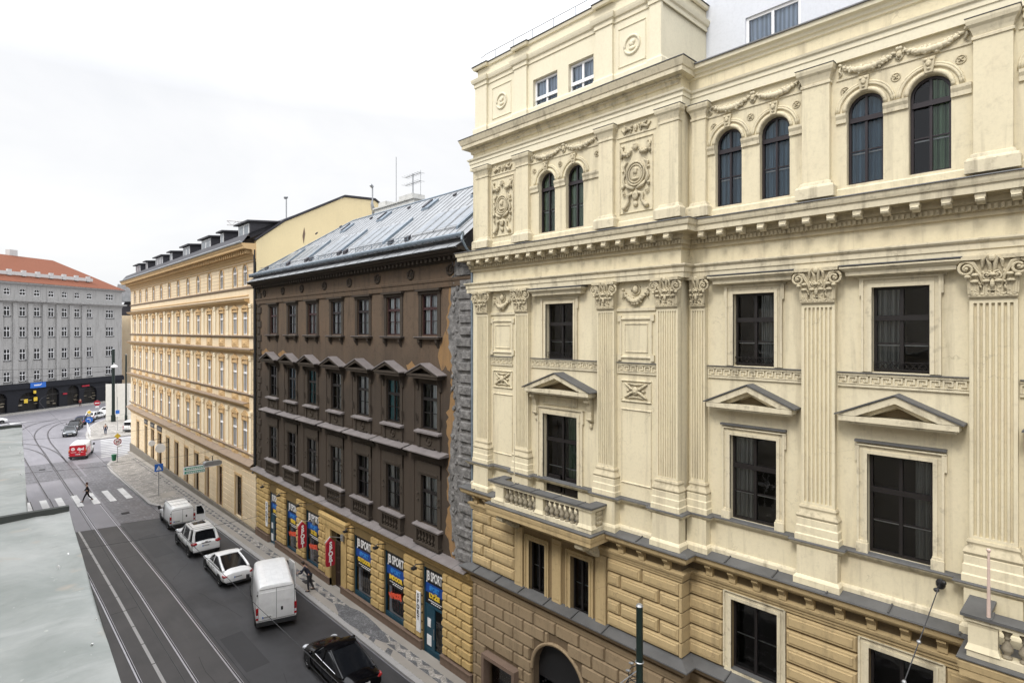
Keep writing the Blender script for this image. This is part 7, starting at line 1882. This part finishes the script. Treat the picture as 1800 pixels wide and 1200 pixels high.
    for side,sg in (('L',1),('R',-1)):
        sh=(.02+L*.8,.19*sg,1.42,.078); el=J['el'+side]; wr=J['wr'+side]; c2.append([(ch2[0],0,1.34,.16),sh,(el[0],el[1],el[2],.06),(wr[0],wr[1],wr[2],.047)])
    skin_mesh('coat',c2,cm,t)
    tmm=plain('trousers_%d'%int(x*10),trousers,.85); c3=[]
    for side,sg in (('L',1),('R',-1)):
        kn=J['kn'+side]; an=J['an'+side]; c3.append([(0,0,.93,.135),(0,.1*sg,.88,.108),(kn[0],kn[1],kn[2],.075),(an[0],an[1],an[2]+.02,.058)])
    skin_mesh('trousers',c3,tmm,t)
    sm=MB()
    for side in 'LR':
        an=J['an'+side]; sm.tube([((an[0]-.06)*s,an[1]*s,(an[2]-.03)*s),((an[0]+.05)*s,an[1]*s,(an[2]-.035)*s),((an[0]+.2)*s,an[1]*s,(an[2]-.05)*s)],[.045*s,.048*s,.03*s],8)
    sm.build('shoes',M['black'],t,smooth=True,world=False)
    return t
walk=dict(knL=(.2,.1,.52),anL=(.34,.09,.1),knR=(-.08,-.1,.5),anR=(-.38,-.09,.16),elL=(-.12,.25,1.16),wrL=(-.1,.25,.93),elR=(.08,-.25,1.16),wrR=(.24,-.23,.98))
stand=dict(knL=(.06,.1,.5),anL=(.1,.1,.08),knR=(.02,-.1,.5),anR=(-.12,-.1,.09),elL=(-.03,.26,1.15),wrL=(.06,.26,.92),elR=(0,-.26,1.15),wrR=(.1,-.25,.93))
bend=dict(knL=(.05,.14,.5),anL=(0,.16,.08),knR=(-.02,-.14,.5),anR=(-.2,-.17,.08),elL=(.42,.22,1.12),wrL=(.62,.16,1.1),elR=(.42,-.22,1.12),wrR=(.62,-.14,1.1))
person('person in a black knee-length coat striding over the zebra crossing, hood up',8.05,67.1,-80,walk,(.008,.008,.01),(.01,.01,.012),coatlen=.66,hair=(.07,.025,.015),hgt=1.78)
person('person in a dark blue jacket and jeans walking on the far pavement',15.6,110.6,200,stand,(.02,.03,.06),(.04,.06,.11),ground=gz(110)+.13)
person('person in a dark jacket bending into the open door of the tall white van',14.75,33.3,-50,bend,(.015,.017,.03),(.03,.03,.035),lean=.3,coatlen=.86,ground=.13)
person('person in a dark red coat outside the black shopfront of the grey building',17.4,155.6,150,stand,(.25,.02,.02),(.05,.01,.01),ground=-.87)
# ================================================================== street furniture
def pole(b,h,r=.05,r2=None,n=10): b.tube([(0,0,0),(0,0,h)],[r,r2 or r],n)
CAMDIR=lambda x,y: math.atan2(-y,-x)
def signpost(name,label,x,y,h,build,grp=None,r=.035,z=None):
    t=thing(name,label,'road sign',(x,y,gz(y)+.12 if z is None else z),0,grp); b=MB(); pole(b,h,r); b.build('post',M['steel'],t,world=False); build(t); return t
# boards face -y (up the street towards the camera): normal (0,-1,0)
def square(t,w,h,z,mat,name='board',x=0,yo=-.05):
    b=MB(); b.box(x-w/2,x+w/2,yo-.012,yo+.012,z-h/2,z+h/2); return b.build(name,M[mat],t,world=False)
def disc(t,r,z,mat,name='board',yo=-.05,th=.012,n=22,x=0):
    b=MB(); b.tube([(x,yo+th,z),(x,yo-th,z)],r,n); return b.build(name,M[mat],t,world=False)
def crossing(t):
    o=square(t,.72,.72,2.7,'blue'); b=MB(); b.add([(-.24,-.066,2.47),(.24,-.066,2.47),(0,-.066,2.93)],[(0,1,2)]); b.build('white_triangle',M['white'],o,world=False)
    b=MB(); b.tube([(.03,-.07,2.8),(0,-.07,2.68),(.06,-.07,2.53)],.014,5); b.tube([(0,-.07,2.68),(-.07,-.07,2.53)],.014,5); b.ell((.03,-.07,2.83),(.022,.01,.022)); b.build('walking_figure',M['black'],o,world=False)
signpost('crossing_sign','square blue pedestrian crossing sign on a thin post before the small white van',13.3,64.1,2.95,crossing)
def noleft(t):
    o=square(t,.5,.5,3.25,'yellow','yellow_diamond'); o.rotation_euler=(0,R(45),0); o.location=(-3.25*math.sin(R(45)),0,3.25*(1-math.cos(R(45))))
    o=disc(t,.42,2.55,'red'); disc(o,.33,2.55,'white','white_field',yo=-.062); b=MB(); b.tube([(.12,-.085,2.38),(.12,-.085,2.6),(-.1,-.085,2.6)],.03,5); b.add([(-.08,-.09,2.7),(-.08,-.09,2.5),(-.2,-.09,2.6)],[(0,2,1)]); b.build('arrow',M['black'],o,world=False); b=MB(); b.tube([(.25,-.09,2.8),(-.25,-.09,2.3)],.03,5); b.build('red_bar',M['red'],o,world=False)
    square(t,.5,.22,2.02,'white','lower_plate',x=.18)
signpost('no_left_turn_sign','round red-rimmed no left turn sign under a yellow diamond, bin at its foot',13.35,85.9,3.6,noleft)
t=thing('litter_bin','dark green litter bin hung on the no left turn post','litter bin',(12.98,85.85,gz(85.9)+.35)); b=MB(); b.lathe((0,0,0),[(.16,0),(.22,.05),(.27,.7),(.3,.72),(.3,.78),(.24,.8)],14); b.build('bin',plain('bin_green',(.01,.11,.05),.5),t,world=False,smooth='auto'); b=MB(); b.tube([(.22,0,.5),(.38,0,.5)],.03,5); b.build('bracket',M['steel'],t,world=False)
def arrow(t):
    o=disc(t,.5,2.0,'blue'); b=MB(); b.tube([(-.28,-.09,2.15),(.1,-.09,2.15),(.15,-.09,1.75)],.045,5); b.build('white_arrow',M['white'],o,world=False)
    d=square(t,.62,.62,3.25,'white','priority_diamond'); d.rotation_euler=(0,R(45),0); d.location=(-3.25*math.sin(R(45)),0,3.25*(1-math.cos(R(45)))); e=square(d,.42,.42,3.25,'yellow','yellow_field',yo=-.07)
    square(t,.5,.35,2.68,'step','lower_plate')
signpost('blue_arrow_sign','round blue arrow sign below a yellow diamond at the head of the railing',14.1,115.6,3.8,arrow)
def noentry(t):
    o=disc(t,.5,3.2,'red'); b=MB(); b.box(-.35,.35,-.075,-.066,3.12,3.28); b.build('white_bar',M['white'],o,world=False); square(t,.55,.3,2.5,'white','lower_plate')
signpost('no_entry_sign','round red no entry sign above the far cars',17.0,129.6,3.8,noentry)
def parking(t): square(t,.55,.6,3.1,'blue'); square(t,.55,.35,2.55,'white','lower_plate')
signpost('parking_sign','small blue square sign on the tall thin pole near the white hoarding',17.7,113.9,5.6,parking)
for k in range(6):
    x,y=13.35+.28*k*.5,110.3+2.4*k*.75
    t=thing('bollard','white post, number %s from the red van, edging the far pavement'%('one','two','three','four','five','six')[k] if False else 'slim white post in the row edging the far pavement','bollard',(x+.25,y,gz(y)+.12),0,'white posts along the far pavement'); b=MB(); b.tube([(0,0,0),(0,0,1.0)],[.07,.06],8); b.ell((0,0,1.02),(.08,.08,.06)); b.tube([(0,0,.8),(0,0,.88)],.072,8); b.build('post',M['white'],t,world=False)
def mast(x,y,h,r,label,lamp=None,grp=None,base=True):
    t=thing('tram_mast',label,'mast',(x,y,gz(y)+.1),0,grp); b=MB(); b.tube([(0,0,0),(0,0,1.2),(0,0,1.25),(0,0,h)],[r*1.45,r*1.4,r,r*.92],14); b.build('shaft',M['darksteel'],t,world=False,smooth='auto')
    b=MB(); b.tube([(0,0,h),(0,0,h+.05)],[r*1.05,r*.7],12); b.build('cap',M['steel'],t,world=False); return t
m1=mast(13.55,9.2,7.9,.1,'dark green tram mast in the right foreground with loops of cable near its top')
b=MB(); rg=random.Random(4)
for (z,rr) in ((6.35,.11),(5.75,.11),(5.3,.11)): b.tube([(rr*math.cos(a),rr*math.sin(a),z) for a in [2*math.pi*k/12 for k in range(12)]],.02,5,closed=True)
b.build('clamps',M['steel'],m1,world=False)
for z,yy in ((6.35,.25),(6.1,.42),(5.7,.3)):
    b=MB(); 
    for k in range(4): b.lathe((-.22-.02*k,yy*.6-.03*k,z-.03+.02*k),[(.02,0),(.05,.01),(.05,.03),(.02,.04)],8)
    b.build('insulator',M['steel'],m1,world=False)
for k in range(7):
    a0=rg.uniform(-1,1); pts=[]; R0=rg.uniform(.25,.5); zc=6.0-.18*k; d=Vector((-.6,.75,0)).normalized()*(1 if k<5 else -.5)
    for q in range(11):
        a=math.pi*q/10; pts.append((d.x*R0*math.sin(a)*1.1,d.y*R0*math.sin(a)*1.1,zc+R0*.9*math.cos(a)))
    b=MB(); b.tube(pts,.013,5); b.build('cable_loop',M['wire'],m1,world=False)
b=MB(); b.tube([(-.05,.05,5.6),(-1.2,.9,5.1),(-2.6,1.9,4.6)],.03,6); b.tube([(-.05,.05,6.1),(-1.2,.9,5.15)],.016,5); b.build('bracket_arm',M['steel'],m1,world=False)
mast(18.95,126,13.2,.26,'thick black tram mast in front of the white hoarding at the far corner')
t=[o for o in bpy.data.objects if o.name.startswith('tram_mast')][-1]
b=MB(); b.lathe((-.0,-.9,9.9),[(.1,.5),(.5,.25),(.55,.15),(.5,.0),(.1,-.05)],14); b.tube([(0,0,10.6),(0,-.9,10.6),(0,-.9,10.3)],.05,6); b.build('lantern',M['white'],t,world=False)
mast(20.6,124.2,12.2,.15,'slimmer dark green tram mast right beside the tan house corner')
# overhead wires
def wire(name,label,pts,r=.012,ins=None,cat='wire',grp=None):
    p0=pts[0]; t=thing(name,label,cat,p0,0,grp); b=MB(); b.tube([tuple(Vector(p)-Vector(p0)) for p in pts],r,5); b.build('strand',M['wire'],t,world=False)
    if ins:
        b=MB()
        for f in ins:
            k=f*(len(pts)-1); i=min(int(k),len(pts)-2); c=Vector(pts[i]).lerp(Vector(pts[i+1]),k-i)-Vector(p0); b.ell(tuple(c),(.045,.045,.045))
        b.build('insulator',M['steel'],t,world=False)
    return t
def sag(a,c,s,n=8): return [(a[0]+(c[0]-a[0])*k/n,a[1]+(c[1]-a[1])*k/n,a[2]+(c[2]-a[2])*k/n-s*4*(k/n)*(1-k/n)) for k in range(n+1)]
cw1=[(8.02,-30,5.15),(8.02,20,5.1),(8.02,50,4.9),(8.02,80,4.6)]+[(x+.7,y,4.4) for x,y in smooth(far)[14:]]
wire('contact_wire','contact wire over the near-right tram track, crossing the tall van',cw1,.011,grp=None)
cw2=[(4.75,-30,5.15),(4.75,50,4.9),(4.75,80,4.6),(4.3,100,4.4),(1.5,111,4.4),(-12,122,4.4)]
wire('contact_wire','contact wire over the left tram track beside the pale joint line',cw2,.011)
wire('span_wire','span wire with small insulators falling from the iron wall anchor',[(16.08,2.87,9.78)]+sag((16.08,2.87,9.78),(8.02,3.3,6.1),.1)[1:],.012,ins=(.18,.3,.42,.55),grp=None)
b=MB(); 
t=thing('wall_anchor','black iron wall anchor rosette holding a span wire on the cream palace','wall anchor',(16.33,2.87,9.8)); b.ell((0,0,0),(.06,.1,.13)); b.tube([(0,0,0),(-.25,0,-.02)],.03,6); b.ell((-.18,.05,-.1),(.05,.06,.05)); b.ell((-.1,-.08,.08),(.05,.05,.06)); b.build('rosette',M['black'],t,world=False)
for i,(y,zr,lab) in enumerate(((47.8,6.6,'span wire carrying the hanging street lamp'),(61,6.9,'thin span wire over the crossing in front of the tan house'),(79,6.2,'thin span wire over the setts beyond the crossing'),(30.5,6.3,'span wire from the brown house over the tall white van'))):
    wire('span_wire',lab,sag((16.05,y,zr),(.6,y+1.0,zr),.35,10),.009)
wire('span_wire','twin far wires in front of the grey building',sag((19,126,9.2),(-6,132,9.4),.3),.03); wire('span_wire','lower far wire before the grey building',sag((19,126,8.4),(-6,128,8.2),.5),.03)
# signal or construction crane far behind the roofs
t=thing('tower_crane','tiny white tower crane jib far behind the tan house roof','crane',(95,230,57)); b=MB()
a=Vector((0,0,0)); 
for z in (0,1.6): b.tube([(-22,10,z),(16,-8,z+.0)],.22,4)
for k in range(24):
    f=k/24; f2=(k+1)/24; b.tube([(-22+38*f,10-18*f,0 if k%2 else 1.6),(-22+38*f2,10-18*f2,1.6 if k%2 else 0)],.14,4)
b.build('jib',M['grey_light'],t,world=False); b=MB(); b.tube([(4,-2,-60),(4,-2,4)],.9,4); b.build('tower',M['grey_light'],t,world=False)
t=thing('roof_camera_pole','short grey pole with a camera on the dormered roof of the tan house','pole',(19.5,48.6,24.7)); b=MB(); b.tube([(0,0,0),(0,0,2.2)],.05,6); b.ell((0,.1,2.25),(.16,.3,.14)); b.build('pole',M['steel'],t,world=False)
# horizon filler: row of distant roofs behind the gap
